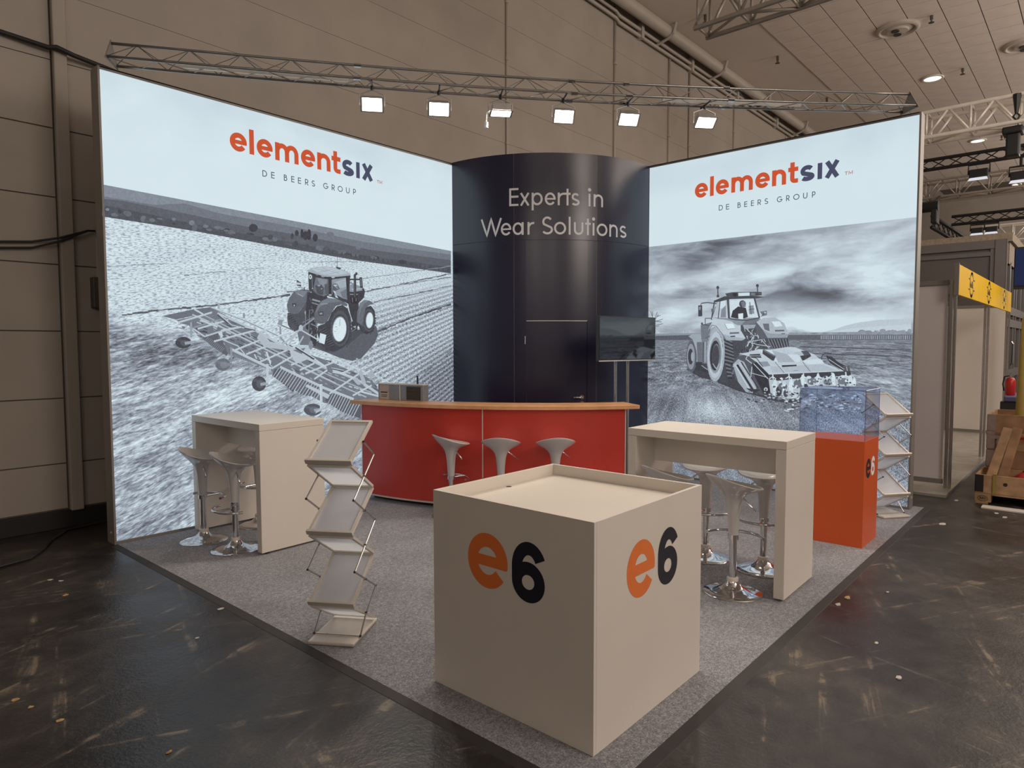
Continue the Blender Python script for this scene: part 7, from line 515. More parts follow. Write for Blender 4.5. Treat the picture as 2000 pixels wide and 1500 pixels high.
# ================================================================== light walls
def art_mesh(data, T, step):
    v = []; f = []; tones = []
    for k, rec in enumerate(data.split(';')):
        q = [int(c) for c in rec.split(',')]; t = q[0]; x, y = q[1], q[2]; pts = [(x, y)]
        for i in range(3, len(q), 2): x += q[i]; y += q[i+1]; pts.append((x, y))
        n = len(v); v += [T(a/1000, c/1000, .0004 + k*step) for a, c in pts]; f.append(tuple(range(n, n+len(pts)))); tones.append(t/255)
    me = bpy.data.meshes.new('machine_picture'); me.from_pydata(v, [], f)
    at = me.attributes.new('tone', 'FLOAT', 'FACE'); at.data.foreach_set('value', tones); me.update()
    return me
lw = thing('light_wall', 'tall backlit fabric wall on the left printed with a tractor pulling a wide harrow', 'light wall', (2, V, 0), 0, 'backlit fabric walls of the stand')
x0, x1, d = -.02, 4.12, .17
for a in ((x0, x1, V, V+d, 0, .03), (x0, x1, V, V+d, H-.03, H), (x0, x0+.018, V, V+d, .03, H-.03), (x1-.02, x1, V, V+d, .03, H-.03)): obj('frame_profile', box_mb(*a), M_PROF, lw, world=True, bevel=.002)
obj('back_sheet', box_mb(x0+.02, x1-.02, V+d-.01, V+d-.004, .03, H-.03), M_BACK, lw, world=True)
fp = obj('printed_fabric', MB().add([(x0+.018, V+.004, .03), (x1-.02, V+.004, .03), (x1-.02, V+.004, H-.012), (x0+.018, V+.004, H-.012)], [(0, 1, 2, 3)]), M_FL, lw, world=True)
obj('frame_lip', box_mb(x0+.018, x1-.02, V, V+.012, H-.012, H-.003), M_PROF, lw, world=True)
TL = lambda x, z, d=0.0: (x, V-.0105-d, z)
obj('machine_picture', art_mesh(ART_L, lambda x, z, d: (x, V+.0035-d, z), .0000125), M_ART, fp)
LOGO_L = [('e', 1.113, 1.287), ('l', 1.31, 1.364), ('e', 1.39, 1.563), ('m', 1.59, 1.857), ('e', 1.886, 2.057), ('n', 2.082, 2.248), ('t', 2.262, 2.378)]
SIX_L = [('s', 2.397, 2.555), ('I', 2.585, 2.636), ('X', 2.656, 2.829)]; TM_L = [('T', 2.876, 2.907), ('M', 2.913, 2.953)]
SUB_L = [('D', 1.445, 1.495), ('E', 1.54, 1.578), ('B', 1.682, 1.72), ('E', 1.767, 1.803), ('E', 1.845, 1.882), ('R', 1.929, 1.968), ('S', 2.008, 2.05), ('G', 2.151, 2.215), ('R', 2.258, 2.297), ('O', 2.336, 2.402), ('U', 2.444, 2.493), ('P', 2.54, 2.579)]
obj('logo_lettering', write(MB(), LOGO_L, 3.652, .243, .181, .049, TL), M_OR, fp, label='orange first part of the logo')
obj('logo_lettering', write(MB(), SIX_L, 3.651, .243, .178, .049, TL), M_NV, fp, label='navy second part of the logo')
obj('trademark_lettering', write(MB(), TM_L, 3.643, .036, .03, .006, TL), M_TM, fp)
obj('subtitle_lettering', write(MB(), SUB_L, 3.458, .063, .05, .0085, TL), M_GT, fp)
tag_ = obj('floor_fixing', MB().tube([(x0-.001, V+.07, .10), (x0-.006, V+.07, .10)], .012, 8), M_SILV, lw, world=True)
rw = thing('light_wall', 'tall backlit fabric wall on the right printed with a tractor and soil mulcher under clouds', 'light wall', (U, 2, 0), 0, 'backlit fabric walls of the stand')
y0, y1 = .098, 3.25
for a in ((U, U+d, y0, y1, 0, .03), (U, U+d, y0, y1, H-.03, H), (U, U+d, y0, y0+.018, .03, H-.03), (U, U+d, y1-.02, y1, .03, H-.03)): obj('frame_profile', box_mb(*a), M_ALU, rw, world=True, bevel=.002)
obj('back_sheet', box_mb(U+d-.01, U+d-.004, y0+.02, y1-.02, .03, H-.03), M_BACK, rw, world=True)
fq = obj('printed_fabric', MB().add([(U+.004, y1-.02, .03), (U+.004, y0+.018, .03), (U+.004, y0+.018, H-.012), (U+.004, y1-.02, H-.012)], [(0, 1, 2, 3)]), M_FR, rw, world=True)
obj('frame_lip', box_mb(U, U+.012, y0+.018, y1-.02, H-.012, H-.003), M_ALU, rw, world=True)
obj('floor_fixing', MB().tube([(U+.08, y0-.001, .12), (U+.08, y0-.006, .12)], .012, 8), M_SILV, rw, world=True)
TR = lambda y, z, d=0.0: (U-.0105-d, y, z)
obj('machine_picture', art_mesh(ART_R, lambda s, z, d: (U+.0035-d, V-s, z), .0000125), M_ART, fq)
LOGO_R = [('e', 2.573, 2.398), ('l', 2.375, 2.317), ('e', 2.295, 2.127), ('m', 2.096, 1.83), ('e', 1.802, 1.629), ('n', 1.603, 1.441), ('t', 1.419, 1.307)]
SIX_R = [('s', 1.286, 1.128), ('I', 1.097, 1.046), ('X', 1.029, 0.857)]; TM_R = [('T', .813, .780), ('M', .773, .73)]
SUB_R = [('D', 2.252, 2.199), ('E', 2.159, 2.118), ('B', 2.014, 1.974), ('E', 1.931, 1.894), ('E', 1.848, 1.813), ('R', 1.768, 1.728), ('S', 1.686, 1.643), ('G', 1.542, 1.479), ('R', 1.436, 1.398), ('O', 1.356, 1.288), ('U', 1.247, 1.2), ('P', 1.15, 1.113)]
obj('logo_lettering', write(MB(), LOGO_R, 3.593, .241, .181, .049, TR), M_OR, fq, label='orange first part of the logo')
obj('logo_lettering', write(MB(), SIX_R, 3.592, .241, .178, .049, TR), M_NV, fq, label='navy second part of the logo')
obj('trademark_lettering', write(MB(), TM_R, 3.592, .036, .03, .006, TR), M_TM, fq)
obj('subtitle_lettering', write(MB(), SUB_R, 3.40, .065, .05, .0085, TR), M_GT, fq)
# ================================================================== curved navy wall with door
cw = thing('curved_wall', 'curved dark navy panel wall with a slogan closing the back corner', 'wall', (U-1, V-1, 0))
RO, RI = 1.85, 1.81
for a0, a1 in ((0.3, 28.32), (28.45, 61.23), (61.36, 89.7)): obj('wall_panel', S(RI, RO, a0, a1, 3.058, H), M_NAVY, cw, True, world=True, sharp=30)
for a0, a1 in ((0.3, 28.32), (61.36, 89.7)): obj('wall_panel', S(RI, RO, a0, a1, .0, 3.053), M_NAVY, cw, True, world=True, sharp=30)
mid = S(RI, RO, 28.45, 33.15, 0, 3.053, 4); S(RI, RO, 57.35, 61.23, 0, 3.053, 4, mid); S(RI, RO, 33.15, 57.35, 2.056, 3.053, 12, mid)
obj('wall_panel', mid, M_NAVY, cw, True, world=True, sharp=30)
for a in (28.385, 61.295): obj('joint_strip', S(RI, RO-.001, a-.05, a+.05, 0, H-.01, 1), M_ALU, cw, world=True)
dr = obj('door', S(RI, RO-.004, 33.28, 57.22, .012, 2.046), M_NAVY, cw, True, world=True, sharp=30)
obj('door_seal', S(RO-.03, RO+.001, 33.2, 57.3, 2.047, 2.056, 12), M_SILV, cw, world=True)
p0 = P(RO, 55.2, 1.088); tn = Vector((math.sin(math.radians(55.2)), -math.cos(math.radians(55.2)), 0)); nr = Vector((-math.cos(math.radians(55.2)), -math.sin(math.radians(55.2)), 0))
hd = obj('door_handle', MB().tube([p0, p0+nr*.05, p0+nr*.058-tn*.02, p0+nr*.055-tn*.13], .0095, 10), M_CHROME, dr, True)
obj('rosette', MB().tube([p0-nr*.004, p0+nr*.008], .026, 20), M_CHROME, dr); obj('lock_rosette', MB().tube([p0-nr*.004-Vector((0, 0, .075)), p0+nr*.007-Vector((0, 0, .075))], .025, 20), M_CHROME, dr)
p1 = P(RO+.006, 32.95, 1.81); obj('hinge', MB().tube([p1-Vector((0, 0, .05)), p1+Vector((0, 0, .05))], .011, 10), M_CHROME, dr)
TC = lambda a, z, k=0: tuple(P(RO+.002+.0003*k, a, z))
K1 = 180/PI/RO
def cyl_write(mb, letters, y0, Hh, xh, s):
    for ch, a, b_ in letters:
        w = (b_-a)/K1
        ix = -1
        for pts, cl, *k in glyph(ch, w, Hh, xh, s):
            ix += 1
            if cl == 'fill': continue
            # subdivide straight strokes so they follow the bend
            q = [pts[0]]
            for p, r in zip(pts[:-1], pts[1:]):
                n = max(1, int(math.hypot(r[0]-p[0], r[1]-p[1])/.05)); q += [(p[0]+(r[0]-p[0])*i/n, p[1]+(r[1]-p[1])*i/n) for i in range(1, n+1)]
            mb.ribbon(q, s*(k[0] if k else 1), lambda x, y: TC(a+x*K1, y0+y, ix), bool(cl))
        if ch == 'i': n = 14; c = (w/2, Hh-s*.65); mb.add([TC(a+(c[0]+s*.62*math.cos(2*PI*k/n))*K1, y0+c[1]+s*.62*math.sin(2*PI*k/n)) for k in range(n)], [tuple(range(n))])
    return mb
N1 = [('E', 26.57, 30.23), ('x', 30.78, 34.53), ('p', 35.32, 39.56), ('e', 40.35, 44.5), ('r', 45.32, 47.93), ('t', 47.93, 50.34), ('s', 50.67, 53.94), ('i', 57.47, 58.5), ('n', 59.71, 63.81)]
N2 = [('W', 14.72, 23.48), ('e', 23.15, 27.36), ('a', 28.01, 32.23), ('r', 33.72, 36.19), ('S', 39.19, 43.5), ('o', 43.91, 48.6), ('l', 49.56, 50.44), ('u', 51.67, 55.48), ('t', 56.16, 58.55), ('i', 59.17, 60.29), ('o', 61.1, 65.86), ('n', 66.77, 70.75), ('s', 71.78, 75.3)]
obj('slogan_lettering', cyl_write(MB(), N1, 3.477, .219, .155, .0255), M_WHITE, cw, world=True)
obj('slogan_lettering', cyl_write(MB(), N2, 3.119, .22, .155, .0255), M_WHITE, cw, world=True)
# ================================================================== bar counter
bc = thing('bar_counter', 'curved red bar counter with a beech worktop in front of the navy wall', 'counter', (3, 3.5, 0))
obj('front_panel', S(3.42, 3.46, 3.2, 28.75, .085, 1.09), M_RED, bc, True, world=True, sharp=30); obj('front_panel', S(3.42, 3.46, 28.95, 53.4, .085, 1.09), M_RED, bc, True, world=True, sharp=30)
obj('joint_strip', S(3.43, 3.466, 28.76, 28.94, .08, 1.09, 1), M_SILV, bc, world=True)
obj('bottom_profile', S(3.42, 3.466, 3.1, 53.5, .068, .084, 24), M_SILV, bc, True, world=True, sharp=30)
for a in (3.1, 53.45): obj('end_profile', S(3.42, 3.465, a-.08, a+.08, .085, 1.09, 1), M_SILV, bc, world=True)
obj('side_panel', S(3.16, 3.42, 52.9, 53.3, .05, 1.09, 1), M_RED, bc, world=True); obj('side_panel', S(3.16, 3.42, 3.3, 3.7, .05, 1.09, 1), M_RED, bc, world=True)
obj('toe_kick', S(3.10, 3.32, 3.6, 53, .006, .068, 20), M_BLACK, bc, True, world=True, sharp=30)
obj('worktop', S(3.12, 3.525, .9, 55.6, 1.09, 1.13, 36), M_WOOD, bc, True, world=True, sharp=30, bevel=.003)
bx = thing('drinks_cooler', 'low grey curved cooler box with paper label and black grille on the counter', 'cooler', P(3.2, 8, 1.13))
M_CASE = mat('grey_case', (.27, .28, .295), .35, .3, vary=.08, scale=14)
obj('casing', S(3.13, 3.24, 3.6, 15.3, 1.13, 1.305), M_CASE, bx, True, world=True, sharp=30, bevel=.003)
obj('lid', S(3.125, 3.25, 3.5, 15.4, 1.305, 1.318), M_SILV, bx, True, world=True, sharp=30)
lbm = obj('paper_label', S(3.2402, 3.2415, 4.0, 6.7, 1.135, 1.30, 4), mat('paper', (.55, .46, .42), .8), bx, world=True)
lt = MB()
for a0, a1, z0, z1 in ((4.35, 6.3, 1.208, 1.222), (4.5, 6.2, 1.180, 1.187), (4.5, 6.1, 1.163, 1.170)): S(3.2416, 3.242, a0, a1, z0, z1, 3, lt)
lt.ribbon([(5.0, 1.245), (5.4, 1.26), (5.2, 1.25), (5.8, 1.245)], .006, lambda a, z: tuple(P(3.242, a, z))) if False else None
obj('print', lt, M_INK, lbm)
gr = obj('grille', S(3.2402, 3.2415, 11.3, 14.7, 1.14, 1.288, 4), M_BLACK, bx, world=True)
for k in range(9): obj('slat', S(3.2412, 3.247, 11.4, 14.6, 1.147+k*.0158, 1.153+k*.0158, 3), mat('bronze_slat', (.16, .13, .09), .4, .4), gr)
obj('joint_cover', S(3.24, 3.246, 9.6, 9.8, 1.13, 1.305, 1), M_SILV, bx, world=True)
obj('antenna', MB().tube([P(3.18, 13.3, 1.30), P(3.18, 13.25, 1.41)], .009, 8), M_BLACK, bx, world=True)
# ================================================================== television on a stand
A14 = math.radians(-10.5); tv = thing('television', 'flat dark television screen mounted on the two pole stand', 'television', (4.634, 2.752, 1.562), A14)
obj('screen', box_mb(-.468, .468, -.021, -.018, .022, .502), M_SCREEN, tv)
obj('bezel', box_mb(-.478, .478, -.018, .03, .0, .51), M_BEZ, tv, bevel=.004); obj('chin_trim', box_mb(-.478, .478, -.024, -.018, .0, .012), M_SILV, tv); obj('rear_housing', box_mb(-.34, .34, .03, .065, .06, .42), M_BEZ, tv, bevel=.01)
ts = thing('screen_stand', 'floor stand of two silver poles behind the counter carrying the television', 'stand', (4.634, 2.752, 0), A14)
for x in (-.085, .122): obj('pole', MB().tube([(x, .10, .02), (x, .10, 1.98)], .019, 14), M_STEEL, ts, True, sharp=40)
obj('base_plate', box_mb(-.35, .35, -.15, .38, .006, .022), M_STEEL, ts, bevel=.004)
for z in (1.68, 1.92): obj('mount_bracket', box_mb(-.2, .2, .066, .085, z-.02, z+.02), M_BLACK, ts)
# ================================================================== bar stools
def rim(a):      # seat edge: raised at the back (+x), dipping to the front
    return .052*math.cos(a) + .009*math.cos(2*a)
def make_stool(label):
    t = thing('bar_stool', label, 'bar stool', (0, 0, 0), 0, 'white trumpet shaped bar stools of the stand')
    obj('base', MB().lathe([(.199, 0), (.201, .004), (.196, .010), (.15, .019), (.105, .031), (.072, .046), (.050, .064), (.040, .082), (.036, .095)], 40, z0=.006), M_CHROME, t, True, sharp=60)
    obj('collar_ring', MB().lathe([(.036, .088), (.040, .090), (.040, .112), (.034, .116), (.026, .116)], 28), M_CREAM, t, True, sharp=40)
    obj('column', MB().tube([(0, 0, .10), (0, 0, .44)], .0255, 24), M_CHROME, t, True, sharp=40)
    obj('sleeve', MB().lathe([(.027, .385), (.036, .387), (.036, .418), (.033, .42)], 24), M_CHROME, t, True, sharp=40)
    prof = [(.034, .415, 0), (.037, .47, 0), (.041, .54, 0), (.047, .60, 0), (.053, .64, 0), (.064, .675, .03), (.088, .708, .14), (.120, .732, .32), (.155, .755, .60), (.182, .778, .88), (.192, .789, 1), (.189, .7935, 1), (.180, .788, .92), (.150, .766, .62), (.11, .749, .36), (.06, .738, .15), (.015, .735, .05)]
    def bend(p, a, i):
        w = prof[i][2]; k = 1+.04*w*math.sin(a)**2
        return Vector((p.x*k, p.y*k, p.z + w*rim(a)))
    obj('seat', MB().lathe([(r, z) for r, z, w in prof], 40, fn=bend), M_ABS, t, True, sharp=75)
    a = math.radians(108); c, s = math.cos(a), math.sin(a)
    obj('height_lever', MB().tube([(.040*c, .040*s, .690), (.075*c, .075*s, .685), (.175*c, .175*s, .610)], [.006, .006, .0065], 8), M_CHROME, t, True)
    f = MB().tube([(-.03, 0, .405), (-.165, 0, .402)], .011, 10)
    f.tube([(-.165*math.cos(math.radians(q))-.005, .20*math.sin(math.radians(q)), .402) for q in range(-80, 81, 10)], .0115, 10)
    f.lathe([(.026, .385), (.038, .387), (.038, .42), (.026, .422)], 20)
    obj('footrest', f, M_CHROME, t, True, sharp=50)
    return t
D = math.radians
spots = [((.555, 4.615), D(190), 'bar stool at the left white table nearest the light wall, chrome base on the carpet'),
         ((.612, 4.135), D(196), 'bar stool at the left white table beside its front side panel'),
         ((1.15, 4.74), D(5), 'bar stool mostly hidden on the far side of the left white table'),
         ((2.430, .520), D(190), 'bar stool at the right white table nearest the big white cube, whole chrome base showing'),
         ((2.430, 1.035), D(190), 'bar stool at the right white table peeping over the cube rim'),
         ((3.035, .535), D(10), 'bar stool on the far side of the right white table behind its side panel'),
         ((3.040, 1.010), D(0), 'bar stool on the far side of the right white table, base seen beside the cube'),
         ((2.605, 3.565), D(172), 'first of the three stools along the red counter from the brochure rack, foot bar visible'),
         ((2.822, 3.076), D(222), 'middle one of the three stools along the red counter'),
         ((3.172, 2.662), D(226), 'third stool along the red counter, nearest the right white table')]
st0 = make_stool(spots[0][2]); stools = []
for i, ((x, y), rz, lb) in enumerate(spots):
    s = st0 if i == 0 else copy_tree(st0, (0, 0, 0), 0, lb)
    s.location = (x, y, .0); s.rotation_euler = (0, 0, rz); stools.append(s)
for ch in stools[1].children:
    if ch.name.startswith('footrest'): ch.rotation_euler = (0, 0, D(165)); ch.location = (0, 0, -.04)
for k, turn in ((0, -42), (1, -46), (3, -40), (4, -40), (7, -14), (8, -6)):       # seats swivelled against their foot bars
    for ch in stools[k].children:
        if ch.name.startswith(('seat', 'height_lever')): ch.rotation_euler = (0, 0, D(turn))

# ================================================================== white bar tables
def make_table(label, loc, rz):
    t = thing('bar_table', label, 'bar table', loc, rz, 'white laminate bar tables')
    w, l = .62, 1.21
    obj('tabletop', box_mb(0, w, 0, l, 1.043, 1.10), M_CREAM, t, bevel=.0025)
    for y0, y1 in ((.001, .071), (l-.071, l-.001)):
        p = obj('side_panel', box_mb(.001, w-.001, y0, y1, .022, 1.0415), M_CREAM, t, bevel=.0025)
        for x in (.06, w-.06): obj('foot', MB().tube([(x, (y0+y1)/2, .006), (x, (y0+y1)/2, .023)], .022, 12), M_BLACK, p)
    obj('crossboard', box_mb(w*.5-.012, w*.5+.012, .071, l-.071, .815, 1.043), M_CREAM, t)
    return t
t1 = make_table('white bar table by the left light wall, side panel facing the brochure rack', (.672, 3.805, 0), D(1.2))
copy_tree(t1, (2.458, .175, 0), D(.8), 'white bar table right of the big white cube')
# fix: sub-part feet were copied with their panels
# ================================================================== big white cube
cb = thing('display_cube', 'big white laminate cube plinth with a rimmed top and orange and navy sign', 'plinth', (.2026, .1711, 0), .003)
w, l, h = .997, .988, 1.01
obj('front_panel', box_mb(0, .019, .0005, l-.0005, .007, h), M_CREAM, cb, bevel=.001)
obj('front_panel', box_mb(.0195, w, 0, .019, .007, h), M_CREAM, cb, bevel=.001)
obj('rear_panel', box_mb(w-.019, w, .0195, l, .007, h), M_CREAM, cb, bevel=.001); obj('rear_panel', box_mb(.0195, w-.0195, l-.019, l, .007, h), M_CREAM, cb, bevel=.001)
obj('tray_top', box_mb(.0195, w-.0195, .0195, l-.0195, .92, .947), M_CREAM, cb)
obj('cable_hole', MB().tube([(.53, .94, .9468), (.53, .94, .9476)], .016, 20), M_BLACK, cb)
XL = lambda y, z: (-.0008, y-.1711, z); XR = lambda x, z: (x-.2026, -.0008, z)
obj('sign_letter', write(MB(), [('e', .910, .651)], .588, .266, .266, .066, XL, (-1, 0, 0)), M_ORV, cb, label='orange letter'); obj('sign_digit', write(MB(), [('6', .625, .432)], .586, .27, .27, .060, XL, (-1, 0, 0)), M_NVV, cb, label='navy digit')
obj('sign_letter', write(MB(), [('e', .459, .708)], .588, .266, .266, .066, XR, (0, -1, 0)), M_ORV, cb, label='orange letter'); obj('sign_digit', write(MB(), [('6', .739, .933)], .584, .27, .27, .060, XR, (0, -1, 0)), M_NVV, cb, label='navy digit')
# ================================================================== orange pedestal and acrylic hood
pd = thing('display_pedestal', 'orange display pedestal near the right light wall', 'pedestal', (4.122, .105, 0))
px, py, ph = .468, .535, .923
obj('body', box_mb(0, px, 0, py, .006, ph), M_ORANGE, pd, bevel=.0015)
XP = lambda x, z: (x-4.122, -.0008, z)
obj('sign_letter', write(MB(), [('e', 4.186, 4.341)], .593, .17, .17, .040, XP, (0, -1, 0)), M_NVV, pd, label='dark letter'); obj('sign_digit', write(MB(), [('6', 4.352, 4.471)], .598, .166, .166, .036, XP, (0, -1, 0)), M_WHITE, pd, label='white digit')
def acrylic():
    m = bpy.data.materials.new('blue_acrylic'); m.use_nodes = True; nt = m.node_tree; nt.nodes.clear(); g = NT(nt)
    out = nt.nodes.new('ShaderNodeOutputMaterial'); tr = nt.nodes.new('ShaderNodeBsdfTransparent'); gl = nt.nodes.new('ShaderNodeBsdfGlossy'); mx = nt.nodes.new('ShaderNodeMixShader'); lw_ = nt.nodes.new('ShaderNodeLayerWeight')
    x, y, z = opos(g); col = g.ramp(g.noise(g.xyz(x, y, z), 4.0, 2), [(.3, (.90, .93, .985, 1)), (.7, (.915, .94, .99, 1))])
    nt.links.new(col, tr.inputs[0]); gl.inputs['Roughness'].default_value = .03; gl.inputs[0].default_value = (.9, .92, 1, 1)
    nt.links.new(g.m('ADD', .025, g.m('MULTIPLY', .5, g.m('POWER', lw_.outputs['Facing'], 4.0))), mx.inputs[0]); nt.links.new(tr.outputs[0], mx.inputs[1]); nt.links.new(gl.outputs[0], mx.inputs[2]); nt.links.new(mx.outputs[0], out.inputs[0])
    return m
M_ACR = acrylic(); M_ACE = mat('blue_acrylic_edge', (.10, .13, .42), .2, vary=.05, emit=None)
ah = thing('acrylic_hood', 'clear bluish acrylic display hood standing on the orange pedestal', 'display case', (4.122, .105, ph))
q = .43; e = .0012
for nm, a in (('side_pane', (e, px-e, e, e+.0035)), ('side_pane', (e, px-e, py-e-.0035, py-e)), ('side_pane', (e, e+.0035, e+.004, py-e-.004)), ('side_pane', (px-e-.0035, px-e, e+.004, py-e-.004))): obj(nm, box_mb(*a, .001, q), M_ACR, ah)
obj('top_pane', box_mb(e, px-e, e, py-e, q+.0003, q+.004), M_ACR, ah)
for x in (e, px-e): 
    for y in (e, py-e): obj('glued_edge', MB().tube([(x, y, .001), (x, y, q+.003)], .0022, 6), M_ACE, ah)
for a, b_ in (((0, 0), (1, 0)), ((1, 0), (1, 1)), ((1, 1), (0, 1)), ((0, 1), (0, 0))): obj('glued_edge', MB().tube([(a[0]*px, a[1]*py, q+.003), (b_[0]*px, b_[1]*py, q+.003)], .0026, 6), M_ACE, ah)
# ================================================================== folding brochure racks
def frosted(name, c, tl):
    m = bpy.data.materials.new(name); m.use_nodes = True; nt = m.node_tree; g = NT(nt); b = nt.nodes['Principled BSDF']; out = nt.nodes['Material Output']
    x, y, z = opos(g); col = g.ramp(g.noise(g.xyz(x, y, z), 5.0, 2), [(.3, (*c, 1)), (.7, (*[q*1.04 for q in c], 1))])
    nt.links.new(col, b.inputs['Base Color']); b.inputs['Roughness'].default_value = .35
    t = nt.nodes.new('ShaderNodeBsdfTranslucent'); nt.links.new(col, t.inputs[0]); mx = nt.nodes.new('ShaderNodeMixShader'); mx.inputs[0].default_value = tl
    nt.links.new(b.outputs[0], mx.inputs[1]); nt.links.new(t.outputs[0], mx.inputs[2]); nt.links.new(mx.outputs[0], out.inputs[0])
    return m
M_TRAY = frosted('frosted_tray', (.70, .72, .77), .3); M_UNDER = frosted('frosted_tray_lightened_underside', (.84, .87, .92), .5)  # underside copy is paler, painting in light that shines through the trays
def make_rack(label, loc, rz, w, dep, k=1.0):
    """local x across the width, local y from front to back"""
    t = thing('brochure_rack', label, 'brochure rack', loc, rz, 'folding zigzag brochure racks')
    F = [1.075*k, .662*k, .245*k]; B = [1.275*k, .859*k, .441*k, .03]
    def panel(n, ya, za, yb, zb, facing):
        a = Vector((0, ya, za)); b_ = Vector((0, yb, zb)); L = (b_-a).length; ang = math.atan2(zb-za, yb-ya)
        T = Matrix.Translation(a) @ Matrix.Rotation(ang, 4, 'X')
        fr = MB(); g = .017
        for q in ((0, g, 0, L), (w-g, w, 0, L), (g, w-g, 0, g), (g, w-g, L-g, L)): fr.box(q[0], q[1], q[2], q[3], -.006, .010, T)
        p = obj('shelf' if facing else 'strut_panel', fr, M_SILV, t)
        obj('infill', MB().add([T @ Vector(q) for q in ((g, g, 0), (w-g, g, 0), (w-g, L-g, 0), (g, L-g, 0))], [(0, 1, 2, 3)]), M_TRAY if facing else M_UNDER, p)
        if facing: obj('lip', box_mb(-.004, w+.004, -.008, .010, -.008, .022, T=T), M_SILV, p, bevel=.002)
    for i in range(3):
        panel(i, 0, F[i], dep, B[i], True)
        panel(i, .012, F[i]-.02, dep-.006, B[i+1]+.012, False)
    obj('base_tray', box_mb(-.005, w+.005, -.02, dep+.02, .008, .028), M_SILV, t, bevel=.006)
    obj('base_rail', MB().tube([(-.004, dep*.22, .034), (w+.004, dep*.22, .034)], .004, 6), M_CHROME, t)
    for x in (-.007, w+.007):
        pts = []
        for i in range(3):
            mid1 = (F[i]+B[i])/2; mid2 = (F[i]+B[i+1])/2
            pts += [(x, dep*.5, mid1), (x, dep*.98, F[i]), (x, dep*.5, mid2)]
            if i < 2: pts.append((x, dep*.02, B[i+1]))
        pts.append((x, dep*.22, .034))
        for a, b_ in zip(pts[:-1], pts[1:]): obj('scissor_arm', MB().tube([a, b_], .0052, 6), M_STEEL, t)
        for p in pts: obj('pivot', MB().tube([(p[0]-.005, p[1], p[2]), (p[0]+.005, p[1], p[2])], .007, 8), M_BEZ, t)
    return t
fx = Vector((.16-.02, 1.823-2.045)); make_rack('silver folding brochure rack standing between the left table and the big cube', (.02, 2.045, .0), math.atan2(fx.y, fx.x), fx.length+.012, .345)
gx = Vector((5.58-5.356, .042-.21)); make_rack('silver folding brochure rack behind the orange pedestal at the right light wall', (5.350, .215, .0), math.atan2(gx.y, gx.x), gx.length+.02, .33, .965)
# ================================================================== floodlight truss
TA = Vector((.06, 5.0, 4.148)); TB = Vector((5.88, .2, 4.148)); td = (TB-TA).normalized(); tl = (TB-TA).length; tq = Vector((-td.y, td.x, 0))
tr = thing('lighting_truss', 'slim triangular steel truss spanning diagonally between the two light walls', 'truss', TA)
sag = lambda u: -.075*math.sin(PI*u)
def tp(s, side, top): u = s/tl; return TA + td*s + tq*side + Vector((0, 0, sag(u) + (.148 if top else 0.0)))
n = 16
for side, top in ((0, True), (.10, False), (-.10, False)): obj('chord', MB().tube([tp(tl*i/n, side, top) for i in range(n+1)], .0125, 8), M_TRUSS, tr, True, world=True)
for sd in (.10, -.10):
    k = 36
    for i in range(k): 
        a = tp(tl*i/k, 0 if i % 2 else sd, bool(i % 2)); b_ = tp(tl*(i+1)/k, sd if i % 2 else 0, not i % 2); obj('brace', MB().tube([a, b_], .0035, 5), M_TRUSS, tr, world=True)
for i in range(36): obj('brace', MB().tube([tp(tl*i/36, .10 if i % 2 else -.10, False), tp(tl*(i+1)/36, -.10 if i % 2 else .10, False)], .0045, 5), M_TRUSS, tr, world=True)
for s in (0, tl):
    obj('end_plate', MB().add([tp(s, .13, False)-Vector((0, 0, .02)), tp(s, -.13, False)-Vector((0, 0, .02)), tp(s, 0, True)+Vector((0, 0, .03))] + [p+td*.01 for p in (tp(s, .13, False)-Vector((0, 0, .02)), tp(s, -.13, False)-Vector((0, 0, .02)), tp(s, 0, True)+Vector((0, 0, .03)))], [(0, 1, 2), (3, 5, 4), (0, 3, 4, 1), (1, 4, 5, 2), (2, 5, 3, 0)]), M_PROF, tr, world=True)
for s in (tl*.27, tl*.53, tl*.60, tl*.735):
    for side, top in ((0, True), (.10, False), (-.10, False)): p = tp(s, side, top); obj('coupler', MB().tube([p-td*.03, p+td*.03], .021, 8), M_CHROME, tr, world=True)
for a, b_, lb in ((.55, 1.95, 'white strip imitating a reflection in the truss above the left light wall'), (4.9, 6.35, 'white strip imitating a reflection in the truss near the right light wall')):
    tag(obj('reflection_strip', MB().tube([tp(a+(b_-a)*i/4, .02, False)+Vector((0, 0, .022)) for i in range(5)], .02, 6), M_TRUSSW), lb, 'reflection strip')  # solid white strips imitate a reflection on the truss
# floodlights
M_LAMP = mat('glowing_lamp_glass', (.9, .9, .9), .4, emit=(1, .93, .82), es=14); M_HOUS = mat('floodlight_housing', (.45, .43, .41), .4, .5)
lp = [(2.159, D(62), 'first floodlight from the left light wall, glowing'), (2.757, D(58), 'second floodlight from the left light wall, glowing'), (3.327, D(8), 'floodlight in the middle tilted straight down with a dangling plug'), (3.924, D(60), 'floodlight right of the down-tilted one, glowing'), (4.559, D(48), 'second floodlight from the right light wall, glowing'), (5.337, D(38), 'floodlight nearest the right light wall, glowing')]
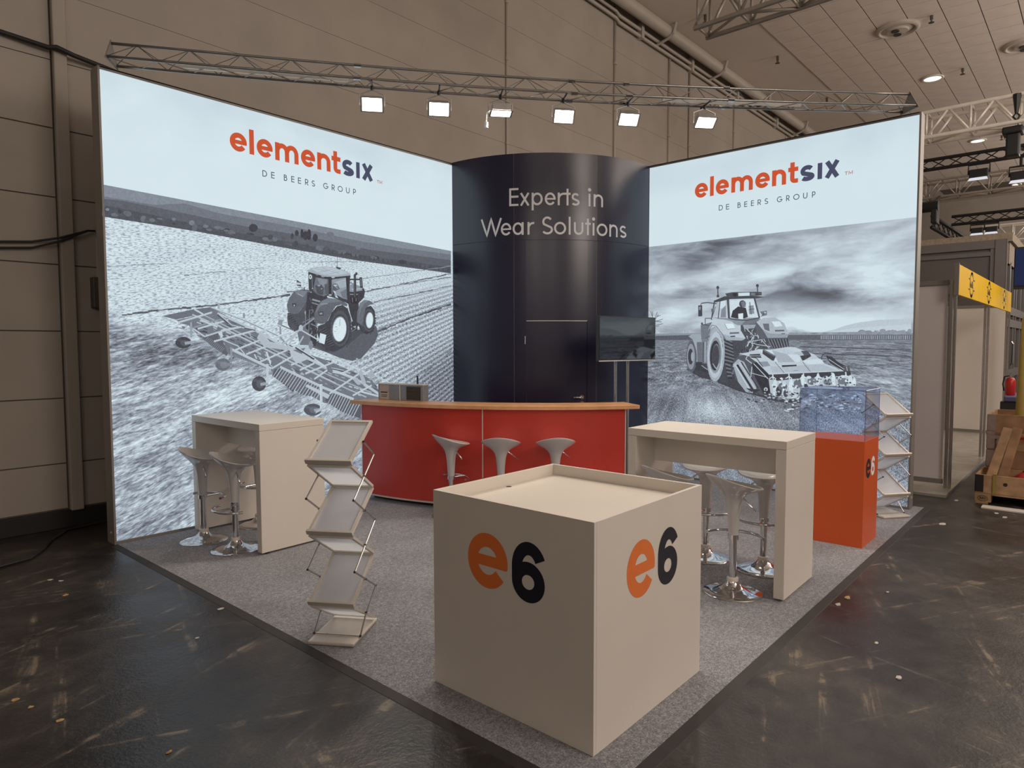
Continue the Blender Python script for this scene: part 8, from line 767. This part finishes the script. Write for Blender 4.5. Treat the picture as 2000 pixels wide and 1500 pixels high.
# the lamps look towards the front of the stand
front = -tq if (-tq).dot(Vector((-1, -1, 0))) > 0 else tq
fa = math.atan2(front.y, front.x)
for i, (s, tilt, lb) in enumerate(lp):
    top = tp(s, 0, False); c = top - Vector((0, 0, .185))
    t = thing('floodlight', lb, 'floodlight', c, fa, 'floodlights hanging from the slim truss')
    R_ = Matrix.Rotation(-(PI/2-tilt) + 0, 4, 'Y')     # local +x is the beam after tilting
    R_ = Matrix.Rotation((PI/2-tilt), 4, 'Y')
    hs = MB().box(-.07, -.005, -.085, .085, -.062, .062, R_); obj('housing', hs, M_HOUS, t, bevel=.004)
    fr = MB()
    for q in ((0, .006, -.105, .105, .056, .066), (0, .006, -.105, .105, -.066, -.056), (0, .006, -.105, -.09, -.056, .056), (0, .006, .09, .105, -.056, .056)): fr.box(*q, R_)
    obj('front_frame', fr, M_HOUS, t)
    obj('glass', MB().box(-.004, .002, -.086, .086, -.054, .054, R_), M_LAMP, t)
    obj('yoke', MB().tube([(-.03, -.11, 0), (-.03, -.11, .10), (-.03, 0, .14), (-.03, .11, .10), (-.03, .11, 0)], .006, 6), M_HOUS, t)
    obj('clamp', MB().tube([(-.03, 0, .135), (-.03, 0, .176)], .014, 8).tube([(-.115, 0, .170), (.115, 0, .170)], .008, 8), M_BEZ, t)
    if i == 2: obj('power_plug', MB().tube([(0, -.10, .02), (.01, -.135, -.01), (.01, -.14, -.08), (0, -.137, -.10)], .006, 6).tube([(0, -.137, -.09), (0, -.137, -.14)], .018, 8), M_WHITE, t)
    d_ = bpy.data.lights.new('flood_beam', 'SPOT'); d_.energy = SPOT*(1.0 if i != 2 else .8); d_.color = (1, .875, .73); d_.spot_size = D(168); d_.spot_blend = .6; d_.shadow_soft_size = .09
    o = bpy.data.objects.new('flood_beam', d_); COL.objects.link(o); dirv = Matrix.Rotation(fa, 3, 'Z') @ (R_.to_3x3() @ Vector((1, 0, 0)))
    o.location = c + dirv*.03; o.rotation_euler = dirv.to_track_quat('-Z', 'Y').to_euler()
# ================================================================== hall trusses
def box_truss(name, label, x, y0, y1, z, w, h, m, step, r, open_end=False, hang=True, group=None):
    """four-chord truss running along y, lower left chord at (x, z)"""
    t = thing(name, label, 'truss', (x, y1, z), 0, group)
    cs = [(x, z), (x+w, z), (x, z+h), (x+w, z+h)]
    for a, b_ in cs: obj('chord', MB().tube([(a, y0, b_), (a, y1, b_)], r, 10), m, t, True, world=True, sharp=40)
    n = max(2, int(round(abs(y1-y0)/step)))
    for k in range(n+1):
        y = y1+(y0-y1)*k/n; fine = .05*(1 if k == 0 else 0)
        yy = y - fine
        for a, b_ in ((0, 1), (2, 3), (0, 2), (1, 3)): obj('brace', MB().tube([(cs[a][0], yy, cs[a][1]), (cs[b_][0], yy, cs[b_][1])], r*.6, 6), m, t, True, world=True)
        if k < n:
            y2 = y1+(y0-y1)*(k+1)/n; ym = (y+y2)/2
            for a, b_ in ((0, 2), (1, 3)):
                for p, q_ in ((y, ym), (y2, ym)): obj('brace', MB().tube([(cs[b_][0], q_, cs[b_][1]), (cs[a][0], p, cs[a][1])], r*.6, 6), m, t, True, world=True)
            a, b_ = (0, 1) if k % 2 else (1, 0); obj('brace', MB().tube([(cs[a][0], y, z), (cs[b_][0], y2, z)], r*.6, 6), m, t, True, world=True)
    return t
box_truss('box_truss', 'grey box truss with open ends hanging at the top edge of the picture', 6.75, -1.5, 3.02, 6.10, .38, .55, M_TRUSSG, .62, .034)
box_truss('box_truss', 'pale box truss nearest behind the right light wall', 14, -3.0, 3.0, 5.955, .5, .50, M_TRUSSW, .80, .040)
box_truss('box_truss', 'second pale box truss further back under the black one', 20, -4, 4.0, 5.84, .5, .47, M_TRUSSG, .75, .03)
box_truss('box_truss', 'bright pale box truss far back behind the stage lamps', 27, -4, 2.0, 5.35, .5, .55, M_TRUSSW, .85, .035)
def flat_truss(label, x, y0, y1, z, h):
    t = thing('black_truss', label, 'truss', (x, y1, z), 0, 'black lighting trusses')
    for b_ in (z, z+h): obj('chord', MB().tube([(x, y0, b_), (x, y1, b_)], .045, 8), M_TRUSSB, t, True, world=True, sharp=40)
    n = int((y1-y0)/.36)
    for k in range(n):
        a = y0+(y1-y0)*k/n; c = y0+(y1-y0)*(k+1)/n
        obj('brace', MB().tube([(x, a, z), (x, c, z+h)], .014, 5), M_TRUSSB, t, world=True); obj('brace', MB().tube([(x, a, z+h), (x, c, z)], .014, 5), M_TRUSSB, t, world=True)
flat_truss('black lighting truss between the two pale trusses', 18, -3, 3.2, 6.18, .24); flat_truss('black lighting truss far back above the bright stage lamps', 22, -3, 2.2, 5.33, .24)
xt = thing('black_truss', 'dark cable loaded truss sloping away behind the right light wall', 'truss', (20, 2.2, 5.3), 0, 'black lighting trusses')
for dz in (0, .3): obj('chord', MB().tube([(19.2, 2.23, 4.90+dz), (30, 2.0, 4.88+dz)], .05, 8), M_TRUSSB, xt, True, world=True)
for k in range(16): a = 19.2+k*.67; obj('brace', MB().tube([(a, 2.25-k*.0155, 4.9), (a+.67, 2.24-k*.0155, 5.2)], .02, 5), M_TRUSSB, xt, world=True); obj('brace', MB().tube([(a, 2.25-k*.0155, 5.2), (a+.67, 2.24-k*.0155, 4.9)], .02, 5), M_TRUSSB, xt, world=True)
def stage_lamp(x, y, z, top, label, lit=6.0, s=1.0):
    t = thing('stage_lamp', label, 'stage lamp', (x, y, z), 0, 'stage lamps on the black trusses')
    obj('housing', box_mb(-.12*s, .16*s, -.24*s, .24*s, -.16*s, .10*s), M_TRUSSB, t, bevel=.02); obj('yoke', MB().tube([(0, -.27*s, -.02), (0, -.27*s, .26*s), (0, .27*s, .26*s), (0, .27*s, -.02)], .02, 6), M_TRUSSB, t)
    obj('barn_door', MB().add([(-.13*s, -.22*s, -.16*s), (-.13*s, .22*s, -.16*s), (-.22*s, .26*s, -.26*s), (-.22*s, -.26*s, -.26*s)], [(0, 1, 2, 3)]), mat('lamp_flap_painted_light', (.6, .6, .62), .4, emit=(.8, .86, 1), es=.6), t)  # flap emits faintly, painting in the light its lamp throws on it
    obj('lens', box_mb(-.12*s, .14*s, -.2*s, .2*s, -.175*s, -.162*s), mat('cold_lamp_glass', (.8, .85, 1), .4, emit=(.85, .9, 1), es=lit), t)
    obj('clamp', MB().tube([(0, 0, .25*s), (0, 0, top-z)], .03, 6), M_TRUSSB, t)
stage_lamp(18, 1.07, 5.93, 6.15, 'black stage lamp hanging under the nearer black truss', 6, .8); stage_lamp(18, .25, 5.74, 6.15, 'black stage lamp cut by the right picture edge', 8, .8)
stage_lamp(22, 1.55, 5.10, 5.30, 'stage lamp far back with a dim flap', 5, .62); stage_lamp(22, 1.2, 5.10, 5.30, 'stage lamp far back shining brightly', 16, .62)
mo = thing('chain_hoist', 'black chain hoist motor hanging under the pale truss at the right edge', 'hoist', (14.25, .08, 5.95))
obj('motor', box_mb(14.14, 14.40, -.03, .19, 5.36, 5.80), M_TRUSSB, mo, world=True, bevel=.03); obj('hook', MB().tube([(13.98, .02, 5.98), (13.98, .07, 6.05), (13.98, .02, 6.12), (13.98, -.03, 6.05), (13.98, .0, 5.98)], .016, 6), M_TRUSSB, mo, world=True); obj('sling', MB().tube([(13.98, .02, 6.10), (13.98, .02, 6.46)], [.03, .075], 8), M_TRUSSB, mo, world=True); obj('body_clamp', box_mb(14.08, 14.46, -.08, .25, 5.78, 5.915), M_TRUSSB, mo, world=True, bevel=.03)
m2 = thing('chain_hoist', 'black hoist motor just right of the light wall corner above the sloping truss', 'hoist', (19, 2.15, 5.3))
obj('motor', MB().tube([(18.9, 2.42, 5.40), (18.9, 2.04, 5.40)], .14, 12), M_TRUSSB, m2, True, world=True, sharp=40); obj('motor_box', box_mb(18.8, 19.15, 2.05, 2.2, 4.95, 5.38), M_TRUSSB, m2, world=True, bevel=.03); obj('hanger', MB().tube([(18.9, 2.2, 5.45), (19.97, 2.2, 5.84)], .03, 6), M_TRUSSB, m2, world=True)
# ================================================================== shell scheme booth at the right
sb = thing('shell_booth', 'white panel shell booth with a yellow fascia behind the right light wall', 'booth', (7.35, -.03, 0))
obj('film_floor', box_mb(6.85, 14.3, -.09, 4.0, 0, .03), M_SHELLF, sb, world=True)
def post(x, y): 
    mb = MB()
    for k in range(4):
        a = PI/4+k*PI/2; mb.box(-.022, .022, -.022, .022, .03, 2.5, Matrix.Translation((x+.024*math.cos(a)*1.2, y+.024*math.sin(a)*1.2, 0)) @ Matrix.Scale(.62, 4, (1, 0, 0)) @ Matrix.Scale(.62, 4, (0, 1, 0)))
    obj('post', mb, M_STEEL, sb, world=True)
for x, y in ((7.35, -.03), (10.36, -.03), (13.30, -.03), (7.37, .95), (7.37, 1.95), (13.74, .95), (13.74, 1.9)): post(x, y)
for k in range(3):
    y = -.0+k*.99; pn = obj('wall_panel', box_mb(7.36, 7.372, y+.03, y+.93, .12, 2.45), M_SHELL, sb, world=True)
    for z in (.07, 2.45): obj('rail', box_mb(7.34, 7.385, y+.02, y+.94, z, z+.055), M_ALU, pn)
for k in range(3):
    y = -.0+k*.97; pn = obj('wall_panel', box_mb(13.73, 13.745, y+.02, y+.93, .08, 2.45), M_CREAM, sb, world=True)
    for z in (.03, 2.45): obj('rail', box_mb(13.715, 13.76, y+.02, y+.94, z, z+.05), M_ALU, pn)
for k in range(6): obj('wall_panel', box_mb(7.9+k*.97, 8.84+k*.97, 2.93, 2.945, .08, 2.45), M_CREAM, sb, world=True)
fs = obj('fascia', box_mb(7.24, 13.12, -.085, -.06, 2.325, 2.675), M_YEL, sb, world=True); fs['label'] = 'yellow fascia board'
obj('fascia_frame', box_mb(7.22, 7.24, -.095, -.05, 2.315, 2.685), M_ALU, sb, world=True)
TF = lambda x, z: (x, -.0868, z)
def emblem(cx):
    mb = MB()
    for a0, a1 in ((20, 160), (200, 340)):
        mb.ribbon(arc(cx, 2.5, .155, .145, a0, a1, 20), .022, TF); am = (a0+a1)/2; mb.ribbon(arc(cx, 2.5, .152, .142, am-28, am+28, 10), .045, TF)
    for s in (-1, 1): 
        for z in (2.435, 2.565): mb.ribbon([(cx+s*.14, z), (cx+s*.26, z)], .014, TF)
    x = cx-.16
    for ch, w in (('M', .075), ('o', .055), ('l', .016), ('i', .016), ('c', .05)):
        if ch == 'c': mb.ribbon(arc(x+.025, 2.487, .02, .022, 45, 315, 12), .02, TF)
        else: write(mb, [(ch, x, x+w)], 2.46, .085, .06, .022, TF)
        x += w+.022
    e = obj('fascia_emblem', mb, M_INK, fs)
for cx in (8.28, 10.0, 12.0): emblem(cx)
for k, y in enumerate((.45, 1.05, 1.7)): obj('roof_plank', box_mb(8.3+k*.35, 8.55+k*.35, .15, 2.9, 2.36, 2.40), mat('grey_plank', (.22, .2, .175), .7), sb, world=True)
# ================================================================== dark grey booth behind
gb = thing('grey_booth', 'dark grey framed hall building with glazed side behind the shell booth', 'booth', (14.5, .13, 0))
obj('wall_board', box_mb(14.54, 14.6, .3, 4.0, 2.3, 3.70), M_GREYB, gb, world=True)
for a in ((14.46, 14.56, .13, .32, 0, 3.83), (14.48, 14.56, .32, 4.0, 3.66, 3.83), (14.5, 14.56, .32, .40, 2.3, 3.66), (14.5, 14.56, .40, 4.0, 3.52, 3.60)): obj('frame_bar', box_mb(*a), M_GREYF, gb, world=True)
obj('bright_corner_profile', box_mb(14.45, 14.47, .115, .135, 0, 3.83), M_ALU, gb, world=True)
obj('roof_slab', box_mb(14.5, 21, .05, 4.0, 3.78, 3.95), mat('raw_board', (.30, .24, .18), .8, vary=.2), gb, world=True); obj('side_fascia', box_mb(14.6, 21, .10, .13, 3.35, 3.80), mat('raw_board', (.30, .24, .18)), gb, world=True)
for x in (14.9, 15.8, 16.3, 17.3, 18.3, 19.3): obj('frame_bar', box_mb(x, x+.12, .10, .18, 0, 3.4), M_GREYF, gb, world=True)
for z in (1.05, 2.1, 2.35): obj('frame_bar', box_mb(14.6, 21, .095, .17, z, z+.16), M_GREYF, gb, world=True)
obj('glass_pane', box_mb(14.6, 21, .14, .15, 0, 3.35), mat('dark_window_glass', (.03, .03, .033), .08), gb, world=True)
obj('door_pull', MB().tube([(15.4, .08, 1.3), (15.4, .05, 1.35), (15.4, .05, 1.75), (15.4, .08, 1.8)], .02, 6), M_STEEL, gb, world=True)
bs = thing('blue_screen', 'blue lit display panel hanging at the right picture edge', 'screen', (12, -.3, 3))
obj('panel', box_mb(11.98, 12.0, -.9, -.215, 2.72, 3.32), mat('blue_panel', (.012, .025, .09), .3, emit=(.02, .05, .22), es=.08), bs, world=True); obj('bezel', box_mb(12.0, 12.06, -.93, -.2, 2.66, 3.36), M_BEZ, bs, world=True)
obj('hanger', MB().tube([(12.03, -.5, 3.36), (12.03, -.5, 5.2)], .015, 6), M_TRUSSB, bs, world=True)
# ================================================================== pallet crates
M_ENDB = mat('black_steel_hinge', (.03, .028, .028), .5, .3)
def crate(label, x, y, w, d, levels, pallet=True):
    """front face at x, towards -x; runs from y down to y-w; depth d"""
    t = thing('pallet_crate', label, 'crate', (x, y, 0), 0, 'wooden pallet crates')
    z = .0
    if pallet:
        for k in range(3): yy = y-.0-k*(w-.145)/2; obj('pallet_block', box_mb(x+.0, x+.14, yy-.145, yy, .022, .10), M_PINE, t, world=True); obj('pallet_block', box_mb(x+d-.14, x+d, yy-.145, yy, .022, .10), M_PINE, t, world=True); obj('pallet_runner', box_mb(x, x+d, yy-.12, yy-.01, 0.001, .022), M_PINE, t, world=True)
        for k in range(5): obj('deck_board', box_mb(x+k*(d-.14)/4, x+k*(d-.14)/4+.14, y-w, y, .10, .122), M_PINE, t, world=True)
        z = .122
    for k in range(levels):
        z0 = z+k*.205; z1 = z0+.2; j = random.uniform(-.006, .006)
        for a in ((x+j, x+j+.02, y-w, y), (x+d-.02+j, x+d+j, y-w, y), (x+j+.02, x+d-.02+j, y-.02, y), (x+j+.02, x+d-.02+j, y-w, y-w+.02)): obj('collar_board', box_mb(*a, z0, z1), M_PINE if k % 2 == 0 else M_PINE2, t, world=True, bevel=.002)
        for yy in (y,): obj('corner_hinge', MB().box(x+j-.004, x+j+.001, yy-.075, yy+.004, z0+.01, z1-.004).box(x+j-.004, x+j+.09, yy+.0, yy+.004, z0+.01, z1-.004), M_ENDB if levels == 1 else M_STEEL, t, world=True)
    return t
c1 = crate('low wooden pallet crate on the floor at the right picture edge', 6.79, -.372, 1.2, .575, 1)
TK = lambda y, z: (6.7845, y, z)
sm = MB().ribbon(arc(-.445, .062, .045, .028, 0, 360, 20)[:-1], .004, TK, True)
write(sm, [('E', -.412, -.428), ('P', -.434, -.448), ('X', -.452, -.462)], .05, .024, .024, .005, TK) if False else write(sm, [('P', -.436, -.450)], .051, .024, .024, .005, TK)
write(sm, [('E', -.418, -.430)], .051, .024, .024, .005, TK); sm.ribbon([(-.453, .051), (-.459, .075), (-.465, .051)], .004, TK); write(sm, [('l', -.468, -.473)], .051, .024, .024, .004, TK)
obj('pallet_stamp', sm, M_INK, c1, world=True)
obj('hand_hole', MB().tube([(6.783, -.64, .235), (6.79, -.64, .235)], .02, 10), M_INK, c1, world=True)
c2 = crate('tall wooden crate of stacked pallet collars behind the low one', 7.38, -.40, 1.2, .8, 4)
lk = obj('metal_clasp', MB().box(7.35, 7.372, -.66, -.40, .66, .70).tube([(7.36, -.55, .62), (7.34, -.55, .62)], .06, 12), M_STEEL, c2, world=True)
tag(obj('strapping_band', MB().box(6.776, 6.781, -.56, -.53, .118, .335).box(6.776, 6.83, -.56, -.53, .331, .335), mat('yellow_band', (.35, .27, .06), .6)), 'yellow plastic band strapped over the low wooden crate', 'strap')
for (y, a, lb) in ((-.455, -.20, 'light board leaning in the low wooden crate'), (-.565, -.17, 'second brown board leaning beside the light one in the low crate')):
    tag(obj('leaning_board', box_mb(0, .03, -.045, .045, 0, .74, T=Matrix.Translation((6.98, y, .14)) @ Matrix.Rotation(.42, 4, 'Y') @ Matrix.Rotation(-a, 4, 'X')), M_PINE if y > -.5 else M_PINE2, bevel=.004), lb, 'board')
tag(obj('red_cloth', MB().lathe([(.22, 0), (.2, .10), (.13, .17), (.01, .2)], 14, 7.15, -.84, .14, fn=lambda p, a, i: p+Vector((0, .03*math.sin(3*a), .03*math.sin(5*a)))), mat('red_cloth', (.50, .03, .03), .8), None, True), 'red cloth heap lying in the low wooden crate', 'cloth')
tag(obj('red_strap', MB().tube([(7.30, -.58, .66), (7.28, -.75, .70), (7.28, -1.0, .80), (7.4, -1.2, .84)], .016, 6), mat('red_strap', (.35, .02, .03), .6), None, True), 'red lashing strap hanging on the tall wooden crate', 'strap')
tag(obj('padded_post', MB().tube([(7.72, -.66, .13), (7.74, -.71, 2.05)], .055, 12), mat('yellow_pad', (.45, .33, .09), .7), None, True), 'yellowish padded post standing up out of the tall crate', 'post')
fc = thing('flight_case', 'dark equipment case with a blue cover behind the tall crate', 'case', (9.4, -.4, 0))
obj('case_body', box_mb(9.0, 9.9, -1.3, -.36, .1, .98), M_BEZ, fc, world=True, bevel=.01)
for y in (-.45, -1.2): obj('caster', MB().tube([(9.1, y-.02, .05), (9.1, y+.02, .05)], .05, 12), M_RUB, fc, world=True)
obj('blue_cover', box_mb(8.97, 9.93, -1.33, -.40, .98, 1.05), mat('blue_cover', (.09, .10, .20), .6), fc, world=True, bevel=.015)
fe = thing('fire_extinguisher', 'red fire extinguisher standing beyond the wooden crates', 'extinguisher', (9.25, -.445, 1.05))
obj('cylinder', MB().lathe([(.05, 0), (.058, .01), (.058, .19), (.045, .225), (.02, .245)], 18), mat('extinguisher_red', (.50, .02, .02), .3), fe, True, sharp=40); obj('valve', MB().tube([(0, 0, .24), (0, 0, .30)], .018, 8).box(-.07, .02, -.012, .012, .29, .31), M_STEEL, fe); obj('hose', MB().tube([(0, 0, .27), (0, .07, .25), (0, .085, .15), (0, .07, .06)], .009, 6), M_RUB, fe, True)
# ================================================================== scraps on the hall floor
M_PAP = mat('paper_scrap', (.55, .52, .47), .8); M_CHIP = mat('wood_chip', (.45, .29, .13), .7)
def scrap(x, y, s, m, lb, flat=1.0):
    n = random.randint(5, 7); pts = [(x+s*random.uniform(.6, 1)*math.cos(2*PI*k/n), y+s*flat*random.uniform(.6, 1)*math.sin(2*PI*k/n)) for k in range(n)]; hs = [random.uniform(.000, .006) for _ in range(n)]; s *= .62
    v = [(a, b_, .001) for a, b_ in pts]+[(a, b_, .002+q) for (a, b_), q in zip(pts, hs)]+[(x, y, .006)]
    f = [(k, (k+1) % n, n+(k+1) % n, n+k) for k in range(n)]+[(n+k, n+(k+1) % n, 2*n) for k in range(n)]+[tuple(range(n))[::-1]]
    tag(obj('paper_scrap' if m is M_PAP else 'wood_chip', MB().add(v, f), m), lb, 'scrap', 'scraps on the hall floor')
for x, y, s, m, lb in ((6.361, -.61, .045, M_PAP, 'white paper scrap on the floor before the low crate'), (6.213, -.692, .05, M_PAP, 'second white scrap before the low crate, nearer the picture edge'), (5.51, -.264, .06, M_PAP, 'white crumpled scrap beside the carpet corner by the right light wall'), (6.77, -.206, .05, M_PAP, 'pale scrap beside the shell booth floor corner'),
    (-.082, 2.957, .028, M_PAP, 'white paper scrap beside the left carpet edging'), (-1.192, 2.207, .022, M_CHIP, 'orange wood chip on the dark floor at the lower left'), (-.611, 4.384, .02, M_PAP, 'small pale scrap on the floor before the left light wall end'), (-.657, 4.471, .022, M_PAP, 'tiny pale scrap nearest the left light wall end'), (-.682, 4.026, .025, M_CHIP, 'pale splinter on the floor left of the carpet'),
    (1.821, -.643, .03, M_PAP, 'white scrap on the floor right of the big cube'), (-.38, 2.621, .014, M_PAP, 'tiny white crumb left of the brochure rack'), (2.852, -.118, .04, M_CHIP, 'brown torn scrap beside the right carpet edging'), (2.68, -.107, .035, M_PAP, 'pale torn scrap next to the brown one by the right edging'), (-.961, 1.568, .016, M_CHIP, 'yellow splinter near the bottom edge left of the cube'), (-1.282, 2.587, .025, M_CHIP, 'wood splinters cluster chip at the left picture edge'), (-1.25, 2.45, .016, M_CHIP, 'small wood chip below the chips at the left picture edge'), (3.15, -.3, .02, M_PAP, 'small white crumb on the floor past the right edging'), (2.2, -.45, .02, M_PAP, 'small pale crumb on the dark floor right of the cube edge')):
    scrap(x, y, s, m, lb, .6)
tag(obj('white_plank', box_mb(6.52, 6.66, -1.4, -.46, .001, .018, T=Matrix.Rotation(0, 4, 'Z')), M_CREAM, bevel=.003), 'white plank lying on the floor against the low crate', 'board')
